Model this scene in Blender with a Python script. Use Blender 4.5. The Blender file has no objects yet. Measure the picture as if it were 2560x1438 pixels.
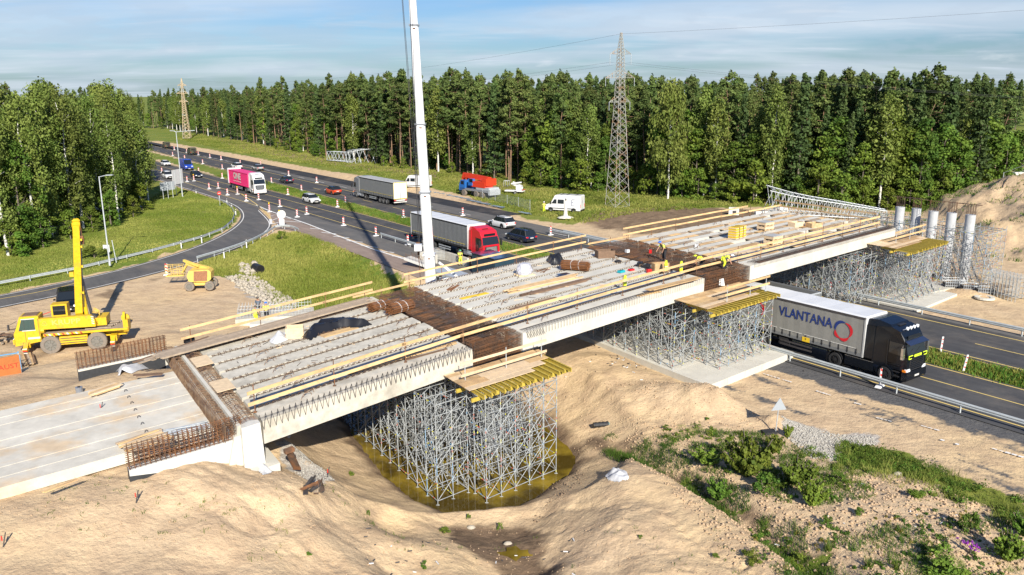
import bpy,math,random
import numpy as np
from mathutils import Matrix,Vector
random.seed(7)
RNG = np.random.default_rng(7)
SC = bpy.context.scene
COL = SC.collection
# ------------------------------------------------------------------ camera
FPX,YH,CAMH,ROLL = 2035.0,230.0,18.9,math.radians(-0.4)   # focal length in photo pixels (2560 wide), horizon row, height
TH = math.atan((719 - YH) / FPX)
_fw = np.array([0,math.cos(TH),-math.sin(TH)])
_up0 = np.array([0,math.sin(TH),math.cos(TH)])
_rt0 = np.array([1.0,0,0])
_rt = _rt0 * math.cos(ROLL) + _up0 * math.sin(ROLL)
_up = _up0 * math.cos(ROLL) - _rt0 * math.sin(ROLL)
cd = bpy.data.cameras.new('camera')
cam = bpy.data.objects.new('camera',cd)
COL.objects.link(cam)
cd.sensor_width = 36
cd.lens = FPX / 2560 * 36
cd.clip_start = 0.5
cd.clip_end = 9000
cam.matrix_world = Matrix(((_rt[0],_up[0],-_fw[0],0),(_rt[1],_up[1],-_fw[1],0),(_rt[2],_up[2],-_fw[2],CAMH),(0,0,0,1)))
SC.camera = cam
# ------------------------------------------------------------------ sky and sun
SUN_EL = math.radians(30)
SHADOW_DIR = math.radians(105.3)          # shadows fall towards this heading
sun_az = SHADOW_DIR + math.pi             # the sun stands at this heading
w = bpy.data.worlds.new('World')
SC.world = w
w.use_nodes = True
nt = w.node_tree
for n in list(nt.nodes):
 nt.nodes.remove(n)
out = nt.nodes.new('ShaderNodeOutputWorld')
bg = nt.nodes.new('ShaderNodeBackground')
bg.inputs['Strength'].default_value = 0.058
sky = nt.nodes.new('ShaderNodeTexSky')
sky.sky_type = 'NISHITA'
sky.sun_disc = False
sky.sun_elevation = SUN_EL
sky.sun_rotation = math.pi / 2 - sun_az   # rotation is clockwise from +Y
sky.altitude = 100
sky.air_density = 1.3
sky.dust_density = 0.5
sky.ozone_density = 2.0
# thin clouds laid out on a plane far above: view direction / z
tc = nt.nodes.new('ShaderNodeTexCoord')
sep = nt.nodes.new('ShaderNodeSeparateXYZ')
nt.links.new(tc.outputs['Generated'],sep.inputs[0])
def wmath(op,a,b=None,c=None):
 m = nt.nodes.new('ShaderNodeMath');m.operation = op
 for i,x in enumerate((a,b,c)):
  if x is None: continue
  if isinstance(x,(int,float)): m.inputs[i].default_value = x
  else: nt.links.new(x,m.inputs[i])
 return m.outputs[0]
zc = wmath('MAXIMUM',sep.outputs[2],0.0)
zz = wmath('ADD',zc,0.06)
px = wmath('DIVIDE',sep.outputs[0],zz)
py = wmath('DIVIDE',sep.outputs[1],zz)
comb = nt.nodes.new('ShaderNodeCombineXYZ')
nt.links.new(px,comb.inputs[0]);nt.links.new(py,comb.inputs[1])
def wnoise(scale,detail,rough,sx=1,sy=1,off=0.0,dist=0.0):
 mp = nt.nodes.new('ShaderNodeMapping')
 mp.inputs['Scale'].default_value = (sx,sy,1);mp.inputs['Location'].default_value = (off,off * .7,0)
 nt.links.new(comb.outputs[0],mp.inputs[0])
 nz = nt.nodes.new('ShaderNodeTexNoise')
 nz.inputs['Scale'].default_value = scale;nz.inputs['Detail'].default_value = detail;nz.inputs['Roughness'].default_value = rough
 nz.inputs['Distortion'].default_value = dist
 nt.links.new(mp.outputs[0],nz.inputs['Vector'])
 return nz.outputs[0]
def wramp(x,a,b,c=0.0,d=1.0):
 m = nt.nodes.new('ShaderNodeMapRange');m.inputs[1].default_value = a;m.inputs[2].default_value = b
 m.inputs[3].default_value = c;m.inputs[4].default_value = d
 m.interpolation_type = 'SMOOTHSTEP'
 nt.links.new(x,m.inputs[0]);return m.outputs[0]
veil = wramp(wnoise(0.30,6,0.5,.8,1.2,3.1,0.5),0.36,0.70,0.05,0.72)
wisp = wramp(wnoise(1.0,7,0.55,.7,1.5,8.0,0.5),0.50,0.80,0.0,0.35)
cover = wmath('MINIMUM',wmath('MULTIPLY',wmath('ADD',veil,wisp),wramp(sep.outputs[2],0.24,0.04,.35,1.15)),0.9)
# low small heaps of cloud just above the treetops, in direction space
mp2 = nt.nodes.new('ShaderNodeMapping');mp2.inputs['Scale'].default_value = (1.6,1.6,6);mp2.inputs['Location'].default_value = (.3,0,0)
nt.links.new(tc.outputs['Generated'],mp2.inputs[0])
nz2 = nt.nodes.new('ShaderNodeTexNoise');nz2.inputs['Scale'].default_value = 9;nz2.inputs['Detail'].default_value = 7;nz2.inputs['Roughness'].default_value = .55
nt.links.new(mp2.outputs[0],nz2.inputs['Vector'])
band = wmath('MULTIPLY',wramp(sep.outputs[2],0.0,0.02),wramp(sep.outputs[2],0.07,0.03))
heap = wmath('MULTIPLY',wramp(nz2.outputs[0],0.60,0.74,0.0,0.30),band)
grey = wmath('MULTIPLY',wramp(nz2.outputs[0],0.44,0.56,0.0,0.28),wmath('MULTIPLY',wramp(sep.outputs[2],0.0,0.015),wramp(sep.outputs[2],0.13,0.07)))
def wmix(fac,a,b):
 m = nt.nodes.new('ShaderNodeMix');m.data_type = 'RGBA'
 nt.links.new(fac,m.inputs[0])
 for i,x in ((6,a),(7,b)):
  if isinstance(x,tuple): m.inputs[i].default_value = x
  else: nt.links.new(x,m.inputs[i])
 return m.outputs[2]
skycol = nt.nodes.new('ShaderNodeMix');skycol.data_type = 'RGBA';skycol.blend_type = 'MULTIPLY';skycol.inputs[0].default_value = 1
nt.links.new(sky.outputs[0],skycol.inputs[6]);skycol.inputs[7].default_value = (0.46,0.72,1.22,1)
c1 = wmix(cover,skycol.outputs[2],(7.5,8.4,9.5,1))
c2 = wmix(grey,c1,(5.2,6.3,7.7,1))
c3 = wmix(heap,c2,(9.6,10.1,10.6,1))
nt.links.new(c3,bg.inputs['Color'])
nt.links.new(bg.outputs[0],out.inputs[0])
sd = bpy.data.lights.new('sun','SUN')
sd.energy = 5.0
sd.angle = math.radians(0.53)
sd.color = (1.0,0.935,0.82)
sun = bpy.data.objects.new('sun',sd)
COL.objects.link(sun)
sdir = Vector((math.cos(SUN_EL) * math.cos(SHADOW_DIR),math.cos(SUN_EL) * math.sin(SHADOW_DIR),-math.sin(SUN_EL)))
sun.rotation_euler = sdir.to_track_quat('-Z','Y').to_euler()
sun.location = (30,-60,60)
SC.render.engine = 'CYCLES'
SC.view_settings.view_transform = 'Standard'
SC.view_settings.look = 'None'
SC.view_settings.gamma = 1
SC.view_settings.use_curve_mapping = False
SC.view_settings.exposure = 0.72
SC.cycles.max_bounces = 5
SC.cycles.diffuse_bounces = 2
SC.cycles.glossy_bounces = 2
SC.cycles.transmission_bounces = 4
SC.cycles.transparent_max_bounces = 6
# ------------------------------------------------------------------ places: a photo pixel on a level z -> a point of the world
def G(x,y,z=0.0):
 d = _fw * FPX + _rt * (x - 1280) + _up * (719 - y)
 t = (z - CAMH) / d[2]
 return np.array([0,0,CAMH]) + d * t
def G2(x,y,z=0.0):
 return G(x,y,z)[:2]
HD = math.radians(125.3)                       # heading of the highway
RH = np.array([math.cos(HD),math.sin(HD)])
RN = np.array([RH[1],-RH[0]])
def R(t,s,z=0.0):                            # highway frame: t along, s across
 p = RH * t + RN * s
 return np.array([p[0],p[1],z])
def RTS(p):
 return float(np.dot(p[:2],RH)),float(np.dot(p[:2],RN))
# bridge frame: u along the girders, w across, along the piers
UD,VD = math.radians(41.2),math.radians(122.5)
BU = np.array([math.cos(UD),math.sin(UD)])
BV = np.array([math.cos(VD),math.sin(VD)])
BO = np.array([-11.9,34.75])
def zdeck(u):
 return float(np.interp(u,[-60,0,12.8,16.4,34,40,64.5,80],[3.9,4.3,5.1,5.25,5.8,5.85,6.0,6.0]))
def D(u,w,dz=0.0):
 p = BO + BU * u + BV * w
 return np.array([p[0],p[1],zdeck(u) + dz])
_BI = np.linalg.inv(np.array([BU,BV]).T)
def UW(p):
 q = _BI @ (np.array(p[:2]) - BO)
 return float(q[0]),float(q[1])
def onD(px,py,dz=0.0):                       # photo pixel -> point on the deck
 z = 5.2
 for _ in range(8):
  p = G(px,py,z + dz);z = zdeck(UW(p)[0])
 return np.array([p[0],p[1],z])
# ------------------------------------------------------------------ value noise in numpy
def _h(ix,iy,seed):
 n = (ix * 374761393 + iy * 668265263 + seed * 974711) & 0x7fffffff
 n = ((n ^ (n >> 13)) * 1274126177) & 0x7fffffff
 return ((n ^ (n >> 16)) & 0xffff) / 65535.0
def vnoise(x,y,seed=0):
 x = np.asarray(x,float);y = np.asarray(y,float)
 ix = np.floor(x).astype(np.int64);iy = np.floor(y).astype(np.int64)
 fx = x - ix;fy = y - iy
 fx = fx * fx * (3 - 2 * fx);fy = fy * fy * (3 - 2 * fy)
 a = _h(ix,iy,seed);b = _h(ix + 1,iy,seed);c = _h(ix,iy + 1,seed);d = _h(ix + 1,iy + 1,seed)
 return (a * (1 - fx) + b * fx) * (1 - fy) + (c * (1 - fx) + d * fx) * fy
def fbm(x,y,seed=0,oct=4):
 s = 0;a = 0.5;t = 0
 for o in range(oct):
  s = s + a * vnoise(x * 2 ** o + o * 17.3,y * 2 ** o - o * 9.1,seed + o);t += a;a *= .55
 return s / t
def inpoly(x,y,poly):
 x = np.asarray(x,float);y = np.asarray(y,float)
 r = np.zeros(x.shape,bool);n = len(poly)
 for i in range(n):
  x0,y0 = poly[i][:2];x1,y1 = poly[(i + 1) % n][:2]
  if y0 == y1: continue
  c = (y0 > y) != (y1 > y)
  r ^= c & (x < (x1 - x0) * (y - y0) / (y1 - y0) + x0)
 return r
def segdist(x,y,pts,closed=False):
 d = np.full(np.shape(x),1e9)
 n = len(pts);rng = range(n if closed else n - 1)
 for i in rng:
  ax,ay = pts[i][:2];bx,by = pts[(i + 1) % n][:2]
  vx,vy = bx - ax,by - ay;L = vx * vx + vy * vy + 1e-9
  t = np.clip(((x - ax) * vx + (y - ay) * vy) / L,0,1)
  d = np.minimum(d,np.hypot(x - ax - t * vx,y - ay - t * vy))
 return d
def sdist(x,y,poly):                         # signed: negative inside
 d = segdist(x,y,poly,True)
 return np.where(inpoly(x,y,poly),-d,d)
def sstep(x,a,b):
 t = np.clip((x - a) / (b - a),0,1);return t * t * (3 - 2 * t)
# ------------------------------------------------------------------ materials
MATS = {}
def mat(name,col,rough=0.8,metal=0.0,var=0.0,scale=3.0,bump=0.0,bscale=30.0,col2=None,spec=0.5,coat=0.0,mask=(0.45,0.6),objvar=0.0,det=6,trans=0.0):
 """procedural: base colour with noise patches of col2, brightness variation var, fine relief bump"""
 m = bpy.data.materials.new(name);m.use_nodes = True
 t = m.node_tree;b = t.nodes['Principled BSDF']
 b.inputs['Roughness'].default_value = rough;b.inputs['Metallic'].default_value = metal
 b.inputs['Specular IOR Level'].default_value = spec
 if coat: b.inputs['Coat Weight'].default_value = coat;b.inputs['Coat Roughness'].default_value = 0.08
 c = (*col,1)
 L = t.links.new
 geo = t.nodes.new('ShaderNodeNewGeometry')
 src = None
 if col2 is not None:
  nz = t.nodes.new('ShaderNodeTexNoise');nz.inputs['Scale'].default_value = scale;nz.inputs['Detail'].default_value = det;nz.inputs['Roughness'].default_value = .6
  L(geo.outputs['Position'],nz.inputs['Vector'])
  mr = t.nodes.new('ShaderNodeMapRange');mr.inputs[1].default_value = mask[0];mr.inputs[2].default_value = mask[1]
  L(nz.outputs[0],mr.inputs[0])
  mx = t.nodes.new('ShaderNodeMix');mx.data_type = 'RGBA';mx.inputs[6].default_value = c;mx.inputs[7].default_value = (*col2,1)
  L(mr.outputs[0],mx.inputs[0]);src = mx.outputs[2]
 if var or objvar:
  hs = t.nodes.new('ShaderNodeHueSaturation')
  if src: L(src,hs.inputs['Color'])
  else: hs.inputs['Color'].default_value = c
  last = None
  if var:
   nz = t.nodes.new('ShaderNodeTexNoise');nz.inputs['Scale'].default_value = scale * 2.7;nz.inputs['Detail'].default_value = 5;nz.inputs['Roughness'].default_value = .65
   L(geo.outputs['Position'],nz.inputs['Vector'])
   mr = t.nodes.new('ShaderNodeMapRange');mr.inputs[1].default_value = .3;mr.inputs[2].default_value = .7;mr.inputs[3].default_value = 1 - var;mr.inputs[4].default_value = 1 + var
   L(nz.outputs[0],mr.inputs[0]);last = mr.outputs[0]
  if objvar:
   oi = t.nodes.new('ShaderNodeObjectInfo')
   mr = t.nodes.new('ShaderNodeMapRange');mr.inputs[3].default_value = 1 - objvar;mr.inputs[4].default_value = 1 + objvar
   L(oi.outputs['Random'],mr.inputs[0])
   if last:
    mm = t.nodes.new('ShaderNodeMath');mm.operation = 'MULTIPLY';L(last,mm.inputs[0]);L(mr.outputs[0],mm.inputs[1]);last = mm.outputs[0]
   else: last = mr.outputs[0]
  L(last,hs.inputs['Value']);src = hs.outputs[0]
 if src: L(src,b.inputs['Base Color'])
 else: b.inputs['Base Color'].default_value = c
 if bump:
  nz = t.nodes.new('ShaderNodeTexNoise');nz.inputs['Scale'].default_value = bscale;nz.inputs['Detail'].default_value = 6
  L(geo.outputs['Position'],nz.inputs['Vector'])
  bp = t.nodes.new('ShaderNodeBump');bp.inputs['Strength'].default_value = 1;bp.inputs['Distance'].default_value = bump
  L(nz.outputs[0],bp.inputs['Height']);L(bp.outputs[0],b.inputs['Normal'])
 if trans: b.inputs['Transmission Weight'].default_value = trans
 MATS[name] = m
 return m
# ------------------------------------------------------------------ mesh builder
class MB:
 def __init__(s): s.v = [];s.f = [];s.m = [];s.n = 0
 def add(s,vs,fs,mi=0):
  o = s.n
  s.v.extend([tuple(map(float,p)) for p in vs]);s.n += len(vs)
  s.f.extend([tuple(i + o for i in f) for f in fs]);s.m.extend([mi] * len(fs))
 def hexa(s,b,t,mi=0):                   # b, t: four bottom and four top points, same winding (ccw from above)
  s.add(list(b) + list(t),[(3,2,1,0),(4,5,6,7),(0,1,5,4),(1,2,6,5),(2,3,7,6),(3,0,4,7)],mi)
 def box(s,c,sz,rz=0.0,mi=0,taper=1.0):
  cx,cy,cz = c;sx,sy,h = sz[0] / 2,sz[1] / 2,sz[2] / 2
  ca,sa = math.cos(rz),math.sin(rz)
  def q(x,y,z): return (cx + x * ca - y * sa,cy + x * sa + y * ca,cz + z)
  b = [q(-sx,-sy,-h),q(sx,-sy,-h),q(sx,sy,-h),q(-sx,sy,-h)]
  t = [q(-sx * taper,-sy * taper,h),q(sx * taper,-sy * taper,h),q(sx * taper,sy * taper,h),q(-sx * taper,sy * taper,h)]
  s.hexa(b,t,mi)
 def bar(s,p0,p1,w,h,up=(0,0,1),mi=0):   # rectangular bar from p0 to p1
  p0 = np.array(p0,float);p1 = np.array(p1,float);d = p1 - p0;L = np.linalg.norm(d)
  if L < 1e-6: return
  d /= L;up = np.array(up,float)
  if abs(np.dot(d,up)) > .97: up = np.array([1.,0,0])
  a = np.cross(d,up);a /= np.linalg.norm(a);b = np.cross(a,d)
  a *= w / 2;b *= h / 2
  s.hexa([p0 - a - b,p0 + a - b,p1 + a - b,p1 - a - b],[p0 - a + b,p0 + a + b,p1 + a + b,p1 - a + b],mi)
 def tube(s,p0,p1,r,n=6,r1=None,mi=0,cap=True):
  p0 = np.array(p0,float);p1 = np.array(p1,float);d = p1 - p0;L = np.linalg.norm(d)
  if L < 1e-6: return
  d /= L;up = np.array([0,0,1.]) if abs(d[2]) < .9 else np.array([1.,0,0])
  a = np.cross(d,up);a /= np.linalg.norm(a);b = np.cross(a,d);r1 = r if r1 is None else r1
  vs = []
  for p,rr in ((p0,r),(p1,r1)):
   for k in range(n):
    t = 2 * math.pi * k / n;vs.append(p + (a * math.cos(t) + b * math.sin(t)) * rr)
  fs = [(k,(k + 1) % n,n + (k + 1) % n,n + k) for k in range(n)]
  if cap: fs += [tuple(range(n - 1,-1,-1)),tuple(range(n,2 * n))]
  s.add(vs,fs,mi)
 def path(s,pts,r,n=5,mi=0):
  for a,b in zip(pts,pts[1:]): s.tube(a,b,r,n,mi=mi,cap=False)
 def prism(s,poly,y0,y1,mi=0,fn=None):  # poly in (x, z), extruded along y; fn maps (x, y, z) -> point
  n = len(poly);fn = fn or (lambda x,y,z: (x,y,z))
  vs = [fn(x,y0,z) for x,z in poly] + [fn(x,y1,z) for x,z in poly]
  fs = [(k,(k + 1) % n,n + (k + 1) % n,n + k) for k in range(n)] + [tuple(range(n - 1,-1,-1)),tuple(range(n,2 * n))]
  s.add(vs,fs,mi)
 def loft(s,rings,mi=0,cap=True):
  n = len(rings[0]);vs = [p for r in rings for p in r];fs = []
  for i in range(len(rings) - 1):
   for k in range(n): fs.append((i * n + k,i * n + (k + 1) % n,(i + 1) * n + (k + 1) % n,(i + 1) * n + k))
  if cap: fs += [tuple(range(n - 1,-1,-1)),tuple(range((len(rings) - 1) * n,len(rings) * n))]
  s.add(vs,fs,mi)
 def cyl(s,c,r,h,n=16,axis='y',mi=0,r2=None):
  c = np.array(c,float);d = {'x': (1,0,0),'y': (0,1,0),'z': (0,0,1)}[axis];d = np.array(d,float)
  s.tube(c - d * h / 2,c + d * h / 2,r,n,r2,mi)
 def tris(s): return sum(len(f) - 2 for f in s.f)
 def build(s,name,mats,parent=None,origin=None,smooth=False,bevel=0.0):
  me = bpy.data.meshes.new(name)
  v = np.array(s.v,float)
  if origin is None: origin = org(parent)
  if origin is not None and len(v): v = v - np.array(origin,float)
  me.from_pydata(v.tolist(),[],s.f)
  if not isinstance(mats,(list,tuple)): mats = [mats]
  for m in mats: me.materials.append(MATS[m] if isinstance(m,str) else m)
  if len(mats) > 1: me.polygons.foreach_set('material_index',s.m)
  if smooth:
   me.polygons.foreach_set('use_smooth',[True] * len(me.polygons))
   try: me.set_sharp_from_angle(angle=math.radians(35))
   except Exception: pass
  me.validate()
  return link(name,me,parent,origin)
def one(kd,name,m,parent,*a,**k):
 b = MB();getattr(b,kd)(*a,**k);return b.build(name,m,parent)
def org(p):
 while p is not None:
  if p.get('_o') is not None: return list(p['_o'])
  p = p.parent
 return None
def link(name,me,parent=None,origin=None):
 o = bpy.data.objects.new(name,me);COL.objects.link(o)
 if parent is not None: o.parent = parent
 elif origin is not None: o.location = origin
 return o
def tag(o,label=None,cat=None,group=None,kind=None):
 if label: o['label'] = label
 if cat: o['category'] = cat
 if group: o['group'] = group
 if kind: o['kind'] = kind
 return o
def E(name,loc,label,cat,group=None,rz=0.0,world=False):
 """Empty at a thing's base; world=True: its parts are given in world coordinates"""
 o = bpy.data.objects.new(name,None);COL.objects.link(o);o.empty_display_size = .3
 o.location = [float(q) for q in loc];o.rotation_euler = (0,0,rz)
 tag(o,label,cat,group)
 if world: o['_o'] = [float(q) for q in loc]
 return o
def kids(o): return [c for c in bpy.data.objects if c.parent == o]
CH = {}
def copy_tree(o,parent=None,table=None):
 c = o.copy();COL.objects.link(c);c.parent = parent
 for ch in o.children: copy_tree(ch,c)
 return c
def place(o,loc,rz,label=None,group=None,sc=1.0):
 o.location = [float(q) for q in loc];o.rotation_euler = (0,0,rz);o.scale = (sc,sc,sc)
 if label: o['label'] = label
 if group: o['group'] = group
 return o
def raw(name,V,F,mats,parent=None,kind=None,mi=None,col=None,colname='tint',smooth=False):
 """numpy arrays -> mesh; F is (n,3) or (n,4)"""
 me = bpy.data.meshes.new(name)
 V = np.asarray(V,np.float32);F = np.asarray(F,np.int32);k = F.shape[1]
 me.vertices.add(len(V));me.vertices.foreach_set('co',V.ravel())
 me.loops.add(F.size);me.loops.foreach_set('vertex_index',F.ravel())
 me.polygons.add(len(F));me.polygons.foreach_set('loop_start',np.arange(0,F.size,k,dtype=np.int32))
 if not isinstance(mats,(list,tuple)): mats = [mats]
 for m in mats: me.materials.append(MATS[m] if isinstance(m,str) else m)
 if mi is not None: me.polygons.foreach_set('material_index',np.asarray(mi,np.int32))
 me.update(calc_edges=True)
 if smooth: me.polygons.foreach_set('use_smooth',np.ones(len(F),bool))
 if col is not None:
  a = me.color_attributes.new(colname,'FLOAT_COLOR','POINT')
  c = np.ones((len(V),4),np.float32);c[:,:col.shape[1]] = col
  a.data.foreach_set('color',c.ravel())
 if name is None: return me
 if parent == 'mesh': return me
 o = link(name,me,parent)
 if kind: o['kind'] = kind
 return o
def tubes(P0,P1,r,n=4):
 """many straight tubes -> V, F(quads)"""
 P0 = np.asarray(P0,float);P1 = np.asarray(P1,float);N = len(P0)
 d = P1 - P0;L = np.linalg.norm(d,axis=1,keepdims=True);d = d / np.maximum(L,1e-9)
 up = np.where(np.abs(d[:,2:3]) < .9,np.array([[0,0,1.]]),np.array([[1.,0,0]]))
 a = np.cross(d,up);a /= np.linalg.norm(a,axis=1,keepdims=True);b = np.cross(a,d)
 r = np.broadcast_to(np.asarray(r,float).reshape(-1,1),(N,1))
 V = np.zeros((N,2 * n,3))
 for k in range(n):
  t = 2 * math.pi * (k + .5) / n;o = (a * math.cos(t) + b * math.sin(t)) * r
  V[:,k] = P0 + o;V[:,n + k] = P1 + o
 F = np.array([[k,(k + 1) % n,n + (k + 1) % n,n + k] for k in range(n)])
 F = (F[None] + (np.arange(N) * 2 * n)[:,None,None]).reshape(-1,4)
 return V.reshape(-1,3),F
def tubes_obj(name,segs,r,mats,parent=None,n=4,kind='stuff'):
 """segs: list of (p0, p1[, radius])"""
 P0 = np.array([q[0] for q in segs],float);P1 = np.array([q[1] for q in segs],float)
 V,F = tubes(P0,P1,r,n)
 q = org(parent)
 if q is not None: V = V - np.array(q)
 o = raw(name,V,F,mats,parent)
 if kind: o['kind'] = kind
 return o
def text_mesh(name,s,size,mats,M,extrude=0.004,parent=None,font_bold=0.0,align='CENTER',sx=1.0,fit=None):
 c = bpy.data.curves.new('t','FONT');c.body = s;c.size = size;c.extrude = extrude;c.align_x = align;c.align_y = 'CENTER';c.offset = font_bold
 c.resolution_u = 3
 o = bpy.data.objects.new('t',c);COL.objects.link(o)
 dg = bpy.context.evaluated_depsgraph_get()
 me = bpy.data.meshes.new_from_object(o.evaluated_get(dg))
 COL.objects.unlink(o);bpy.data.objects.remove(o)
 me.materials.clear();me.materials.append(MATS[mats])
 if fit:
  xs = [v.co.x for v in me.vertices];sx = fit / (max(xs) - min(xs))
 S = Matrix.Diagonal((sx,1,1,1))
 me.transform(M @ S)
 ob = bpy.data.objects.new(name,me);COL.objects.link(ob)
 if parent is not None: ob.parent = parent
 return ob
def frame(o,x,y):                            # matrix from origin, x axis, y axis
 x = Vector(x).normalized();y = Vector(y).normalized();z = x.cross(y)
 return Matrix(((x[0],y[0],z[0],o[0]),(x[1],y[1],z[1],o[1]),(x[2],y[2],z[2],o[2]),(0,0,0,1)))
# ------------------------------------------------------------------ the palette
mat('concrete',(.50,.465,.39),.85,var=.18,scale=.7,col2=(.37,.34,.28),mask=(.5,.68),bump=.004,bscale=25)
mat('concrete_pale',(.55,.525,.455),.85,var=.08,scale=.4,col2=(.47,.44,.38),mask=(.5,.7),bump=.003,bscale=20)
mat('concrete_slab',(.56,.525,.45),.85,var=.16,scale=.35,col2=(.58,.45,.30),mask=(.50,.64),bump=.003)
mat('bitumen',(.03,.032,.036),.6,var=.2,scale=2)
mat('rust_pale',(.27,.17,.10),.9,var=.35,scale=2,col2=(.15,.08,.045))
mat('rust',(.19,.085,.036),.9,var=.35,scale=1.6,col2=(.09,.055,.036))
mat('slot_rust',(.10,.06,.04),.9,var=.3,scale=2)
mat('rust_dark',(.085,.056,.042),.9,var=.3,scale=.8,col2=(.15,.072,.038))
mat('rust_bright',(.20,.080,.028),.9,var=.3,scale=3)
mat('steel_dark',(.05,.045,.045),.6,var=.3,scale=2)
mat('wood_new',(.62,.42,.20),.75,var=.14,scale=1.1,col2=(.52,.34,.17),objvar=.12)
mat('wood_pale',(.62,.47,.30),.8,var=.15,scale=1.4,objvar=.1)
mat('wood_ply',(.42,.27,.13),.75,var=.2,scale=.8,col2=(.50,.36,.2),objvar=.12)
mat('wood_grey',(.36,.28,.20),.85,var=.2,scale=1.5,objvar=.15)
mat('wood_brown',(.17,.105,.065),.8,var=.25,scale=1.2,objvar=.15)
mat('beam_yellow',(.44,.33,.05),.6,var=.22,scale=2)
mat('ply_yellow',(.72,.48,.03),.6,var=.08,scale=2)
mat('paint_yellow',(.62,.39,.010),.5,var=.16,scale=1.5,col2=(.36,.24,.06),mask=(.54,.74),coat=.1)
mat('paint_yellow_old',(.68,.47,.10),.6,var=.18,scale=2,col2=(.42,.28,.10),mask=(.55,.75))
mat('rust_panel',(.26,.12,.06),.85,var=.35,scale=4)
mat('galv',(.50,.53,.55),.45,.35,var=.16,scale=1.5)
mat('galv_rail',(.46,.49,.49),.5,.3,var=.12,scale=1)
mat('scaf',(.34,.36,.365),.55,.2,var=.35,scale=1.5)
mat('scaf_blue',(.10,.30,.52),.5)
mat('scaf_red',(.55,.10,.04),.5)
mat('scaf_yellow',(.72,.68,.04),.5)
mat('black_rubber',(.02,.02,.021),.75,var=.2,scale=4)
mat('rubber_dusty',(.19,.16,.13),.9,var=.2,scale=4)
mat('rim_grey',(.30,.30,.30),.5,.5)
mat('rim_dusty',(.16,.15,.13),.8)
mat('glass_dark',(.012,.016,.02),.08,spec=.8)
mat('glass_green',(.05,.08,.07),.08,spec=.8)
mat('black_plastic',(.018,.018,.02),.5)
mat('black_paint',(.004,.006,.010),.25,coat=.25,spec=.3)
mat('navy_paint',(.012,.018,.045),.2,coat=1.0)
mat('white_paint',(.66,.66,.655),.3,coat=.5,var=.03)
mat('white_plain',(.56,.55,.51),.65,var=.10,scale=.9,col2=(.48,.45,.39),mask=(.52,.7))
mat('red_paint',(.52,.012,.022),.3,coat=.6)
mat('red_orange',(.50,.07,.02),.3,coat=.6)
mat('crane_red',(.60,.045,.015),.4,coat=.3,var=.08)
mat('crane_blue',(.02,.12,.38),.35,coat=.4)
mat('blue_paint',(.012,.06,.42),.3,coat=.6)
mat('grey_paint',(.20,.21,.23),.3,coat=.5)
mat('silver_paint',(.42,.41,.38),.32,.3,coat=.5)
mat('olive',(.055,.055,.03),.7,var=.15)
mat('teal_dark',(.015,.04,.06),.55,var=.2,scale=1)
mat('curtain_grey',(.23,.225,.205),.6,var=.06,scale=.6,bump=.004,bscale=5)
mat('curtain_dark',(.16,.165,.165),.6,var=.07,scale=.6,bump=.004,bscale=5)
mat('curtain_mid',(.185,.19,.19),.6,var=.06,scale=.6,bump=.004,bscale=5)
mat('roof_white',(.60,.61,.62),.5,var=.03,scale=.7)
mat('roof_grey',(.38,.38,.37),.6,var=.12,scale=.6)
mat('pink',(.72,.03,.17),.5,var=.03)
mat('logo_blue',(.008,.03,.17),.5)
mat('logo_red',(.55,.01,.02),.5)
mat('trailer_yellow',(.62,.48,.08),.6)
mat('sticker_yellow',(.75,.50,.02),.5)
mat('lamp_red',(.55,.01,.01),.25)
mat('lamp_white',(.75,.78,.8),.15)
mat('lamp_orange',(.8,.22,.01),.3)
mat('lime',(.66,.85,.04),.7)
mat('sign_white',(.62,.62,.61),.5)
mat('sign_red',(.58,.03,.02),.5)
mat('sign_grey',(.42,.45,.48),.45,.3)
mat('chrome',(.6,.6,.6),.2,.9)
mat('paint_white_line',(.72,.70,.66),.7,var=.10,scale=2,col2=(.45,.42,.38),mask=(.58,.75))
mat('paint_yellow_line',(.66,.49,.16),.7,var=.12,scale=2,col2=(.38,.30,.15),mask=(.6,.8))
mat('tarp_black',(.012,.012,.014),.35,spec=.6)
mat('plastic_white',(.60,.60,.60),.55,var=.05)
mat('foil',(.42,.42,.46),.22,var=.3,scale=5,bump=.05,bscale=6,spec=.8)
mat('skin',(.42,.22,.14),.6)
mat('skin_tan',(.36,.19,.12),.6)
mat('trouser_black',(.02,.02,.024),.85)
mat('shirt_lime',(.62,.68,.10),.8)
mat('vest_lime',(.60,.72,.03),.7)
mat('helmet_blue',(.01,.12,.55),.35)
mat('helmet_green',(.06,.32,.2),.4)
mat('helmet_white',(.75,.75,.75),.4)
mat('hair_grey',(.08,.07,.06),.8)
mat('shirt_grey',(.07,.09,.12),.8)
mat('tool_teal',(.01,.32,.38),.4)
mat('tool_red',(.55,.02,.02),.4)
mat('stone_white',(.38,.335,.265),.9,var=.15,scale=2)
mat('stone_grey',(.36,.34,.30),.9,var=.2,scale=2)
mat('bark_pine',(.17,.115,.075),.9,var=.3,scale=.8,col2=(.26,.15,.085))
mat('bark_grey',(.14,.115,.09),.9,var=.3,scale=1)
mat('bark_birch',(.62,.60,.55),.8,var=.1,scale=3,col2=(.05,.05,.05),mask=(.6,.64))
mat('pylon_paint',(.33,.33,.30),.7,.1,var=.15,scale=.8,col2=(.34,.20,.10),mask=(.52,.62))
mat('pylon_tan',(.46,.36,.22),.7,.1,var=.2,scale=.5,col2=(.38,.40,.38),mask=(.55,.62))
mat('cable_dark',(.05,.05,.055),.6)
mat('orange_banner',(.40,.13,.03),.7,var=.1,scale=1)
mat('banner_red',(.50,.03,.015),.7)
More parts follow.
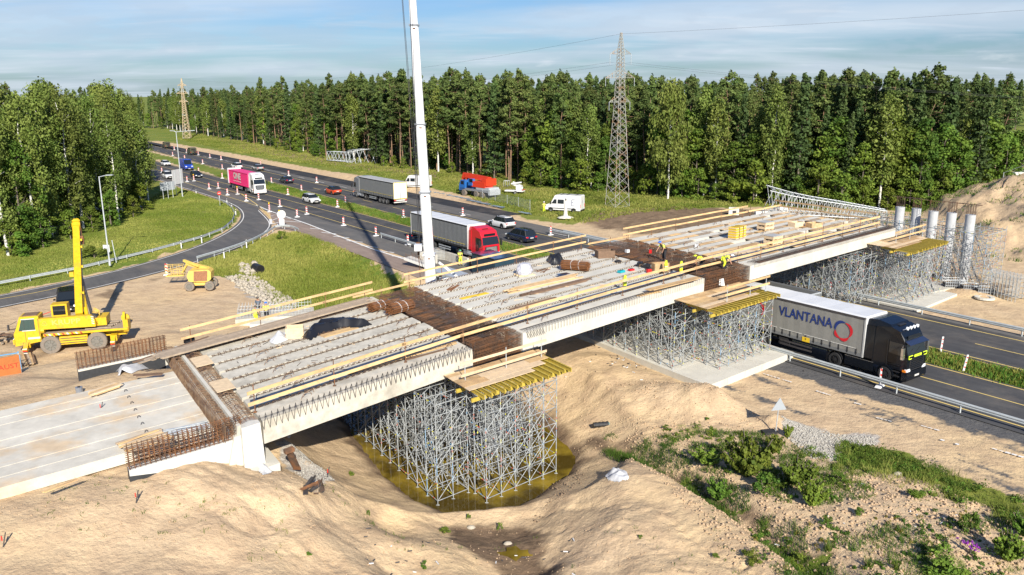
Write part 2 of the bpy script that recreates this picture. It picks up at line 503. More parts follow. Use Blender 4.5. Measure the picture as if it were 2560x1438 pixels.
# ================================================================== GROUND
def PX(pts,z=0.0): return [tuple(G2(x,y,z)) for x,y in pts]
POND_Z = -2.2
pond_poly = PX([(850,1030),(905,1125),(960,1195),(1040,1255),(1110,1282),(1200,1278),(1290,1270),(1350,1233),(1420,1190),(1443,1160),(1425,1120),(1330,1040),(1180,975),(1000,950),(900,985)],POND_Z)
ctrl_px = [
 (0,1290,3.2),(200,1232,3.25),(330,1195,3.1),(400,1180,3.2),(480,1170,3.35),(560,1195,3.0),(640,1205,2.5),(700,1190,2.1),(700,1090,1.7),(760,1130,1.3),(830,1100,.2),
 (800,1200,.9),(0,1438,2.7),(300,1438,2.3),(500,1300,2.4),(700,1330,1.4),(900,1330,.1),(600,1438,1.6),(850,1438,.6),(1000,1330,-1.2),(1050,1438,-.8),(900,1240,-.9),
 (1250,1340,-2.0),(1300,1438,-1.7),(1150,1320,-1.9),(1330,1300,-1.9),(1440,1270,-1.0),(1500,1220,-.2),(1450,1438,-.5),(1700,1438,.1),(1600,1300,.2),(1560,1200,.3),
 (1480,1090,-.7),(1480,1000,-.2),(1430,900,.2),(1420,960,.1),(1560,860,.15),(1700,930,.1),(1850,960,.1),(2000,1000,.05),(2250,1050,.05),(2400,1120,.05),(2560,1250,.1),
 (2560,1438,.4),(2200,1300,.3),(2350,1380,.5),(2000,1250,.2),(2100,1180,.1),(1950,1150,.1),
 (440,935,3.6),(300,950,3.4),(200,985,3.4),(0,1040,3.3),(-200,1100,3.2),(-300,1350,3.0),(60,970,2.5),(200,925,1.9),(0,900,.4),(130,890,.15),(300,872,.1),(420,845,.5),(340,905,1.8),(500,815,.2),(600,780,0),(700,800,-.1),
 (760,770,-.7),(660,745,-.1),(740,740,-.8),(900,700,-1.0),(800,650,-.7),(980,735,-1.1),(720,620,-.2),(640,650,-.2),(1040,700,-.4),(850,600,-.1),(560,660,-.1),
 (100,640,.5),(300,590,.9),(500,530,.7),(0,700,.05),(200,600,.8),(430,490,.5),(0,560,.8),
 (0,800,0),(200,760,0),(400,720,0),(500,700,0),(1600,580,.1),(1300,540,.1),(1700,560,.5),(1900,540,.6),(2150,540,.6),(1560,520,.5),(1450,500,.6),(1100,440,.6),(700,380,.3),
 (2300,760,-.1),(2500,760,.0),(2300,690,-.3),(2550,690,0),(2100,650,-.2),(1900,900,.1),(1000,900,-.8),(1200,880,-.7),(850,930,.4),(700,950,1.2),(620,920,2.2),(1000,820,-1.0),(1250,780,-.3),(1500,760,0)]
_cp = np.array([(*G2(x,y,z),z) for x,y,z in ctrl_px])
mound_px = [  # px, py, height, radius along x, radius along y
 (1905,975,1.25,2.6,1.5),(1800,1010,.9,2.2,1.8),(1990,1035,.7,1.5,1.4),(1640,985,.55,2.6,1.6),(1560,940,.35,2.5,1.6),(1500,905,.3,2,1.2),(1720,1010,.5,2.2,1.7),
 (470,1215,.35,2.2,1.2),(1945,1060,.8,.8,.8),(2385,735,.5,2.2,1.6),(2420,742,.4,2,1.4),(2200,745,.3,2,1)]
_mounds = [(*G2(x,y,0),h,a,b) for x,y,h,a,b in mound_px]
tracks = [PX(q) for q in ([(1330,1230),(1480,1270),(1650,1340),(1830,1450)],[(1480,1130),(1600,1190),(1720,1290),(1840,1390)],[(450,1300),(700,1360),(1000,1460)],[(1980,960),(2200,1040),(2560,1190)],[(100,1300),(420,1330),(640,1400)])]
ditch = PX([(1480,1050),(1560,1085),(1640,1140),(1740,1200),(1830,1260),(1900,1310),(1985,1380),(2060,1450)],0)
basin_poly = PX([(500,655),(570,630),(690,583),(745,580),(900,640),(1075,725),(1000,770),(800,790),(700,760),(640,700),(540,690)])
hill_poly = PX([(2278,531),(2325,568),(2415,602),(2560,640),(2800,700),(3200,760)]) + [(190,120),(170,190),(85,150)]
ramp_out = [(-260,790),(0,737),(100,718),(200,697),(300,674),(380,652),(450,631),(505,610),(550,589),(580,571),(600,552),(604,541),(600,528),(590,518),(560,504),(530,494),(488,480),(440,465),(380,444),(320,424)]
ramp_in = [(-260,828),(0,768),(135,745),(300,707),(438,672),(493,657),(563,632),(633,606),(665,584),(684,566),(678,553),(660,535),(640,516),(600,502),(530,481),(468,459),(380,432),(330,418)]
ramp_poly = PX(ramp_out) + PX(ramp_in)[::-1]
def hill(x,y):
 # the sandy approach embankment on the far right
 n = fbm(x * .22,y * .22,5,6) - .5;n2 = np.abs(fbm(x * .5,y * .5,7,5) - .5)
 sd = -sdist(x,y,hill_poly) + n * 6
 return np.clip(sd * .47,0,6.9 + n * 1.5) + sstep(sd,.5,3) * (n * 1.6 - n2 * 2.0 * sstep(-sd,-17,-12)) * .8
def hz(x,y):
 x = np.asarray(x,float);y = np.asarray(y,float)
 sh = x.shape;xf = x.ravel();yf = y.ravel()
 num = np.zeros(xf.size);den = np.full(xf.size,1e-5)
 for cx,cy,cz in _cp:
  r2 = (xf - cx) ** 2 + (yf - cy) ** 2 + 1.2
  wgt = r2 ** -1.7
  num += wgt * cz;den += wgt
 z = (num / den).reshape(sh)
 t0 = x * RH[0] + y * RH[1];s0 = x * RN[0] + y * RN[1]
 # soft relief
 rough = sstep(-y,-75,-45) * sstep(x + y * .25,-12,2) * .8 + .12
 z = z + (fbm(x * .22,y * .22,11,5) - .5) * .42 * rough + (fbm(x * 1.5,y * 1.5,21,5) - .5) * .13 * rough + np.abs(fbm(t0 * .35,s0 * 1.6,23,4) - .5) * .15 * rough
 # rutted and clodded soil in the right foreground and the mounds
 t = x * RH[0] + y * RH[1];s = x * RN[0] + y * RN[1]
 near = sstep(-y,-70,-50)
 z = z + (fbm(x * 4.1,y * 4.1,25,3) - .5) * .09 * near * (.3 + rough)
 for pl in tracks:
  d = segdist(x,y,pl);z = z - .05 * near * np.exp(-((d - .95) / .22) ** 2) * (1 + .6 * np.sin(9 * (x - y))) + .03 * near * np.exp(-((d - 1.35) / .18) ** 2)
 for mx,my,h,a,b in _mounds:
  e = np.exp(-(((x - mx) / a) ** 2 + ((y - my) / b) ** 2))
  z = z + e * h * (1 + .5 * (fbm(x * 1.1 + 3,y * .55,31,4) - .5))
 dd = segdist(x,y,ditch)
 z = z - .75 * np.exp(-(dd / .75) ** 2) + .18 * np.exp(-((dd - 1.9) / .9) ** 2)
 z = z + hill(x,y)
 # pond
 sd = sdist(x,y,pond_poly) + (fbm(x * .8,y * .8,41,3) - .5) * .5
 bank = POND_Z + np.where(sd > 0,.03 + sd * .42 + .12 * sstep(sd,0,.5),sd * .5)
 bank = np.maximum(bank,POND_Z - .9)
 z = np.minimum(z,bank + .6 * sstep(sd,3,7) * 3)
 z = np.where(sd < 0,np.minimum(z,POND_Z - .03),np.maximum(z,POND_Z + np.minimum(sd,.5) * .35))
 # roads lie on a level bed
 f = sstep(s,42.3,44.2) * sstep(-s,-78.5,-77) * sstep(-t,-420,-300)
 f2 = sstep(s,37.2,39.6) * sstep(-s,-44.3,-43.9) * sstep(-t,-47,-38)
 rs = 1 - sstep(sdist(x,y,ramp_poly),.2,2.2)
 gore = 1 - sstep(sdist(x,y,gore_poly),0,1.5)
 f = np.maximum(np.maximum(f,f2),np.maximum(rs,gore))
 z = z * (1 - f) + (-.05) * f
 return z
gore_poly = PX([(678,545),(692,560),(684,570),(742,579),(905,640),(1060,700),(1075,668),(1020,650),(931,625),(768,562),(675,530)])
def hz1(x,y): return float(hz(np.array([x]),np.array([y]))[0])
def onG(px,py,z0=0.0):                       # photo pixel -> point on the terrain
 z = z0
 for _ in range(7):
  p = G(px,py,z);z = hz1(p[0],p[1])
 return np.array([p[0],p[1],z])
ys = np.r_[13.0,17.0 * np.exp(np.linspace(0,math.log(5),430)),85 * np.exp(np.linspace(0,math.log(7000 / 85),331))[1:]]
NR,NC = len(ys),420
cs = np.linspace(-1.12,1.12,NC)
YY,CC = np.meshgrid(ys,cs,indexing='ij')
XX = CC * (YY + 6)
ZZ = hz(XX,YY)
ZZ = np.where(YY > 900,-.5,ZZ)
V = np.stack([XX,YY,ZZ],-1).reshape(-1,3)
idx = np.arange(NR * NC).reshape(NR,NC)
F = np.stack([idx[:-1,:-1],idx[:-1,1:],idx[1:,1:],idx[1:,:-1]],-1).reshape(-1,4)
wx = XX + (fbm(XX * .5,YY * .5,51,4) - .5) * 2.4;wy = YY + (fbm(XX * .5,YY * .5,61,4) - .5) * 2.4
T_ = XX * RH[0] + YY * RH[1];S_ = XX * RN[0] + YY * RN[1]
Tw = wx * RH[0] + wy * RH[1];Sw = wx * RN[0] + wy * RN[1]
grass = np.zeros(XX.shape);dirt = np.zeros(XX.shape);grav = np.zeros(XX.shape);asph = np.zeros(XX.shape)
def soft(poly,a=-.3,b=.5): return 1 - sstep(sdist(wx,wy,poly),a,b)
lawn_px = [(-700,900),(-300,798),(0,732),(200,692),(380,647),(505,606),(575,568),(598,545),(590,523),(540,500),(470,480),(380,450),(200,405),(-700,405)]
lawn = PX(lawn_px)
grass = np.maximum(grass,soft(lawn))
grass = np.maximum(grass,soft(basin_poly))
med = sstep(S_,55.65,55.95) * sstep(-S_,-59.3 - 2.2 * sstep(T_,120,220),-58.9 - 2.2 * sstep(T_,120,220))
grass = np.maximum(grass,med)
# beyond the highway
far = sstep(Sw,79.5,81) * sstep(Tw,96,112)
far2 = soft(PX([(1130,478),(1330,548),(1480,563),(1570,545),(1640,530),(1800,528),(1900,525),(2340,540),(2340,430),(1100,380)]),-.5,1.0)
beyond = 1 - sstep(-(YY + XX * .55),-170,-165)
grass = np.maximum(grass,np.maximum(far,far2))
grass = np.maximum(grass,sstep(YY,330,360))
grass = grass * (1 - .9 * soft(PX([(1620,530),(1700,523),(1800,540),(1850,560),(1800,575),(1560,590),(1450,560),(1480,540)]),-.4,.8))
dirt = np.maximum(dirt,soft(PX([(1440,545),(1640,523),(1720,520),(1860,535),(1950,560),(1830,575),(1600,585),(1500,570)]),-.4,1.2) * .85)
dirt = np.maximum(dirt,soft(PX([(520,338),(700,375),(900,412),(1100,437),(1250,455),(1380,480),(1300,490),(1150,460),(900,425),(650,385),(540,352)]),-1,2) * .8)
grass *= 1 - .75 * soft(PX([(520,338),(700,375),(900,412),(1100,437),(1250,455),(1380,480),(1300,490),(1150,460),(900,425),(650,385),(540,352)]),-1,2)
dirt = np.maximum(dirt,soft(PX([(1150,500),(1250,500),(1380,540),(1300,535)]),-1,2) * .7)
# right foreground: grass band and weedy ground
band = soft(PX([(2110,1105),(2250,1130),(2400,1190),(2560,1250),(2700,1310),(2700,1370),(2560,1300),(2420,1265),(2300,1215),(2200,1180),(2090,1160)]),-.3,.4)
grass = np.maximum(grass,band * .9)
weed = soft(PX([(1640,1060),(1760,1060),(1850,1110),(2000,1110),(2100,1170),(2130,1260),(1990,1230),(1880,1230),(1760,1180)]),-.6,.8)
grass = np.maximum(grass,weed * .45 * sstep(fbm(XX * .9,YY * .9,71,3),.4,.6))
grass = np.maximum(grass,.9 * (1 - sstep(segdist(wx,wy,ditch),.25,.8)) * sstep(fbm(XX,YY,73,3),.42,.6))
grass = np.maximum(grass,soft(PX([(2330,1340),(2560,1330),(2700,1330),(2700,1500),(2250,1500)]),-.6,1) * .55 * sstep(fbm(XX * .7,YY * .7,75,3),.42,.58))
dirt = np.maximum(dirt,(1 - sstep(segdist(wx,wy,ditch),.3,1.0)) * .8)
# wet shore of the pond and the run-off towards the camera
psd = sdist(XX,YY,pond_poly)
dirt = np.maximum(dirt,(1 - sstep(psd + (fbm(XX,YY,87,3) - .5) * 1.5,.0,1.3)) * .9)
dirt = np.maximum(dirt,soft(PX([(1120,1290),(1300,1285),(1345,1330),(1340,1400),(1440,1480),(1290,1480),(1240,1400),(1150,1340)],-1.3),-.2,.6) * .9)
# tyre marks, stains
dirt = np.maximum(dirt,.7 * soft(PX([(245,738),(262,726),(300,730),(285,750)]),-.2,.8) + .6 * soft(PX([(370,695),(400,690),(385,703)]),-.2,.5))
dirt = np.maximum(dirt,.5 * np.exp(-(segdist(XX,YY,PX([(0,905),(60,915),(130,880),(40,870)])) / 1.0) ** 2))
grav = np.maximum(grav,soft(PX([(610,690),(560,690),(590,705),(640,740),(690,760),(740,762),(735,742),(690,715),(640,690)]),-.2,.6))
grav = np.maximum(grav,soft(PX([(600,660),(640,655),(655,672),(625,686),(600,676)]),-.2,.4) * .9)
grav = np.maximum(grav,.85 * soft(PX([(1945,1045),(2000,1060),(2090,1085),(2180,1090),(2190,1105),(2110,1110),(2100,1150),(2040,1150),(1990,1120),(1960,1090)]),-.3,.5))
grav = np.maximum(grav,.8 * soft(PX([(700,1120),(740,1110),(830,1160),(800,1195),(740,1180)],1.2),-.2,.5))
asph = np.maximum(asph,sstep(Sw,44.9,47.0) * sstep(-Tw,-47,-38) * sstep(-S_,-50,-49.5))
asph = np.maximum(asph,.55 * sstep(fbm(T_ * .12,S_ * .8,81,4),.58,.66) * sstep(S_,38.5,40.5) * sstep(-S_,-48,-45) * sstep(-T_,-47,-38))
asph = np.maximum(asph,.9 * sstep(S_,74,75) * sstep(-S_,-79,-77.5) * 0)
grass = np.clip(grass,0,1)
zone = np.stack([grass,np.clip(dirt,0,1),np.clip(grav,0,1),np.clip(asph,0,1)],-1).reshape(-1,4)
def ground_mat():
 m = bpy.data.materials.new('ground');m.use_nodes = True
 t = m.node_tree;b = t.nodes['Principled BSDF'];L = t.links.new
 b.inputs['Roughness'].default_value = .92;b.inputs['Specular IOR Level'].default_value = .2
 at = t.nodes.new('ShaderNodeAttribute');at.attribute_name = 'zone'
 sp = t.nodes.new('ShaderNodeSeparateColor');L(at.outputs['Color'],sp.inputs[0])
 geo = t.nodes.new('ShaderNodeNewGeometry')
 def noise(sc,det=6,ro=.6,mp=None):
  n = t.nodes.new('ShaderNodeTexNoise');n.inputs['Scale'].default_value = sc;n.inputs['Detail'].default_value = det;n.inputs['Roughness'].default_value = ro
  if mp is not None:
   mm = t.nodes.new('ShaderNodeMapping');mm.inputs['Scale'].default_value = mp;mm.inputs['Rotation'].default_value = (0,0,-HD)
   L(geo.outputs['Position'],mm.inputs[0]);L(mm.outputs[0],n.inputs['Vector'])
  else: L(geo.outputs['Position'],n.inputs['Vector'])
  return n.outputs[0]
 def ramp(x,a,b_,c=0.,d=1.):
  r = t.nodes.new('ShaderNodeMapRange');r.inputs[1].default_value = a;r.inputs[2].default_value = b_;r.inputs[3].default_value = c;r.inputs[4].default_value = d;L(x,r.inputs[0]);return r.outputs[0]
 def mix(f,a,c):
  x = t.nodes.new('ShaderNodeMix');x.data_type = 'RGBA'
  if isinstance(f,float): x.inputs[0].default_value = f
  else: L(f,x.inputs[0])
  for i,q in ((6,a),(7,c)):
   if isinstance(q,tuple): x.inputs[i].default_value = (*q,1)
   else: L(q,x.inputs[i])
  return x.outputs[2]
 def math_(op,a,c):
  x = t.nodes.new('ShaderNodeMath');x.operation = op
  for i,q in enumerate((a,c)):
   if isinstance(q,float): x.inputs[i].default_value = q
   else: L(q,x.inputs[i])
  return x.outputs[0]
 big = noise(.09,5);mid = noise(.7,7,.65);fine = noise(6,8,.7);vfine = noise(28,4,.7)
 sand = mix(ramp(big,.38,.62),(.62,.455,.26),(.58,.43,.27))
 sand = mix(ramp(mid,.42,.66,0.,.75),sand,(.42,.295,.185))
 sand = mix(ramp(fine,.52,.70,0.,.5),sand,(.30,.215,.145))
 sand = mix(ramp(fine,.30,.42,.45,0.),sand,(.56,.44,.32))
 grassc = mix(ramp(mid,.35,.65),(.140,.175,.022),(.250,.250,.050))
 grassc = mix(ramp(big,.4,.6,0.,.8),grassc,(.10,.165,.016))
 grassc = mix(ramp(fine,.5,.68,0.,.6),grassc,(.22,.19,.07))
 dirtc = mix(ramp(mid,.4,.62),(.20,.135,.085),(.13,.088,.055))
 gravc = mix(ramp(fine,.42,.6),(.50,.46,.40),(.30,.26,.22))
 asc = mix(ramp(fine,.4,.62),(.085,.085,.088),(.12,.115,.11))
 nf = math_('MULTIPLY',math_('SUBTRACT',noise(1.1,7,.7),.5),1.5)
 def msk(ch,k=1.0,a=.35,b_=.65):
  return ramp(math_('ADD',ch,nf),a,b_)
 c = mix(msk(at.outputs['Alpha']),sand,asc)
 c = mix(msk(sp.outputs[2]),c,gravc)
 c = mix(ramp(math_('ADD',sp.outputs[1],math_('MULTIPLY',nf,.5)),.15,.9),c,dirtc)
 c = mix(msk(sp.outputs[0],a=.3,b_=.62),c,grassc)
 L(c,b.inputs['Base Color'])
 hsum = math_('ADD',math_('MULTIPLY',mid,.9),math_('ADD',math_('MULTIPLY',fine,.22),math_('MULTIPLY',vfine,.05)))
 bp = t.nodes.new('ShaderNodeBump');bp.inputs['Distance'].default_value = .24;bp.inputs['Strength'].default_value = 1
 L(hsum,bp.inputs['Height']);L(bp.outputs[0],b.inputs['Normal'])
 MATS['ground'] = m
ground_mat()
gobj = raw('ground',V,F,'ground',col=zone,colname='zone',smooth=True,kind='structure')
# ------------------------------------------------------------------ water in the excavation
def water_mat():
 m = bpy.data.materials.new('pond_water');m.use_nodes = True
 b = m.node_tree.nodes['Principled BSDF'];t = m.node_tree;L = t.links.new
 geo = t.nodes.new('ShaderNodeNewGeometry')
 n = t.nodes.new('ShaderNodeTexNoise');n.inputs['Scale'].default_value = .45;n.inputs['Detail'].default_value = 4;L(geo.outputs['Position'],n.inputs['Vector'])
 r = t.nodes.new('ShaderNodeValToRGB');r.color_ramp.elements[0].position = .40;r.color_ramp.elements[1].position = .62
 r.color_ramp.elements[0].color = (.060,.040,.006,1);r.color_ramp.elements[1].color = (.25,.175,.020,1)
 L(n.outputs[0],r.inputs[0]);L(r.outputs[0],b.inputs['Base Color'])
 b.inputs['Roughness'].default_value = .04;b.inputs['IOR'].default_value = 1.33
 n2 = t.nodes.new('ShaderNodeTexNoise');n2.inputs['Scale'].default_value = 3;L(geo.outputs['Position'],n2.inputs['Vector'])
 bp = t.nodes.new('ShaderNodeBump');bp.inputs['Distance'].default_value = .004;L(n2.outputs[0],bp.inputs['Height']);L(bp.outputs[0],b.inputs['Normal'])
 MATS['pond_water'] = m
water_mat()
cx,cy = np.mean([p[0] for p in pond_poly]),np.mean([p[1] for p in pond_poly])
pp = []
for i in range(len(pond_poly)):
 x,y = pond_poly[i];d = math.hypot(x - cx,y - cy);pp.append((cx + (x - cx) * (1 + .8 / d),cy + (y - cy) * (1 + .8 / d),POND_Z))
mb = MB();mb.add(pp,[tuple(range(len(pp)))][::1])
o = mb.build('pond_water','pond_water');tag(o,kind='structure')
me = o.data
if me.polygons[0].normal.z < 0: me.flip_normals()
q = MB();c = onG(1290,1385,-1.8)
q.add([(c[0] + math.cos(a) * r,c[1] + math.sin(a) * r * .6,c[2] + .05) for a,r in [(k * math.pi / 6,.8 + .35 * math.sin(k * 2.3)) for k in range(12)]],[tuple(range(12))])
o = q.build('puddle_water','pond_water');tag(o,kind='structure')
# ------------------------------------------------------------------ roads
def road_mat(name,col,col2,sc=.35,dust=.4):
 m = bpy.data.materials.new(name);m.use_nodes = True
 t = m.node_tree;b = t.nodes['Principled BSDF'];L = t.links.new
 b.inputs['Roughness'].default_value = .85;b.inputs['Specular IOR Level'].default_value = .3
 geo = t.nodes.new('ShaderNodeNewGeometry')
 mm = t.nodes.new('ShaderNodeMapping');mm.vector_type = 'TEXTURE';mm.inputs['Rotation'].default_value = (0,0,HD);mm.inputs['Scale'].default_value = (9,.8,1)
 L(geo.outputs['Position'],mm.inputs[0])
 n = t.nodes.new('ShaderNodeTexNoise');n.inputs['Scale'].default_value = 1;n.inputs['Detail'].default_value = 6;n.inputs['Roughness'].default_value = .6;L(mm.outputs[0],n.inputs['Vector'])
 n2 = t.nodes.new('ShaderNodeTexNoise');n2.inputs['Scale'].default_value = sc;n2.inputs['Detail'].default_value = 9;n2.inputs['Roughness'].default_value = .7;L(geo.outputs['Position'],n2.inputs['Vector'])
 n3 = t.nodes.new('ShaderNodeTexNoise');n3.inputs['Scale'].default_value = 14;n3.inputs['Detail'].default_value = 5;L(geo.outputs['Position'],n3.inputs['Vector'])
 a = t.nodes.new('ShaderNodeMath');a.operation = 'ADD';L(n.outputs[0],a.inputs[0]);L(n2.outputs[0],a.inputs[1])
 a2 = t.nodes.new('ShaderNodeMath');a2.operation = 'MULTIPLY_ADD';L(n3.outputs[0],a2.inputs[0]);a2.inputs[1].default_value = .5;L(a.outputs[0],a2.inputs[2])
 r = t.nodes.new('ShaderNodeMapRange');r.inputs[1].default_value = 1.05;r.inputs[2].default_value = 1.5;L(a2.outputs[0],r.inputs[0])
 x = t.nodes.new('ShaderNodeMix');x.data_type = 'RGBA';x.inputs[6].default_value = (*col,1);x.inputs[7].default_value = (*col2,1)
 L(r.outputs[0],x.inputs[0])
 n4 = t.nodes.new('ShaderNodeTexNoise');n4.inputs['Scale'].default_value = .16;n4.inputs['Detail'].default_value = 10;n4.inputs['Roughness'].default_value = .72;L(geo.outputs['Position'],n4.inputs['Vector'])
 r4 = t.nodes.new('ShaderNodeMapRange');r4.inputs[1].default_value = .5;r4.inputs[2].default_value = .72;r4.inputs[4].default_value = dust;L(n4.outputs[0],r4.inputs[0])
 y = t.nodes.new('ShaderNodeMix');y.data_type = 'RGBA';y.inputs[7].default_value = (.26,.21,.16,1);L(x.outputs[2],y.inputs[6]);L(r4.outputs[0],y.inputs[0]);L(y.outputs[2],b.inputs['Base Color'])
 MATS[name] = m
road_mat('asphalt_near',(.046,.046,.049),(.082,.080,.079))
road_mat('asphalt_old',(.10,.097,.093),(.145,.136,.125))
road_mat('asphalt_ramp',(.080,.078,.078),(.128,.122,.115))
road_mat('asphalt_new',(.022,.023,.027),(.036,.037,.040))
road_mat('shoulder_pinkish',(.22,.165,.135),(.30,.23,.185),.6)
def strip(name,s0,s1,t0,t1,z,m,n=40,kind='structure',w0=0,w1=0):
 """ribbon along the highway; w0/w1 shift the edges beyond t = 120"""
 mb = MB();vs = []
 for i in range(n + 1):
  t = t0 + (t1 - t0) * i / n
  k = max(0,t - 120) / 100
  vs += [R(t,s0 + w0 * k,z),R(t,s1 + w1 * k,z)]
 fs = [(2 * i,2 * i + 2,2 * i + 3,2 * i + 1) for i in range(n)]
 mb.add(vs,fs)
 o = mb.build(name,m)
 if o.data.polygons[0].normal.z < 0: o.data.flip_normals()
 if kind: tag(o,kind=kind)
 return o
strip('near_carriageway_road',48.0,55.75,-60,420,0.0,'asphalt_near',w0=-1.4,w1=-1.2)
strip('exit_lane_road',44.35,47.996,46,420,0.0,'asphalt_old',w0=0,w1=-1.4)
strip('far_carriageway_road',59.2,67.4,-60,460,0.0,'asphalt_near',w0=2.2,w1=2.2)
strip('far_shoulder_road',67.404,71.3,58,460,0.0,'asphalt_old',w0=2.2,w1=-.4)
strip('far_shoulder_pavement',67.404,68.4,-60,57.9,0.0,'asphalt_old')
strip('new_asphalt_road',71.304,75.6,104,460,0.0,'asphalt_new',w0=-.4,w1=-.2)
mb = MB()
a,b = PX(ramp_out),PX(ramp_in)
def resample(pts,n):
 pts = np.array(pts);d = np.r_[0,np.cumsum(np.hypot(*np.diff(pts,axis=0).T))]
 q = np.linspace(0,d[-1],n);return np.stack([np.interp(q,d,pts[:,0]),np.interp(q,d,pts[:,1])],1)
def smooth(pts,it=2):
 pts = np.array(pts,float)
 for _ in range(it): pts[1:-1] = pts[1:-1] * .5 + (pts[:-2] + pts[2:]) * .25
 return pts
ra = smooth(resample(a,70),3);rb = smooth(resample(b,70),3)
vs = []
for i in range(70): vs += [(*ra[i],.004),(*rb[i],.004)]
mb.add(vs,[(2 * i,2 * i + 2,2 * i + 3,2 * i + 1) for i in range(69)])
o = mb.build('ramp_road','asphalt_ramp');tag(o,kind='structure')
if o.data.polygons[0].normal.z < 0: o.data.flip_normals()
mb = MB();gp = [(*p,-.004) for p in gore_poly];mb.add(gp,[tuple(range(len(gp)))])
o = mb.build('gore_pavement','shoulder_pinkish');tag(o,kind='structure')
if o.data.polygons[0].normal.z < 0: o.data.flip_normals()
# painted lines: each kind of line is one sheet of paint
def ribbon(mb,pts,wd,z=.012):
 pts = np.array(pts,float)[:,:2];n = len(pts)
 vs = []
 for i in range(n):
  d = pts[min(i + 1,n - 1)] - pts[max(i - 1,0)];d /= np.linalg.norm(d) + 1e-9
  q = np.array([-d[1],d[0]]) * wd / 2
  vs += [(*(pts[i] + q),z),(*(pts[i] - q),z)]
 mb.add(vs,[(2 * i,2 * i + 1,2 * i + 3,2 * i + 2) for i in range(n - 1)])
def sline(mb,s,t0,t1,wd=.13,dash=None,gap=None,w=0,z=.012):
 if dash is None: segs = [(t0 + (t1 - t0) * i / 30,t0 + (t1 - t0) * (i + 1) / 30) for i in range(30)]
 else:
  segs = [];t = t0
  while t < t1: segs.append((t,min(t + dash,t1)));t += dash + gap
 for a_,b_ in segs:
  f = lambda t: s + w * max(0,t - 120) / 100
  ribbon(mb,[R(a_,f(a_)),R(b_,f(b_))],wd,z)
mb = MB()
sline(mb,49.05,-60,240,.14,w=-1.4)
sline(mb,52.6,-60,320,.12,w=-1.5)
sline(mb,55.42,-60,320,.14,w=-1.4)
sline(mb,59.55,-60,380,.14,w=2.2)
sline(mb,63.05,-60,330,.12,4,8,w=1)
sline(mb,66.55,-60,330,.14,w=1.6)
ribbon(mb,smooth(resample(PX([(380,431),(468,458),(530,480),(605,503),(650,517)]),14),1),.13,.016)
ribbon(mb,smooth(resample(PX([(603,485),(640,510),(660,527),(674,542),(680,552),(679,561)]),16),1),.16,.02)
ribbon(mb,smooth(resample(PX([(-200,790),(-30,752),(60,738),(130,724),(190,708)],0),10),1),.14,.016)
o = mb.build('yellow_road_marking','paint_yellow_line');tag(o,kind='structure')
mb = MB()
ribbon(mb,[G2(*p) for p in [(640,513),(675,528),(768,560),(850,592),(931,623),(1020,651),(1062,668)]],.28,.02)
sline(mb,68.55,60,330,.12,3.5,8.5,w=1.4)
ribbon(mb,ra[0:52] + (np.array([0,0])),.12,.016) if False else None
def inset(pts,other,k):
 d = other - pts;d /= np.linalg.norm(d,axis=1,keepdims=True) + 1e-9;return pts + d * k
ribbon(mb,inset(ra,rb,.45)[:56],.13,.016)
ribbon(mb,inset(rb,ra,.35)[:30],.13,.016)
for p in [((678,563),(686,563)),]:
 pass
ribbon(mb,[G2(676,548),G2(678,561)],.4,.024)
for c0,c1,c2 in [((676,541),(690,537),(706,541)),((679,552),(700,543),(735,548)),((681,561),(702,554),(712,552))]:
 ribbon(mb,[G2(*c0),G2(*c1),G2(*c2)],.22,.02)
for x0,y0,x1,y1 in [(712,553,760,556),(775,571,808,574),(803,581,840,585),(833,591,873,595),(866,602,907,606),(903,614,945,619),(938,626,985,632),(980,640,1022,646)]:
 ribbon(mb,[G2(x0,y0),G2(x1,y1)],.26,.012)
for pts in [[(1908,935),(1950,948),(1980,957)],[(2040,978),(2078,990)],[(2135,1008),(2158,1014)],[(2285,1060),(2368,1083)],[(2350,1100),(2412,1117)],[(2480,1122),(2560,1145)],[(2190,1045),(2240,1058)]]:
 for a_,b_ in zip(pts,pts[1:]):
   for q in range(5):
    f = lambda k: (a_[0] + (b_[0] - a_[0]) * k,a_[1] + (b_[1] - a_[1]) * k)
    if random.random() < .8: ribbon(mb,[G2(*f(q / 5 + .03 * random.random())),G2(*f((q + .75 + .25 * random.random()) / 5))],.08 + .12 * random.random(),.035)
o = mb.build('white_road_marking','paint_white_line');tag(o,kind='structure')
# ================================================================== BRIDGE
NG = 9;GS = 13.9 / NG;GH = 1.12
bridge = E('bridge',D(0,0,-4.5),'unfinished concrete beam bridge with open rebar joints crossing the highway','bridge',world=True)
def gird(u0,u1,j,gap,edge):
 """one precast girder of the deck as a solid: top flange with a web below, the outermost ones full boxes"""
 mb = MB();w0 = j * GS + gap / 2;w1 = (j + 1) * GS - gap / 2
 if j == 0: w0 = -.25
 if j == NG - 1: w1 = NG * GS + .1
 n = max(2,int((u1 - u0) / 4))
 if edge: prof = [(w0,0),(w0,-GH),(w1 - .15,-GH),(w1,-.9),(w1,0)] if j == 0 else [(w0,0),(w0,-.9),(w0 + .15,-GH),(w1,-GH),(w1,0)]
 else: prof = [(w0,0),(w0,-.22),(w0 + .35,-.45),(w0 + .35,-GH),(w1 - .35,-GH),(w1 - .35,-.45),(w1,-.22),(w1,0)]
 rings = [[D(u0 + (u1 - u0) * i / n,ww,dz) for ww,dz in prof] for i in range(n + 1)]
 mb.loft(rings)
 return mb
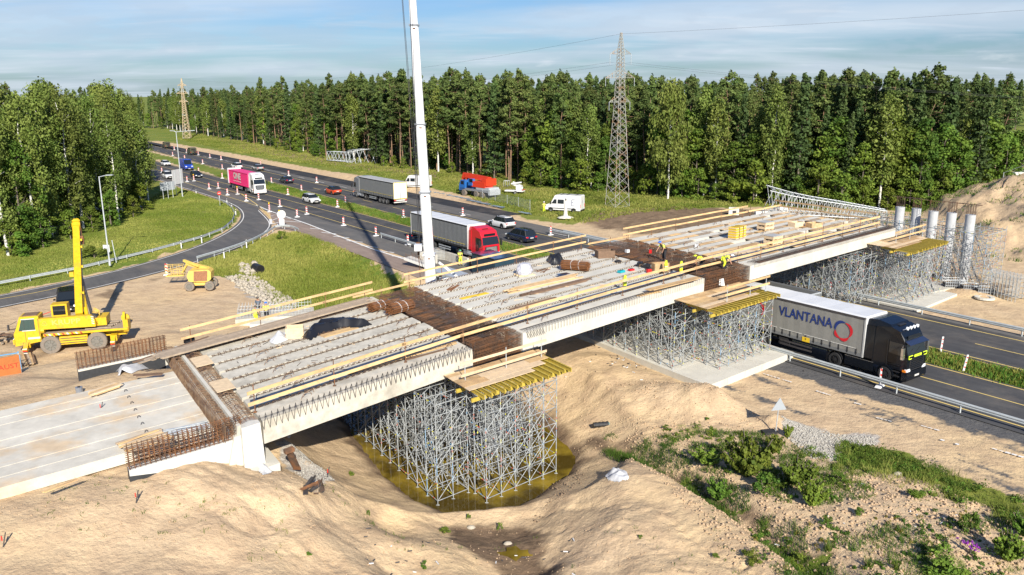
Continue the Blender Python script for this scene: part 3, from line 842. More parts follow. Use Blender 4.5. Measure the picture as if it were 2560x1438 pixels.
def hoops(name,u0,u1,w,parent,step=.27,kind=0,h=.16,rr=.017):
 segs = [];u = u0;i = 0
 while u < u1:
  i += 1;jj = random.uniform(-.03,.03);hh = h * random.uniform(.7,1.2)
  a = D(u,w - .07,0);b = D(u + .05 + jj,w - .02,hh);c = D(u + .14 + jj,w + .05,hh * .95);d = D(u + .18,w + .09,0)
  if kind == 0:
   q = [D(u + step * .42 * (1 - math.cos(t)),w + .03 * math.sin(2 * t),.01 + h * .75 * math.sin(t)) for t in (0,.8,1.57,2.35,3.14)]
   segs += [(q[k],q[k + 1],rr) for k in range(4)] + [(D(u,w + .08,.02),D(u + step * .5,w + .06,.06),rr)]
  else: segs += [(a,D(u,w + jj,hh),rr * 1.2),(D(u - .05,w + .08,hh * .5),D(u + step * .8,w + jj,hh * .4),rr * 1.4),(d,D(u + .1,w + .12,hh * .7),rr)]
  u += step
 if kind: segs += [(D(q,w,.05),D(min(q + 3,u1),w,.05),rr) for q in np.arange(u0,u1,3)]
 return tubes_obj(name,segs + [(D(q,w + .12,-.03),D(min(q + 3,u1),w + .12,-.03),.06) for q in np.arange(u0,u1,3)],rr,'slot_rust',parent,3)
def loops(name,u,w,parent):                 # the pair of lifting loops
 segs = []
 for k in (0,.2):
  pts = [D(u + k + .32 * math.cos(t),w + .10 * math.cos(t) + k,.24 * math.sin(t)) for t in np.linspace(math.pi,0,7)]
  segs += list(zip(pts,pts[1:]))
 tubes_obj(name,[(a,b,.015) for a,b in segs],.015,'rust_pale',parent,4,kind=None)
spans = [(.4,12.8,.32),(16.4,34.0,.32),(39.8,64.5,.62)]
for k,(u0,u1,gap) in enumerate(spans):
 for j in range(NG):
  e0 = random.uniform(-.05,.05)
  e1 = u1 + (random.uniform(-.12,.12) if k == 0 else 0)
  g = gird(u0 + e0,e1,j,gap,j in (0,NG - 1)).build('girder','concrete' if k == 0 else 'concrete_pale',bridge,smooth=False)
  if k < 2:
   hoops('stirrup_row',u0 + .3,u1 - .3,(j + 1) * GS - .19,g,.26 if k else .34,1 if k == 0 and j > 1 else 0,.17)
  for uu in ((u0 + 2.6,u1 - 1.2) if k < 2 else (u0 + 2.2,(u0 + u1) / 2,u1 - 4.0)):
   loops('lifting_loop',uu,(j + .5) * GS,g)
# boards laid over the slots of the third span, in lengths of about 2 m
for j in range(NG - 1):
 u = 39.9
 while u < 64.0:
  L = random.choice([1.6,2.4,2.4,1.2]);e = min(u + L,64.3)
  mb = MB();dz = .012 + .01 * random.random();wj = (j + 1) * GS + random.uniform(-.02,.02)
  mb.hexa([D(u + .01,wj - .27,dz),D(e - .01,wj - .27,dz),D(e - .01,wj + .27,dz),D(u + .01,wj + .27,dz)],[D(u + .01,wj - .27,dz + .03),D(e - .01,wj - .27,dz + .03),D(e - .01,wj + .27,dz + .03),D(u + .01,wj + .27,dz + .03)])
  if random.random() < .93: mb.build('board',random.choice(['wood_ply','wood_ply','wood_new','wood_grey','wood_pale']),bridge)
  u = e + (.0 if random.random() < .8 else .35)
# zigzag reinforcement leaning out of the near edge
segs = [];u = .25
while u < 12.6:
 a = D(u + .05,.02,.02);b = D(u,-.34,.40);c = D(u + .17,-.36,-.36)
 segs += [(a,b,.015),(b,c,.015),(c,D(u + .30,-.34,.40),.015)];u += .30
segs += [(D(q,-.14,.14),D(q + 1.6,-.14,.14),.014) for q in np.arange(.3,11.5,1.6)]
tubes_obj('edge_reinforcement',segs,.013,'steel_dark',bridge,3)
segs = [];u = 16.6
while u < 33.9:
 a = D(u,.30,.05);b = D(u + .2,-.12,.2);c = D(u + .12,-.40,.08);d = D(u + .16,-.36,-.32)
 segs += [(a,b,.014),(b,c,.015),(c,d,.015)];u += .25
for ww,zz_ in ((.05,.15),(-.05,.17),(.2,.1),(-.2,.14)): segs += [(D(q,ww,zz_),D(q + 2,ww,zz_),.011) for q in np.arange(16.6,33,2)]
for k in range(10): u = 16.7 + .14 * k;segs += [(D(u,-.27,.02),D(u + .25,-.3,-.42),.013)]
tubes_obj('edge_reinforcement',segs,.012,'steel_dark',bridge,3)
mb = MB()
mb.hexa([D(41.2,-.18,.004),D(64.3,-.18,.004),D(64.3,.42,.004),D(41.2,.42,.004)],[D(41.2,-.18,.02),D(64.3,-.18,.02),D(64.3,.42,.02),D(41.2,.42,.02)])
mb.build('edge_strip','rust_dark',bridge)
segs = []
for u in np.arange(40.4,64.4,.17):
 segs += [(D(u,.46,.02),D(u,.46,.16),.010),(D(u,-.24,.16),D(u + .02,-.28,-.22),.010),(D(u,.46,.16),D(u + .03,-.24,.16),.009)]
segs += [(D(q,ww,.16),D(q + 3,ww,.16),.010) for q in np.arange(40.4,62,3) for ww in (.44,.2,0,-.22)]
tubes_obj('edge_reinforcement',segs,.011,'steel_dark',bridge,3)
# cast joints over the piers: cages of bars between the girder ends
def cage(u0,u1,w0,w1,name,parent,dz1=.03,dz0=-GH,su=.13,sw=.2,lay=4,face=True,m='rust'):
 segs = []
 for k,dz in enumerate(np.linspace(dz1,dz0 + .1,lay)):
  st = su if k == 0 else su * 1.6
  for ww in np.arange(w0,w1,st):
   j = random.uniform(-.02,.02);l0 = random.uniform(0,.1) if k == 0 else 0
   segs.append((D(u0 - .0 + l0,ww + j,dz),D(u1 - l0,ww + j,dz),.012))
  for uu in np.arange(u0 + .1,u1,sw):
   segs.append((D(uu,w0,dz - .02),D(uu,w1,dz - .02),.012))
 if face:
  for ww in (w0,w0 + .12):
   for uu in np.arange(u0 + .02,u1,.2): segs.append((D(uu,ww,dz0 + .02),D(uu,ww,dz1),.017))
   for dz in np.arange(dz0 + .08,dz1,.19): segs.append((D(u0,ww,dz),D(u1,ww,dz),.016))
 else:
  for ww in np.arange(w0 + .3,w1,.9):
   for uu in np.arange(u0 + .1,u1,.5): segs.append((D(uu,ww,dz0 + .02),D(uu,ww,dz1),.012))
 return tubes_obj(name,segs,.012,m,parent,3)
for (a,b) in ((12.85,16.35),(34.05,39.75)):
 cage(a,b,.95,NG * GS,'rebar_mat',bridge,face=False,m='rust_dark')
 cage(a,b,-.22,.95,'rebar_cage',bridge,dz1=-.02,m='rust')
 # short splice bars standing proud in bundles at the girder ends
 segs = []
 for j in range(NG):
  for side,uu in ((0,a),(1,b - 1.15)):
   for q in np.arange(j * GS + .25,(j + 1) * GS - .2,.10):
    l = random.uniform(0,.3);segs.append((D(uu + l,q,.05),D(uu + 1.0 + l,q + random.uniform(-.04,.04),.05 + random.uniform(-.02,.02)),.015))
 tubes_obj('splice_bars',segs,.014,'rust',bridge,3)
 for j in range(5):                          # formwork under the cast joint, board by board
  w0,w1 = -.6 + j * 3.0,-.6 + (j + 1) * 3.0 - .01
  mb = MB();mb.hexa([D(a - .3,w0,-GH - .10),D(b + .3,w0,-GH - .10),D(b + .3,w1,-GH - .10),D(a - .3,w1,-GH - .10)],[D(a - .3,w0,-GH - .02),D(b + .3,w0,-GH - .02),D(b + .3,w1,-GH - .02),D(a - .3,w1,-GH - .02)])
  mb.build('formwork_panel','wood_brown',bridge)
 for j in range(14):                         # dark duct covers glimpsed between the bars
  mb = MB();ww = 1.2 + j * .93;uu = a + .8 + (j % 3) * .3
  mb.hexa([D(uu,ww,-.10),D(uu + 1.0,ww,-.10),D(uu + 1.0,ww + .55,-.10),D(uu,ww + .55,-.10)],[D(uu,ww,-.07),D(uu + 1.0,ww,-.07),D(uu + 1.0,ww + .55,-.07),D(uu,ww + .55,-.07)])
  mb.build('duct_plate','steel_dark',bridge)
mb = MB();s0 = onD(1695,735,0);c = D(36.2,-.25,-.62)
mb.hexa([c + np.array([-.22,-.03,-.28]),c + np.array([.22,-.03,-.30]),c + np.array([.22,0,-.30]),c + np.array([-.22,0,-.28])],[c + np.array([-.20,-.03,.20]),c + np.array([.10,-.03,.26]),c + np.array([.10,0,.26]),c + np.array([-.20,0,.20])])
mb.build('notice_sheet','plastic_white',bridge)
DA = lambda u,w,dz=0.0: D(u + .38,w,dz)
# abutment on the left: end beam with its reinforcement, pedestal, wing walls
abut = E('abutment',DA(-1,0,-2.5),'white concrete abutment with rusty rebar cages at the left end of the bridge','abutment',world=True)
mb = MB();mb.hexa([DA(-1.7,-.1,-1.9),DA(-.06,-.1,-1.9),DA(-.06,14.1,-1.9),DA(-1.7,14.1,-1.9)],[DA(-1.3,-.1,-.42),DA(-.06,-.1,-.42),DA(-.06,14.1,-.42),DA(-1.3,14.1,-.42)])
mb.build('end_beam','concrete_pale',abut)
mb = MB();mb.hexa([DA(-1.15,-.0,-.41),DA(-.98,-.0,-.41),DA(-.98,14.0,-.41),DA(-1.15,14.0,-.41)],[DA(-1.15,-.2,.10),DA(-.98,-.2,.10),DA(-.98,14.0,.10),DA(-1.15,14.0,.10)])
mb.build('joint_strip','concrete_pale',abut)
segs = []
for ww in np.arange(0,14,.17):
 h = random.uniform(.16,.26)
 segs += [(DA(-1.72,ww,-.62),DA(-1.62,ww,h),.018),(DA(-1.76,ww + .08,-.6),DA(-1.7,ww + .06,h * .6),.015),(DA(-1.28,ww,-.6),DA(-1.3,ww + .04,h - .05),.014),(DA(-1.6,ww,h),DA(-1.3,ww + .04,h - .05),.012)]
for dz in (-.1,.1): segs += [(DA(-1.62,q,dz),DA(-1.62,q + 3.4,dz),.013) for q in np.arange(.0,12,3.5)]
tubes_obj('starter_bars',segs,.014,'rust_pale',abut,3)
segs = []
for ww in np.arange(0.1,13.9,.105):
 a = DA(-.92 + random.uniform(-.03,.03),ww,.02);b = DA(-.55,ww + random.uniform(-.1,.1),random.uniform(.13,.2));c = DA(-.1,ww,.03)
 segs += [(a,b,.012),(b,c,.012),(a,DA(-.92,ww,-.3),.012)]
for q in (-.85,-.65,-.45,-.25): segs += [(DA(q,k,.1),DA(q + .03,k + 2.7,.12),.011) for k in np.arange(.1,12,2.75)]
tubes_obj('stirrup_band',segs,.012,'rust_pale',abut,3)
for ww in (4.3,8.9):
 mb = MB();mb.hexa([DA(-.95,ww,.20),DA(.0,ww,.20),DA(.0,ww + 1.75,.20),DA(-.95,ww + 1.75,.20)],[DA(-.95,ww,.23),DA(.0,ww,.23),DA(.0,ww + 1.75,.23),DA(-.95,ww + 1.75,.23)])
 mb.build('plywood_sheet','wood_pale',abut)
# pedestal under the near corner
def blk(name,pts_px,z0,z1,m,parent):
 """upright block from photo pixels of its top outline at z1"""
 b = [np.array([*G2(x,y,z1),z0]) for x,y in pts_px];t = [np.array([*G2(x,y,z1),z1]) for x,y in pts_px]
 mb = MB();mb.hexa(b,t);return mb.build(name,m,parent)
mb = MB();mb.hexa([DA(-1.0,-.32,-2.15),DA(-.0,-.32,-2.15),DA(-.0,.6,-2.15),DA(-1.0,.6,-2.15)],[DA(-1.0,-.32,.0),DA(-.1,-.32,.0),DA(-.1,.6,.0),DA(-1.0,.6,.0)]);mb.build('pedestal','white_plain',abut)
mb = MB();mb.hexa([DA(-3.2,-.8,-2.75),DA(.55,-.8,-2.75),DA(.55,13,-2.75),DA(-3.6,13,-2.75)],[DA(-3.2,-.8,-2.05),DA(.55,-.8,-2.05),DA(.55,13,-2.05),DA(-3.6,13,-2.05)]);mb.build('footing','concrete_pale',abut)
mb = MB();mb.hexa([DA(.2,-.9,-3.3),DA(.75,-.9,-3.3),DA(.75,2,-3.3),DA(.2,2,-3.3)],[DA(.2,-.9,-2.756),DA(.75,-.9,-2.756),DA(.75,2,-2.756),DA(.2,2,-2.756)]);mb.build('footing_coating','bitumen',abut)
mb = MB();mb.bar(DA(1.0,-.9,-1.6),DA(1.5,-.4,-2.9),.35,.08);mb.bar(DA(.75,-1.0,-1.5),DA(1.2,-1.0,-1.5),.25,.2);mb.build('steel_bracket','rust',abut)
def wing(u0,u1,w,th,ztop,zbot,cagez,name,side):
 mb = MB();k = 1 if side == 'near' else -1
 mb.hexa([DA(u0,w,zbot),DA(u1,w,zbot),DA(u1,w + th,zbot),DA(u0,w + th,zbot)],[DA(u0,w,ztop),DA(u1,w,ztop),DA(u1,w + th,ztop),DA(u0,w + th,ztop)])
 mb.build('wing_wall','white_plain' if side == 'near' else 'concrete_pale',abut)
 mb = MB();e = -.012 if side == 'near' else -.012
 a0,a1 = (u0 - .012,u0 + 2.6) if side == 'near' else (u0 - .012,u1 - .2)
 mb.hexa([DA(a0,w + e,zbot - .1),DA(a1,w + e,zbot - .1),DA(a1,w - .002,zbot - .1),DA(a0,w - .002,zbot - .1)],[DA(a0,w + e,ztop - (.25 if side == 'near' else .12)),DA(a1,w + e,ztop - (.75 if side == 'near' else .12)),DA(a1,w - .002,ztop - (.75 if side == 'near' else .12)),DA(a0,w - .002,ztop - (.25 if side == 'near' else .12))])
 mb.build('wall_coating','bitumen',abut)
 mb = MB();mb.hexa([DA(u0 - .014,w,zbot - .1),DA(u0 - .002,w,zbot - .1),DA(u0 - .002,w + th,zbot - .1),DA(u0 - .014,w + th,zbot - .1)],[DA(u0 - .014,w,ztop - .05),DA(u0 - .002,w,ztop - .05),DA(u0 - .002,w + th,ztop - .05),DA(u0 - .014,w + th,ztop - .05)])
 mb.build('wall_coating','bitumen',abut)
 segs = []
 for ww in (w + .04,w + th * .5,w + th - .04):
  for u in np.arange(u0 + .05,u1,.21):
   j = random.uniform(-.03,.03);segs.append((DA(u,ww,ztop),DA(u + j,ww + j,ztop + cagez + random.uniform(0,.06)),.016))
  for dz in np.arange(ztop + .08,ztop + cagez,.17): segs.append((DA(u0 - .05,ww,dz),DA(u1,ww,dz + random.uniform(-.02,.02)),.015))
 for u in np.arange(u0 + .05,u1,.42):
  for dz in (ztop + .3,ztop + cagez - .1): segs.append((DA(u,w,dz),DA(u,w + th,dz),.013))
 tubes_obj('wall_cage',segs,.016,'rust',abut,4)
wing(-5.8,-.85,.08,.5,-.62,-2.2,.98,'near_wing','near')
wing(-6.3,-1.3,15.7,.45,-.62,-1.7,.95,'far_wing','far')
# approach slab: nine long planks side by side
slab = E('approach_slab',D(-12,6,-.8),'grey approach slab of long concrete planks left of the abutment','concrete slab',world=True)
for j in range(NG):
 mb = MB();w0 = 2.05 + j * 1.06;w1 = w0 + 1.035;dz = -.62 + .015 * (j % 3)
 n = 6;u0,u1 = -30,-1.36
 rings = [[D(u0 + (u1 - u0) * i / n,w0,dz),D(u0 + (u1 - u0) * i / n,w0,dz - .5),D(u0 + (u1 - u0) * i / n,w1,dz - .5),D(u0 + (u1 - u0) * i / n,w1,dz)] for i in range(n + 1)]
 mb.loft(rings);g = mb.build('plank','concrete_slab',slab)
 for uu in (-12.6 + .25 * j,-4.2):
  pts = [D(uu,w0 + .6,dz),D(uu + .03,w0 + .6,dz + .11),D(uu + .10,w0 + .58,dz + .12),D(uu + .13,w0 + .56,dz + .04)]
  tubes_obj('lifting_eye',[(a,b,.018) for a,b in zip(pts,pts[1:])],.018,'steel_dark',g,4,kind=None)
# ================================================================== SCAFFOLD TOWERS AND WORK PLATFORMS
def tower(name,corner,ax,ay,nx,ny,dx,dy,zbase,ztop,label,lift=1.0,dens=1.0,feet=True,platform=True):
 """corner: world point; ax, ay: unit axes; nx, ny bays; standards are parts; ledgers and braces of the two seen faces are parts, inner ones are stuff"""
 c = np.array([*corner[:2],0.0]);ax = np.array([*ax,0.0]);ay = np.array([*ay,0.0])
 root = E(name,[c[0],c[1],zbase],label,'scaffold','scaffold towers under the bridge',world=True)
 zt = ztop;lv = list(np.arange(zbase + .25,zt - .3,lift)) + [zt - .35]
 N = 0;inner = [];clips = {'scaf_blue': [],'scaf_red': [],'scaf_yellow': []}
 P = lambda i,j,z: c + ax * i * dx + ay * j * dy + np.array([0,0,z])
 me_cache = {}
 def stick(nm,p0,p1,r):
  V,F = tubes([p0],[p1],r,5);V = V - np.array(list(root['_o']));raw(nm,V,F,'scaf',root)
 for i in range(nx + 1):
  for j in range(ny + 1):
   front = (i == 0 or j == 0 or i == nx)
   if front and N < 290:
    stick('standard',P(i,j,zbase),P(i,j,zt),.027);N += 1
   else: inner.append((P(i,j,zbase),P(i,j,zt),.027))
   if feet: inner.append((P(i,j,zbase) - np.array([.09,0,-.02]),P(i,j,zbase) + np.array([.09,0,.02]),.03))
 nl = nb = 0
 for k,z in enumerate(lv):
  for i in range(nx + 1):
   for j in range(ny):
    fr = i in (0,nx)
    if fr and nl < 290: stick('ledger',P(i,j,z),P(i,j + 1,z),.021);nl += 1
    elif random.random() < dens: inner.append((P(i,j,z),P(i,j + 1,z),.021))
  for j in range(ny + 1):
   for i in range(nx):
    if j == 0 and nl < 290: stick('ledger',P(i,j,z),P(i + 1,j,z),.021);nl += 1
    elif random.random() < dens: inner.append((P(i,j,z),P(i + 1,j,z),.021))
 for k in range(len(lv) - 1):
  z0,z1 = lv[k],lv[k + 1]
  for i in range(nx + 1):
   for j in range(ny):
    if (j + k) % 2 == 0 and i in (0,nx) and nb < 290:
     a,b = (P(i,j,z0),P(i,j + 1,z1)) if (j + k + i) % 4 else (P(i,j + 1,z0),P(i,j,z1));stick('brace',a,b,.018);nb += 1
    elif random.random() < .8 * dens: inner.append((P(i,j,z0),P(i,j + 1,z1),.018) if random.random() < .5 else (P(i,j + 1,z0),P(i,j,z1),.018))
  for j in range(ny + 1):
   for i in range(nx):
    if j == 0 and (i + k) % 2 == 0 and nb < 290: stick('brace',P(i,0,z0),P(i + 1,0,z1),.018);nb += 1
    elif random.random() < .8 * dens: inner.append((P(i,j,z0),P(i + 1,j,z1),.018) if random.random() < .5 else (P(i + 1,j,z0),P(i,j,z1),.018))
 for _ in range(int(nx * ny * 3)):          # long raking tubes
  i,j = random.randrange(nx),random.randrange(ny)
  inner.append((P(i,j,zbase + .2),P(min(i + 1,nx),min(j + 2,ny),zbase + (zt - zbase) * random.uniform(.5,.9)),.024))
 tubes_obj('inner_tubes',inner,.02,'scaf',root,4)
 for _ in range(int(nx * ny * 7)):
  i,j = random.randrange(nx + 1),random.randrange(ny + 1)
  if random.random() < .5: i = 0
  elif random.random() < .5: j = 0
  z = random.choice(lv);m = random.choice(['scaf_red','scaf_red','scaf_yellow','scaf_blue','scaf_yellow'])
  if random.random() < .5 and j < ny:
   t = random.random() * .8;clips[m].append((P(i,j + t,z),P(i,j + t + .13 / dy,z),.031))
  else:
   zz2 = random.uniform(zbase,zt - .3);L = 1.0 if m == 'scaf_blue' and random.random() < .25 else .12;clips[m].append((P(i,j,zz2),P(i,j,min(zz2 + L,zt)),.033))
 for m,s in clips.items():
  if s: tubes_obj('couplings',s,.03,m,root,4)
 return root,P
def platform(name,label,a0,b0,a1,zt,parent_w0,beams_n,rail=True,planks=None):
 pass
# axes: along the piers (towards the highway's far end) and along the girders
AXN = -BV                                       # towards the camera, out from under the deck
t1c = np.array([*G2(1217,1258,POND_Z),0])
def bw(u,w): return BO + BU * u + BV * w
u1_,w1_ = UW(t1c);
# first pier: tower standing in the water
tA,PA = tower('scaffold_tower',bw(u1_,w1_),BU,BV,5,15,1.02,1.22,POND_Z,D(14.6,0)[2] - 1.36,'dense galvanised scaffold tower standing in the yellow pond',lift=.95)
tA2,_ = tower('scaffold_tower',bw(u1_ - 2.3,w1_ + 1.55),BU,BV,2,14,1.02,1.2,POND_Z,D(13.0,0)[2] - 1.36,'narrow scaffold row at the left edge of the pond under the first joint',lift=.95)
tA2['category'] = 'scaffold'
# second pier: tower on its concrete slab
p2 = G2(1799,925,.42);u2_,w2_ = UW(p2)
tB,PB = tower('scaffold_tower',bw(u2_,w2_),BU,BV,6,15,1.03,1.2,.42,D(37,0)[2] - 1.26,'scaffold tower on the white slab beside the black lorry',lift=.95)
tB2,_ = tower('scaffold_tower',bw(u2_ - 2.6,w2_ + 2.2),BU,BV,2,13,1.1,1.25,.42,D(34,0)[2] - 1.3,'scaffold row on the slab left of the black lorry tower',lift=.95,dens=.8)
# third: under the far end of the third span
p3 = G2(2268,762,.15);u3_,w3_ = UW(p3)
tC,PC = tower('scaffold_tower',bw(u3_,w3_),BU,BV,6,14,1.15,1.25,.15,D(66,0)[2] - 1.1,'scaffold tower under the right end of the bridge, on a white kerbed slab',lift=.95)
tC2,_ = tower('scaffold_tower',bw(u3_ - 5.2,w3_ + 3.2),BU,BV,4,11,1.2,1.4,.1,D(60,0)[2] - 1.2,'scaffold tower in the shade under the third span behind the guard rail',lift=.95,dens=.7)
# fourth: open grid of scaffold round the free columns
p4_ = G2(2452,722,0);u4_,w4_ = UW(p4_)
tD,PD = tower('scaffold_tower',bw(u4_,w4_),BU,BV,4,12,1.25,1.3,0.0,5.6,'tall open scaffold grid round the round columns at the right edge',lift=.62,dens=.5)
def plat(label,u0,u1,w0,wdeck,zt,nb,open_frac=.4,group='timber work platforms'):
 """work platform hung on a tower: yellow beams across, boards on top, a two-board rail on steel posts along the outer side"""
 root = E('work_platform',D(u0,w0,0),label,'platform',group,world=True)
 p = lambda u,w,z: np.array([*bw(u,w),z])
 for k in range(2):                           # main beams along the girders direction
  w = w0 + .5 + k * 1.6;one('bar','main_beam','beam_yellow',root,p(u0 - .4,w,zt - .36),p(u1 + .2,w,zt - .36),.10,.20)
 for k in range(nb):                          # I-shaped timber beams
  u = u0 + .1 + (u1 - u0 - .2) * k / (nb - 1);L = random.uniform(-.15,.1);mb = MB()
  for dz,wd,hh in ((0,.08,.035),(-.10,.03,.15),(-.19,.08,.035)):
   mb.bar(p(u,w0 + L,zt - .04 + dz),p(u + .02,w0 + 3.2,zt - .04 + dz),wd,hh)
  mb.build('timber_beam','beam_yellow',root)
 w = w0 + open_frac * 2.2;i = 0
 while w < wdeck:                             # boards
  i += 1;wd = random.choice([.5,.62,.4]);e = min(w + wd,wdeck);cut = .5 if i <= 2 else 1.0
  n = random.choice([2,3]);cuts = [u0 - .3] + sorted(random.uniform(u0 + .6,u1 - .6) for _ in range(n - 1)) + [u1 + random.uniform(-.4,.3)]
  for a,b in zip(cuts,cuts[1:]):
   if a > u0 + (u1 - u0) * cut: continue
   mb = MB();dz = random.uniform(0,.02)
   mb.hexa([p(a + .01,w + .01,zt + dz),p(b - .01,w + .01,zt + dz),p(b - .01,e - .01,zt + dz),p(a + .01,e - .01,zt + dz)],[p(a + .01,w + .01,zt + .035 + dz),p(b - .01,w + .01,zt + .035 + dz),p(b - .01,e - .01,zt + .035 + dz),p(a + .01,e - .01,zt + .035 + dz)])
   mb.build('plank',random.choice(['wood_ply','wood_pale','wood_ply','wood_new']),root)
  w = e
 return root,p
def railing(label,pts,h=1.15,boards=(1.05,.55),m='wood_new',postm='rust',group='timber guard rails',posts=None,bh=.15,over=.35,posth=None,name='timber_railing'):
 """posts at pts (world points), boards run past the end posts"""
 root = E(name,pts[0],label,'railing',group,world=True)
 pts = [np.array(p,float) for p in pts]
 up = np.array([0,0,1.0])
 for p in pts:
  mb = MB();mb.tube(p,p + up * (posth or h + .08),.026,6);mb.box(p + up * .02,(.16,.16,.03));mb.build('post',postm,root)
 side = np.cross(pts[-1] - pts[0],up);side /= np.linalg.norm(side);side *= .045
 for b in boards:
  i = 0
  while i < len(pts) - 1:
   j = min(len(pts) - 1,i + random.choice([1,2,2]));a,c = pts[i] + up * b,pts[j] + up * b
   d = (c - a) / np.linalg.norm(c - a)
   if i == 0: a = a - d * over
   if j == len(pts) - 1: c = c + d * over
   off = side * (1.0 if (i % 2) else 1.7)
   if i > 0: a = a - d * .25
   mb = MB();sag = up * random.uniform(-.03,.03);mb.bar(a + off,c + off + sag,.035,bh);mb.build('board',m,root)
   i = j
 return root
zt1 = D(14.6,0)[2] - 1.1
rt,p = plat('plywood platform with yellow beams over the pond tower',u1_ - .4,u1_ + 6.0,w1_ - .35,-.35,zt1,15)
railing('grey steel and board rail on the pond platform',[p(u1_ - .1,w1_ + 1.9,zt1),p(u1_ + 2.8,w1_ + 1.95,zt1),p(u1_ + 5.5,w1_ + 2.0,zt1)],boards=(1.0,.35),postm='galv',m='wood_pale')
zt2 = D(37,0)[2] - 1.0
rt,p = plat('plywood platform with yellow beams over the tower beside the black lorry',u2_ - 1.0,u2_ + 6.3,w2_ - .5,-.35,zt2,17)
railing('timber rail on the platform beside the black lorry',[p(u2_ + 1.2,w2_ + .6,zt2),p(u2_ + 4.0,w2_ + .6,zt2),p(u2_ + 6.0,w2_ + .6,zt2)],postm='galv')
zt3 = D(66,0)[2] - .84
rt,p = plat('yellow platform below the right end of the bridge',u3_ - .6,u3_ + 6.8,w3_ - .4,4.5,zt3,18,open_frac=.7)
railing('timber rail on the right end platform',[p(u3_ + 1.5,w3_ + 2.4,zt3),p(u3_ + 4.4,w3_ + 2.4,zt3),p(u3_ + 7.2,w3_ + 2.4,zt3)],postm='galv')
# shared mud-sills: white concrete slabs under the second and third towers, cast in lengths
def kerb_slab(label,u0,u1,w0,w1,z0,z1,n):
 root = E('foundation_slab',[*bw(u0,w0),z0],label,'concrete slab','foundation slabs under the towers',world=True)
 L = (w1 - w0) / n
 for k in range(n):
  a,b = w0 + k * L + .012,w0 + (k + 1) * L - .012
  mb = MB();q = lambda u,w,z: np.array([*bw(u,w),z])
  mb.hexa([q(u0,a,z0),q(u1,a,z0),q(u1,b,z0),q(u0,b,z0)],[q(u0,a,z1),q(u1,a,z1),q(u1,b,z1),q(u0,b,z1)])
  mb.build('block','concrete_pale',root)
 for k in range(5):
  a,b = u0 + (u1 - u0) * k / 5 + .01,u0 + (u1 - u0) * (k + 1) / 5 - .01
  mb = MB();q = lambda u,w,z: np.array([*bw(u,w),z])
  mb.hexa([q(a,w0 - 1.15,z0),q(b,w0 - 1.15,z0),q(b,w0 - .02,z0),q(a,w0 - .02,z0)],[q(a,w0 - 1.15,z1 + .02),q(b,w0 - 1.15,z1 + .02),q(b,w0 - .02,z1 + .02),q(a,w0 - .02,z1 + .02)])
  mb.build('block','concrete_pale',root)
 return root
kerb_slab('white foundation slab under the tower beside the black lorry',u2_ - 2.9,u2_ + 7.4,w2_ - .2,w2_ + 19,-.25,.42,9)
kerb_slab('white foundation slab under the right end tower behind the guard rail',u3_ - 1.2,u3_ + 7.6,w3_ - .3,w3_ + 14,-.35,.15,7)
# grey pier columns inside the towers
def column(loc,z0,z1,r,label,bars=True,group='round concrete columns',nm='concrete_column'):
 root = E(nm,[*loc,z0],label,'column',group,world=True)
 mb = MB();q = np.array([*loc,0.0]);up = np.array([0,0,1.0])
 mb.tube(q + up * z0,q + up * z1,r,24);mb.build('shaft','concrete_col',root,smooth=True)
 segs = []
 if bars:
  for k in range(11):
   t = k * math.pi / 5.5;o = np.array([math.cos(t),math.sin(t),0]) * r * .86;segs.append((q + o + up * z1,q + o + up * (z1 + 1.0 + random.uniform(0,.15)),.016))
  segs += [(q + up * (z1 + .25) + np.array([math.cos(k * .52),math.sin(k * .52),0]) * r * .88,q + up * (z1 + .25) + np.array([math.cos(k * .52 + .52),math.sin(k * .52 + .52),0]) * r * .88,.012) for k in range(12)]
  tubes_obj('starter_bars',segs,.016,'rust_dark',root,4)
  mb = MB();d = np.array([*BV,0]) * 1.0;mb.bar(q - d + up * (z1 + 1.02),q + d + up * (z1 + 1.05),.06,.06);mb.bar(q - d * .8 + up * (z1 + .98) + np.array([.3,0,0]),q + d * .9 + up * (z1 + 1.0) + np.array([.3,0,0]),.04,.04)
  mb.build('tie_bar','rust_dark',root)
 return root
mat('concrete_col',(.41,.42,.43),.6,var=.12,scale=.6)
for i,(px_,pyb,pyt,xt) in enumerate([(2407,700,537,2427),(2364,690,532,2380),(2325,676,528,2334),(2284,662,521,2292),(2243,650,517,2251)]):
 g0 = G(xt,pyt,6.7)
 lab = ['nearest round grey column with rusty starter bars, rightmost of the five','round grey column second from the right edge hill','middle one of the five round grey columns','round grey column second from the bridge end rail','round grey column nearest the bridge end rail, leftmost of the five'][i]
 h = 6.7
 column(g0[:2],-.3,h,.47,lab)
for k in range(4):
 column(bw(14.9,1.6 + k * 3.6),-2.5,D(14.6,0)[2] - 1.3,.45,'grey pier column inside the pond scaffold tower',bars=False,group='pier columns under the deck',nm='pier_column')
 column(bw(37.0,1.6 + k * 3.6),-.3,D(37,0)[2] - 1.3,.45,'grey pier column inside the second scaffold tower',bars=False,group='pier columns under the deck',nm='pier_column')
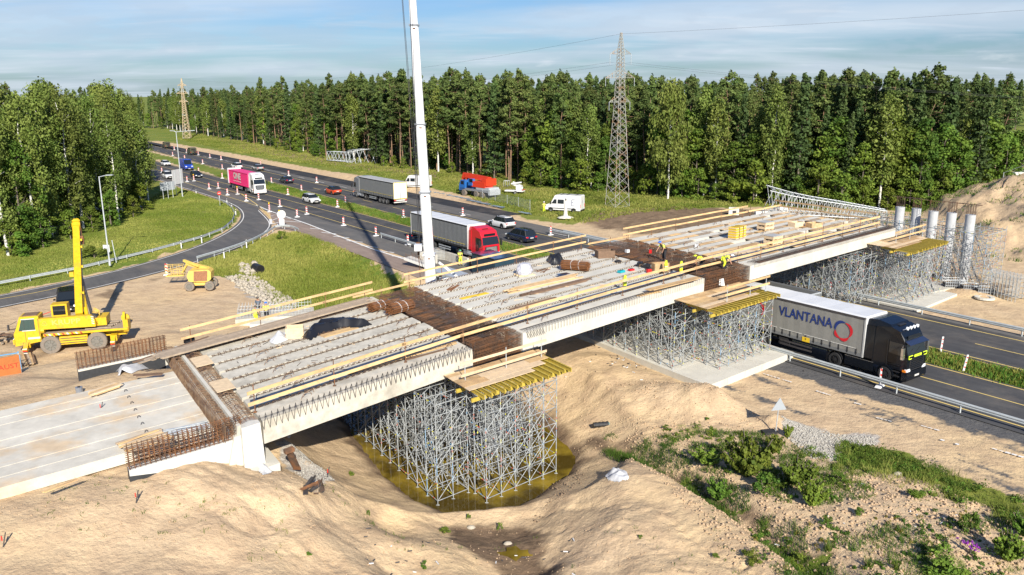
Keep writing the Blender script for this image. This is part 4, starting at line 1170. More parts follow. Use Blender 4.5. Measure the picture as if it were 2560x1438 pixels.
# ---------------- rails along the deck edges
near_posts = [(631,1023),(833,962),(1016,907),(1164,861),(1326,812),(1452,776),(1566,742),(1670,712),(1756,689),(1858,662),(1914,647),(1969,632),(2024,618),(2069,607),(2119,594),(2161,583),(2205,572)]
pp = []
for x,y in near_posts:
 q = onD(x,y);u,w_ = UW(q);pp.append(D(u,.95))
def fix(p): return p
railing('long timber rail along the near edge of the deck, left half',[D(UW(p)[0],1.0) for p in pp[:9]],boards=(1.05,.5),h=1.3,bh=.17)
railing('long timber rail along the near edge of the deck, right half up to the columns',[D(UW(p)[0],1.0) for p in pp[8:]] ,boards=(1.05,.5),h=1.3,bh=.17)
fw_ = NG * GS - .05
railing('timber rail on the far deck edge above the two workers and the sand',[D(u,fw_) for u in (.2,4.6,9.2,12.2)],boards=(1.1,.55),over=.6)
railing('single low board rail at the far end of the first rusty joint',[D(u,fw_ + .1) for u in (11.6,13.6,16.0)],boards=(.35,),h=.5)
railing('timber rail on the far deck edge in front of the red lorry',[D(u,fw_) for u in (15.9,18.8,22.2,26.2,30.3,33.6)],boards=(1.1,.55),over=.5)
railing('low board at the far end of the second rusty joint',[D(u,fw_ + .1) for u in (34.8,37.4,39.6)],boards=(.3,),h=.45)
railing('timber rail on the far deck edge before the lying lattice mast',[D(u,fw_) for u in (39.7,43,46.6,50.2,54,57.8)],boards=(1.1,.55),over=.8)
railing('timber rail across the right end of the bridge',[D(65.0,w_) for w_ in (14.2,11.4,8.4,5.2,2.4)],boards=(1.05,.5),over=.3,m='wood_ply')
railing('upper timber rail joining the far corner of the bridge end',[D(u,fw_) for u in (59.2,62,64.9)],boards=(.55,),over=.4)
# ================================================================== VEHICLES
def wheel_into(parent,x,y,r,wd,rim='rim_grey',tyre='black_rubber',hub=True):
 mb = MB();n = 18
 prof = [(r * .60,-wd / 2),(r * .93,-wd / 2),(r,-wd * .36),(r,wd * .36),(r * .93,wd / 2),(r * .60,wd / 2)]
 rings = []
 for k in range(n):
  t = 2 * math.pi * k / n;rings.append([(x + q * math.cos(t),y + o,r + q * math.sin(t)) for q,o in prof])
 vs = [p for q in rings for p in q];m = len(prof)
 fs = [(k * m + i,((k + 1) % n) * m + i,((k + 1) % n) * m + (i + 1) % m,k * m + (i + 1) % m) for k in range(n) for i in range(m - 1)]
 mb.add(vs,fs);w_ = mb.build('wheel',tyre,parent,smooth=True)
 sg = 1 if y > 0 else -1
 mb = MB();mb.cyl((x,y + sg * wd * .30,r),r * .62,wd * .12,16);mb.cyl((x,y + sg * wd * .40,r),r * .22,wd * .2,10)
 for k in range(5 if r < .45 else 8):
  t = 2 * math.pi * k / (5 if r < .45 else 8);mb.bar((x + r * .15 * math.cos(t),y + sg * wd * .38,r + r * .15 * math.sin(t)),(x + r * .56 * math.cos(t),y + sg * wd * .36,r + r * .56 * math.sin(t)),.05 * r / .33,.05)
 mb.build('rim',rim,w_)
 return w_
def quadslab(mb,pts,th,mi=0):
 """thin slab standing th proud of a quad given as four points, ccw seen from outside"""
 p = [np.array(q,float) for q in pts];n = np.cross(p[1] - p[0],p[2] - p[0]);n /= np.linalg.norm(n)
 mb.hexa([q - n * .01 for q in p],[q + n * th for q in p],mi)
CARS = {  # L, W, H, belt, body profile fractions, cabin profile (x at belt rear, roof rear, roof front, belt front)
 'suv':    dict(L=4.7,W=1.88,H=1.66,belt=1.02,hood=.98,nose=.72,cab=(-2.18,-1.72,.25,.98),tail=1.02,wb=2.8,r=.37),
 'wagon':  dict(L=4.8,W=1.84,H=1.58,belt=.98,hood=.93,nose=.68,cab=(-2.25,-1.85,.25,1.05),tail=.98,wb=2.75,r=.35),
 'sedan':  dict(L=4.75,W=1.82,H=1.45,belt=.92,hood=.88,nose=.64,cab=(-1.75,-.95,.15,1.05),tail=.98,wb=2.75,r=.33),
 'hatch':  dict(L=4.4,W=1.82,H=1.55,belt=.98,hood=.95,nose=.70,cab=(-2.05,-1.45,.2,.95),tail=1.0,wb=2.65,r=.35),
 'mpv':    dict(L=4.8,W=1.9,H=1.66,belt=1.0,hood=.96,nose=.72,cab=(-2.28,-1.85,.45,1.35),tail=1.0,wb=2.85,r=.35),
}
def car(kind,paint,label,loc,rz,group,rear_first=False,roof=None,rim='rim_grey',lights_on=False):
 c = CARS[kind];L,W,H = c['L'],c['W'],c['H'];h = W / 2;b = c['belt'];r = c['r']
 root = E({'suv': 'suv_car','wagon': 'estate_car','sedan': 'sedan_car','hatch': 'hatchback_car','mpv': 'people_carrier_car'}[kind],loc,label,'car',group,rz)
 # body: rings along x, rounded corners in plan
 st = [(-L / 2,.86,.45,c['tail'] - .22),(-L / 2 + .10,.93,.30,c['tail'] - .04),(-L / 2 + .35,.98,.24,c['tail']),(-L * .2,1,.22,b),(c['cab'][3] - .1,1,.22,b),
    (c['cab'][3] + .15,1,.22,c['hood']),(L / 2 - .45,.96,.22,c['hood'] - .10),(L / 2 - .15,.88,.26,c['nose'] + .02),(L / 2,.72,.36,c['nose'] - .12)]
 rings = []
 for x,k,z0,z1 in st:
  y = h * k;rings.append([(x,-y * .93,z0),(x,-y,z0 + .18),(x,-y,z1 - .22),(x,-y * .88,z1),(x,y * .88,z1),(x,y,z1 - .22),(x,y,z0 + .18),(x,y * .93,z0)])
 mb = MB();mb.loft(rings)
 body = mb.build('body',paint,root,smooth=True)
 # greenhouse of glass with a painted roof and pillars
 x0,x1,x2,x3 = c['cab'];yb,yt = h * .90,h * .70;zt = H - .04
 B = lambda x,s: (x,s * yb,b - .03);T = lambda x,s: (x,s * yt,zt)
 mb = MB();mb.hexa([B(x0,-1),B(x3,-1),B(x3,1),B(x0,1)],[T(x1,-1),T(x2,-1),T(x2,1),T(x1,1)]);mb.build('window_glass','glass_dark',root)
 mb = MB();rp = [(x1 - .06,.96),(x1 + .2,1.0),(x2 - .3,1.0),(x2 + .05,.95)]
 mb.loft([[(x,-yt * k,zt - .02),(x,-yt * k * .8,H),(x,yt * k * .8,H),(x,yt * k,zt - .02),(x,0,zt - .05)] for x,k in rp]);mb.build('roof',roof or paint,root,smooth=True)
 mb = MB()
 for s in (-1,1):
  for a,t in ((x0,x1),(x3,x2)):
   mb.bar(np.array(B(a,s)) + [0,s * .01,0],np.array(T(t,s)) + [0,s * .012,0],.09,.05)
  for f in (.36,.68):
   mb.bar(np.array(B(x0 + (x3 - x0) * f,s)) + [0,s * .008,0],np.array(T(x1 + (x2 - x1) * f,s)) + [0,s * .010,0],.07,.03)
 mb.build('pillars','black_plastic' if paint not in ('white_paint',) else 'black_plastic',root)
 if kind in ('suv','wagon','mpv'):
  for s in (-1,1):
   one('bar','roof_rail','black_plastic',root,(x1 + .15,s * yt * .86,H + .04),(x2 - .2,s * yt * .86,H + .04),.04,.05)
 for sx in (-1,1):
  for s in (-1,1):
   wheel_into(root,sx * c['wb'] / 2 + .05,s * (h - .11),r,.23,rim)
   mb = MB();n = 9;cxx = sx * c['wb'] / 2 + .05
   arc = [(cxx + (r + .07) * math.cos(t),r + (r + .07) * math.sin(t)) for t in np.linspace(0,math.pi,n)]
   mb.prism(arc,s * (h - .24),s * (h + .008));mb.build('wheel_arch','black_plastic',root)
 for s in (-1,1):
  one('box','headlight','lamp_white',root,(L / 2 - .10,s * h * .66,c['nose'] - .04),(.22,.36,.15))
  one('box','tail_light','lamp_red',root,(-L / 2 + .08,s * h * .74,c['tail'] - .20),(.2,.30,.15))
  one('box','wing_mirror',paint,root,(c['cab'][3] - .25,s * (h + .08),b + .04),(.14,.18,.13))
 one('box','grille','black_plastic',root,(L / 2 - .06,0,.62 if kind != 'sedan' else .52),(.16,h * .9,.16))
 mb = MB();mb.box((L / 2 - .04,0,.36),(.18,h * 1.5,.16));mb.box((-L / 2 + .04,0,.42),(.16,h * 1.7,.22));mb.build('bumper','black_plastic',root)
 one('box','number_plate','white_plain',root,(L / 2 + .05,0,.42),(.02,.50,.11))
 one('box','number_plate','white_plain',root,(-L / 2 - .03,0,.70),(.03,.50,.11))
 return root
def van(paint,label,loc,rz,group,L=5.9,H=2.6,W=2.0,logo=False,name='panel_van',side_window=False):
 root = E(name,loc,label,'van',group,rz);h = W / 2
 prof = [(-L / 2,.35),(-L / 2,H - .12),(-L / 2 + .15,H),(L / 2 - 2.0,H),(L / 2 - 1.65,H - .10),(L / 2 - .95,1.38),(L / 2 - .15,1.12),(L / 2,.95),(L / 2,.35)]
 mb = MB();n = len(prof)
 tk = lambda z: 1.0 if z < 1.4 else 1 - .09 * (z - 1.4) / (H - 1.4)
 mb.prism(prof,-h,h,fn=lambda x,y,z: (x,y * tk(z),z));mb.build('body',paint,root)
 mb = MB();a,b = prof[4],prof[5]
 e = .93
 quadslab(mb,[(b[0] + .02,-h * e,b[1] + .05),(b[0] + .02,h * e,b[1] + .05),(a[0] + .03,h * .86,a[1] - .02),(a[0] + .03,-h * .86,a[1] - .02)],.015);mb.build('windscreen','glass_dark',root)
 for s in (-1,1):
  mb = MB();y = s * (h + .004)
  pts = [(L / 2 - 1.95,y,1.35),(L / 2 - 1.10,y,1.35),(L / 2 - 1.55,y * .955,2.02),(L / 2 - 1.95,y * .955,2.02)]
  quadslab(mb,pts if s < 0 else pts[::-1],.012);mb.build('side_window','glass_dark',root)
  if side_window:
   mb = MB();pts = [(L / 2 - 3.2,y,1.38),(L / 2 - 2.15,y,1.38),(L / 2 - 2.15,y * .955,2.02),(L / 2 - 3.2,y * .955,2.02)]
   quadslab(mb,pts if s < 0 else pts[::-1],.012);mb.build('side_window','glass_dark',root)
  one('box','side_moulding','black_plastic',root,(0.1,s * (h + .01),.62),(L * .78,.03,.12))
  one('box','headlight','lamp_white',root,(L / 2 - .12,s * h * .72,.98),(.24,.36,.24))
  one('box','tail_light','lamp_red',root,(-L / 2 - .005,s * h * .9,1.1),(.04,.13,.5))
  one('box','wing_mirror','black_plastic',root,(L / 2 - 1.05,s * (h + .16),1.5),(.12,.2,.34))
  for x in (L / 2 - .95,-L / 2 + 1.15): wheel_into(root,x,s * (h - .12),.34,.22)
  for x in (L / 2 - .95,-L / 2 + 1.15):
   mb = MB();arc = [(x + .42 * math.cos(t),.34 + .42 * math.sin(t)) for t in np.linspace(0,math.pi,8)];mb.prism(arc,s * (h - .2),s * (h + .004));mb.build('wheel_arch','black_plastic',root)
 one('box','grille','black_plastic',root,(L / 2 + .02,0,.85),(.08,h * 1.0,.22))
 mb = MB();mb.box((L / 2 + .03,0,.45),(.12,W * .96,.22));mb.box((-L / 2 - .05,0,.45),(.12,W * .94,.16));mb.build('bumper','black_plastic',root)
 one('box','door_seam','black_plastic',root,(-L / 2 - .004,0,1.35),(.012,.02,1.9))
 mb = MB();mb.box((L / 2 + .10,0,.45),(.02,.5,.11));mb.box((-L / 2 - .02,.3,.85),(.02,.5,.11));mb.build('number_plate','white_plain',root)
 for x in (L / 2 - 2.6,-.6,-L / 2 + .9):
  one('bar','roof_bar','black_plastic',root,(x,-h * .8,H + .06),(x,h * .8,H + .06),.05,.05)
 if logo:                                     # blue open figure on the flank, as on the doors
  for s in (-1,1):
   y = s * (h + .012);mb = MB();x0 = -L / 2 + .95
   for (xa,za,xb,zb) in [(0,.85,.5,.85),(.5,.85,.5,.35),(.25,.42,.5,.42),(.5,.35,.5,-.1),(0,-.1,.5,-.1)]:
    mb.bar((x0 + xa,y * (1 - .04 * (za + .9) / 2),1.25 + za),(x0 + xb,y * (1 - .04 * (zb + .9) / 2),1.25 + zb),.02,.10,up=(0,1,0) if za == zb else (0,1,0))
   mb.build('logo','logo_blue',root)
  text_mesh('logo_lettering','3',.5,'logo_blue',frame((-L / 2 - .012,.1,1.75),(0,-1,0),(0,0,1)),parent=root,extrude=.003)
 return root
def wedge(mb,poly,y0,y1,k=1.0): mb.prism(poly,y0,y1)
def semi(label,loc,rz,cab,trailer,group='articulated lorries on the highway',cabmat='red_paint',curtain='curtain_grey',roof='roof_white',clen=13.6,ctop=4.0,details=True,black=False):
 root = E('articulated_lorry',loc,label,'lorry',group,rz);h = 1.275
 base = 1.2
 # ---- trailer
 if trailer == 'curtain':
  for s in (-1,1):
   mb = MB();n = 27
   pts = []
   rings = [[(-clen + .05 + (clen - .1) * i / n,s * (h - .02 + .012 * (i % 2)),base + .22),(-clen + .05 + (clen - .1) * i / n,s * (h - .02 + .012 * (i % 2)),ctop - .16),(-clen + .05 + (clen - .1) * i / n,s * (h - .10),ctop - .16),(-clen + .05 + (clen - .1) * i / n,s * (h - .10),base + .22)][::s] for i in range(n + 1)]
   mb.loft(rings);mb.build('curtain_side',curtain,root)
   one('box','side_rail','curtain_dark' if curtain != 'curtain_dark' else 'black_plastic',root,(-clen / 2,s * (h - .03),base + .11),(clen - .04,.07,.21))
   for i in range(20):
    mb = MB();x = -clen + .5 + i * (clen - 1) / 19;mb.box((x,s * (h + .012),base + .30),(.05,.02,.42));mb.box((x,s * (h + .02),base + .22),(.09,.03,.1));mb.build('strap','black_plastic',root)
   mb = MB()
   for i in range(6):
    x0 = -clen + .4 + i * (clen - .8) / 6;mb.box((x0 + 1.0,s * (h + .006),base + .52),(1.9,.012,.05))
   mb.build('reflective_tape','white_plain' if black else 'trailer_yellow',root)
   one('box','cant_rail','black_plastic' if not black else 'steel_dark',root,(-clen / 2,s * (h - .02),ctop - .09),(clen,.08,.14))
   for x in (-.04,-clen + .04):
    one('box','corner_post','roof_grey',root,(x,s * (h - .02),(base + ctop) / 2),(.10,.08,ctop - base))
  mb = MB();n = 13
  mb.loft([[(-clen + clen * i / n,-h,ctop - .02),(-clen + clen * i / n,-h + .12,ctop + .05 + .025 * (i % 2)),(-clen + clen * i / n,h - .12,ctop + .05 + .025 * (i % 2)),(-clen + clen * i / n,h,ctop - .02)] for i in range(n + 1)]);mb.build('roof',roof,root)
  one('box','front_wall','roof_white',root,(-.03,0,(base + ctop) / 2),(.06,2 * h - .1,ctop - base - .05))
  for s in (-1,1):
   mb = MB();mb.box((-clen + .02,s * h / 2,(base + ctop) / 2),(.05,h - .08,ctop - base - .15));d = mb.build('rear_door','roof_white' if curtain == 'curtain_mid' else 'roof_white',root)
   mb = MB()
   for q in (.2,.45): mb.box((-clen - .02,s * (.1 + q * 1.3),(base + ctop) / 2),(.03,.03,ctop - base - .3))
   mb.build('door_bar','galv',d)
  mb = MB()
  for z in (ctop - .03,base + .02): mb.box((-clen - .01,0,z),(.05,2 * h,.1))
  for s in (-1,1): mb.box((-clen - .01,s * (h - .03),(base + ctop) / 2),(.05,.07,ctop - base))
  mb.build('rear_frame','trailer_yellow',root)
 else:
  n = 60;mb = MB()
  for s in (-1,1):
   prof = []
   for i in range(n + 1): prof.append((-clen + clen * i / n,s * (h - .06 - (.035 if (i // 1) % 2 else 0)),0))
   rings = [[(x,y,base + .12),(x,y,ctop - .12),(x,s * (h - .15),ctop - .12),(x,s * (h - .15),base + .12)][::s] for x,y,_ in prof]
   m2 = MB();m2.loft(rings);m2.build('container_side','pink',root)
  mb = MB();mb.box((-clen / 2,0,ctop - .05),(clen - .05,2 * h - .16,.08));mb.box((-.04,0,(base + ctop) / 2),(.08,2 * h - .14,ctop - base));mb.box((-clen + .04,0,(base + ctop) / 2),(.08,2 * h - .14,ctop - base));mb.build('container_roof','pink',root)
  for s in (-1,1):
   mb = MB();mb.box((-clen / 2,s * (h - .08),ctop - .06),(clen,.12,.12));mb.box((-clen / 2,s * (h - .08),base + .07),(clen,.12,.14))
   for x in (-.06,-clen + .06): mb.box((x,s * (h - .08),(base + ctop) / 2),(.14,.14,ctop - base))
   mb.build('container_frame','pink',root)
  text_mesh('container_lettering','ONE',1.75,'white_plain',frame((-clen * .545,-h - .01,2.85),(1,0,0),(0,0,1)),parent=root,extrude=.006,font_bold=.06,sx=1.25)
  text_mesh('container_small_lettering','OCEAN NETWORK EXPRESS',.34,'white_plain',frame((-clen * .545,-h - .01,1.85),(1,0,0),(0,0,1)),parent=root,extrude=.004,sx=1.1)
 # chassis
 mb = MB()
 for s in (-1,1): mb.box((-clen / 2,s * .45,base - .18),(clen - .3,.12,.36))
 for x in np.arange(-clen + .5,-.5,1.5): mb.box((x,0,base - .08),(.1,2 * h - .2,.12))
 mb.build('chassis','black_plastic',root)
 for s in (-1,1):
  for x in ((-8.1,-9.4,-10.7) if clen > 13 else (-7.6,-8.9,-10.2)):
   wheel_into(root,x,s * (h - .2),.5,.36,'rim_grey')
  mb = MB();mb.box((-5.3,s * (h - .04),.85),(2.7,.04,.12));mb.box((-5.3,s * (h - .04),.58),(2.7,.04,.12));mb.build('side_guard','galv' if not black else 'steel_dark',root)
  one('box','pallet_box','black_plastic',root,(-6.4,s * (h - .35),.8),(.8,.55,.5))
  one('tube','landing_leg','steel_dark',root,(-2.9,s * .85,.1),(-2.9,s * .85,base - .1),.07,6)
 mb = MB();mb.box((-clen + .1,0,.62),(.12,2 * h - .1,.16));mb.box((-clen + .05,0,.95),(.06,2 * h - .3,.22));mb.build('rear_bumper','white_plain' if curtain == 'curtain_mid' else 'black_plastic',root)
 for s in (-1,1):
  one('box','tail_light','lamp_red',root,(-clen - .0,s * (h - .25),.95),(.08,.4,.13))
 # ---- tractor
 return root
def tractor(root,paint,top=3.85,lamp_bar=False,dark=False,roofm=None,grille='grey_paint',skirt=None,visor=None,rim='rim_grey'):
 """cab-over tractor in front of a trailer whose front face stands at x = 0; bumper at x = 3.0"""
 h = 1.22;skirt = skirt or paint
 fr = MB();fr.box((-.2,.42,.82),(5.2,.1,.26));fr.box((-.2,-.42,.82),(5.2,.1,.26));fr.build('tractor_chassis','black_plastic',root)
 # cab shell: rings across x with rounded front corners
 side = [(.62,.95),(.62,top - .35),(.95,top - .22),(1.75,top - .10),(2.35,top - .30),(2.66,top - .75),(2.72,2.92),(2.98,2.02),(3.03,1.55),(3.03,.98)]
 mb = MB();mb.prism(side,-h,h,fn=lambda x,y,z: (x,y * ((.985 if z < 3 else .93) * (.94 if x > 2.6 else 1)),z));mb.build('cab',paint,root)
 mb = MB();rf = [(.05,top - .38),(.10,top + .10),(.75,top + .16),(1.6,top - .0),(1.7,top - .12),(.7,top - .42)]
 mb.prism(rf,-h * .9,h * .9,fn=lambda x,y,z: (x,y * (.90 if z > top - .1 else 1.0),z));mb.build('roof_deflector',roofm or paint,root)
 for s in (-1,1):
  mb = MB();mb.hexa([(.05,s * (h - .06),1.25),(.66,s * (h - .06),1.25),(.66,s * h,1.25),(.05,s * h,1.25)][::s],[(.10,s * (h - .14),top - .30),(.66,s * (h - .10),top - .30),(.66,s * (h - .03),top - .30),(.10,s * (h - .07),top - .30)][::s]);mb.build('side_deflector',roofm or paint,root)
 # windscreen, side windows
 mb = MB();quadslab(mb,[(2.99,-h * .9,2.05),(2.99,h * .9,2.05),(2.745,h * .85,2.92),(2.745,-h * .85,2.92)],.012);mb.build('windscreen','glass_dark',root)
 mb = MB();mb.bar((2.98,-.25,2.10),(2.90,.5,2.42),.03,.03);mb.bar((2.98,-1.0,2.10),(2.90,-.35,2.42),.03,.03);mb.build('wiper','black_plastic',root)
 for s in (-1,1):
  y = s * (h * .985 + .004);y2 = y * .99
  mb = MB();pts = [(1.75,y,2.05),(2.72,y2 * .955,1.95),(2.60,y2 * .95,2.78),(1.75,y2,2.82)];quadslab(mb,pts if s < 0 else pts[::-1],.012);mb.build('door_window','glass_dark',root)
  mb = MB()
  for (a,b_) in (((1.66,1.0),(1.66,2.9)),((1.66,1.32),(2.6,1.32))): mb.bar((a[0],y,a[1]),(b_[0],y,b_[1]),.02,.02)
  mb.build('door_seam','black_plastic',root)
  mb = MB();mb.bar((2.72,s * (h + .02),2.75),(2.82,s * (h + .28),2.70),.05,.05);mb.box((2.85,s * (h + .26),2.35),(.16,.20,.55));mb.box((2.85,s * (h + .26),1.95),(.16,.20,.2));mb.build('wing_mirror','black_plastic' if not dark else 'chrome',root)
  one('box','headlight','lamp_white',root,(2.98,s * .93,1.02),(.16,.42,.26))
  one('box','indicator','lamp_orange',root,(2.9,s * (h - .02),1.02),(.22,.05,.14))
  wheel_into(root,1.6,s * (h - .17),.5,.32,rim)
  wheel_into(root,-2.1,s * (h - .30),.5,.58,rim)
  mb = MB();arc = [(1.6 + .62 * math.cos(q),.5 + .62 * math.sin(q)) for q in np.linspace(-.1,math.pi + .1,10)];arc2 = [(1.6 + .56 * math.cos(q),.5 + .56 * math.sin(q)) for q in np.linspace(math.pi + .1,-.1,10)]
  m_ = MB();vs = []
  for (xa,za),(xb,zb) in zip(arc,arc2[::-1]): vs += [(xa,s * (h - .36),za),(xa,s * (h + .01),za),(xb,s * (h + .01),zb),(xb,s * (h - .36),zb)]
  m_.loft([vs[i * 4:i * 4 + 4] for i in range(10)]);m_.build('wheel_arch',skirt,root)
  mb = MB();arc = [(-2.1 + .60 * math.cos(q),.52 + .60 * math.sin(q)) for q in np.linspace(.2,math.pi - .2,8)]
  vs = [];
  for xa,za in arc: vs.append([(xa,s * (h - .62),za),(xa,s * (h - .02),za),(xa,s * (h - .02),za + .03),(xa,s * (h - .62),za + .03)])
  mb.loft(vs);mb.build('mudguard','black_plastic',root)
  mb = MB()
  if dark: mb.box((-.3,s * (h - .05),.72),(2.1,.08,.62));mb.build('side_skirt',skirt,root)
  else:
   mb.cyl((.25,s * (h - .33),.72),.32,.95,12,'x');mb.build('fuel_tank','galv',root)
   one('box','battery_box','grey_paint',root,(-.72,s * (h - .3),.74),(.75,.5,.5))
  one('box','trim_strip','chrome' if dark else 'galv',root,(-.3,s * (h - .0),1.06),(2.1,.03,.04))
  for z in (.55,.85):
   one('box','step','black_plastic',root,(2.35,s * (h - .10),z),(.5,.22,.05))
 # front
 mb = MB();mb.prism([(2.75,.32),(2.75,.98),(3.10,.96),(3.13,.50),(3.05,.32)],-h * .97,h * .97);mb.build('bumper',skirt,root)
 for k in range(6):
  one('box','grille_slat',grille,root,(3.055,0,1.12 + k * .125),(.05,1.55 - .03 * k,.065))
 one('box','grille_back','black_plastic',root,(3.035,0,1.42),(.02,1.7,.86))
 one('box','number_plate','white_plain',root,(3.145,0,.62),(.02,.52,.12))
 if visor:
  mb = MB();mb.hexa([(2.74,-1.08,2.92),(3.12,-1.12,2.76),(3.12,1.12,2.76),(2.74,1.08,2.92)],[(2.72,-1.08,2.98),(3.13,-1.12,2.80),(3.13,1.12,2.80),(2.72,1.08,2.98)]);mb.build('sun_visor',visor,root)
 one('box','roof_sign_glass','glass_dark',root,(2.70,0,3.15),(.03,1.5,.28))
 one('box','roof_hatch','black_plastic',root,(1.5,0,top - .09),(.75,.75,.06))
 if lamp_bar:
  one('tube','lamp_bar','chrome',root,(2.45,-1.0,top - .16),(2.45,1.0,top - .16),.03,6)
  for y in (-.6,-.2,.2,.6):
   one('cyl','spot_lamp','lamp_white',root,(2.52,y,top - .12),.11,.10,12,'x')
  for s in (-1,1):
   one('tube','air_horn','chrome',root,(.9,s * .95,top - .1),(1.35,s * .95,top - .02),.05,8)
def near_truck(px_,py_,z,h=1.275):
 t,s = RTS(G(px_,py_,z));return R(t,s + h,0.0)
RZ_NEAR = HD + math.pi;RZ_FAR = HD
# black tractor with the lettered grey trailer
V1 = semi('large lorry with black cab and grey trailer lettered in blue, nearest of the lorries',near_truck(2166,795,4.0),RZ_NEAR,1,'curtain',black=True,curtain='curtain_grey')
tractor(V1,'black_paint',lamp_bar=True,dark=True,grille='black_paint',visor='navy_paint',rim='black_plastic')
text_mesh('lettering','VLANTANA',1.0,'logo_blue',frame((-4.66,-1.292,3.02),(1,0,0),(0,0,1)),parent=V1,extrude=.003,font_bold=.008,fit=4.45)
text_mesh('lettering','Trucks and',.7,'logo_blue',frame((-10.2,-1.292,3.0),(1,0,0),(0,0,1)),parent=V1,extrude=.004,font_bold=.01)
def arcs(cx,cz,R0,parts,y,parent,m):
 for (a0,a1) in parts:
  n = 14;mb = MB();vs = []
  for i in range(n + 1):
   t = math.radians(a0 + (a1 - a0) * i / n);w_ = .16 * math.sin(math.pi * (i + .3) / (n + .6)) + .01
   for rr in (R0 + w_,R0 - w_ * .3): vs.append((cx + rr * math.cos(t),y,cz + rr * math.sin(t)))
  mb.add(vs,[(2 * i,2 * i + 2,2 * i + 3,2 * i + 1) for i in range(n)]);mb.build('ring_emblem',m,parent)
arcs(-1.6,2.72,.58,[(75,190)],-1.296,V1,'logo_blue')
arcs(-1.6,2.72,.58,[(-40,78),(185,250),(245,322)],-1.296,V1,'logo_red')
arcs(-8.9,2.72,.58,[(-40,78)],-1.296,V1,'logo_red')
one('box','yellow_plate','sticker_yellow',V1,(-4.45,-1.30,1.38),(.62,.01,.34))
one('box','nameplate','lime',V1,(3.075,0,1.98),(.03,.85,.16))
text_mesh('nameplate_lettering','SCANIA',.17,'black_plastic',frame((3.092,0,1.98),(0,1,0),(0,0,1)),parent=V1,extrude=.002,sx=1.1)
for s in (-1,1):
 mb = MB();mb.bar((3.08,s * .62,2.05),(3.08,s * 1.08,2.05),.02,.05,up=(0,0,1));mb.bar((3.08,s * 1.08,2.05),(3.08,s * 1.08,1.85),.02,.05,up=(1,0,0));mb.bar((3.08,s * .75,1.85),(3.08,s * 1.08,1.85),.02,.05);mb.build('lime_trim','lime',V1)
mb = MB();mb.cyl((-.04,0,0),.01,.01,6)
# red tractor
V2 = semi('lorry with bright red cab and dark grey curtain trailer behind the far deck rail',near_truck(1168,564,4.0),RZ_NEAR,1,'curtain',curtain='curtain_dark')
tractor(V2,'red_paint',grille='silver_paint',skirt='grey_paint',top=3.8)
# pink container truck
V3 = semi('white cab lorry carrying a bright pink container with white letters',near_truck(618,435,3.85),RZ_NEAR,1,'container',clen=12.2,ctop=3.85)
tractor(V3,'white_paint',grille='grey_paint',top=3.95)
one('box','rear_box','white_paint',V3,(-12.5,0,2.6),(.5,2.7,3.0))
# grey lorry driving away
t_,s_ = RTS(G(983,457.5,4.0))
V4 = semi('grey curtain trailer lorry with grey cab driving away on the far carriageway',R(t_ + 13.6,s_ + 1.275,0),RZ_FAR,1,'curtain',curtain='curtain_mid',roof='roof_grey')
tractor(V4,'grey_paint',grille='black_plastic',top=3.9)
# open tipper trailer beyond the black lorry
t_,s_ = RTS(G(2005,742,3.2))
V6 = E('tipper_lorry',R(t_,s_ + 1.2,0),'dark open tipper trailer glimpsed behind the black lorry under the bridge','lorry',None,RZ_NEAR)
for s in (-1,1):
 one('box','side_wall','curtain_dark',V6,(-4.5,s * 1.2,2.2),(9,.06,1.9))
mb = MB();mb.box((0,0,2.2),(.06,2.4,1.9));mb.box((-9,0,2.2),(.06,2.4,1.9));mb.build('end_wall','curtain_dark',V6)
one('box','floor','steel_dark',V6,(-4.5,0,1.3),(9,2.3,.1))
for a_,b_ in (((0,-1.24,3.18),(0,1.24,3.18)),((-9,-1.24,3.18),(0,-1.24,3.18)),((-9,1.24,3.18),(0,1.24,3.18))):
 one('bar','rim_rail','galv' if a_[0] == b_[0] else 'grey_paint',V6,a_,b_,.1,.08)
for s in (-1,1):
 for x in (-6.2,-7.5,-1.6): wheel_into(V6,x,s * 1.0,.5,.34)
g_near = 'cars driving towards the bridge';g_far = 'cars driving away on the far carriageway'
def at_lane(px_,py_,s_off=0.0): 
 p = G(px_,py_,0);return p
car('sedan','white_paint','white saloon car at the far left beside the blue van',at_lane(414,414),RZ_NEAR,g_near)
van('blue_paint','bright blue high roof van on the near carriageway',at_lane(466,424),RZ_NEAR,'vans',H=2.7,L=6.2)
car('suv','white_paint','white off-road car in the exit lane at the far left above the sign backs',at_lane(420,446),RZ_NEAR,g_near)
car('sedan','black_paint','black saloon car just below the blue van',at_lane(491,443),RZ_NEAR,g_near)
car('wagon','white_paint','white estate car approaching between the pink and the red lorry',at_lane(779,507),RZ_NEAR,g_near)
car('suv','white_paint','white car seen from behind above the pink container roof',at_lane(592,422),RZ_FAR,g_far)
car('hatch','silver_paint','silver grey hatchback driving away above the pink lorry',at_lane(645,426),RZ_FAR,g_far,roof='grey_paint')
car('sedan','navy_paint','dark blue saloon driving away near the middle of the far carriageway',at_lane(716,457),RZ_FAR,g_far)
car('hatch','red_orange','orange red car with black roof driving behind the grey lorry',at_lane(833,485),RZ_FAR,g_far,roof='black_paint')
car('suv','white_paint','white off-road car with dark rear window beside the red cab',at_lane(1254,568),RZ_FAR,g_far)
car('mpv','navy_paint','blue black people carrier driving away right of the red cab',at_lane(1302,602),RZ_FAR,g_far)
blackcar = car('suv','black_paint','dark car parked on the sand behind the yellow crane',G(172,770,0) + np.array([0,0,0]),math.radians(-62),None)
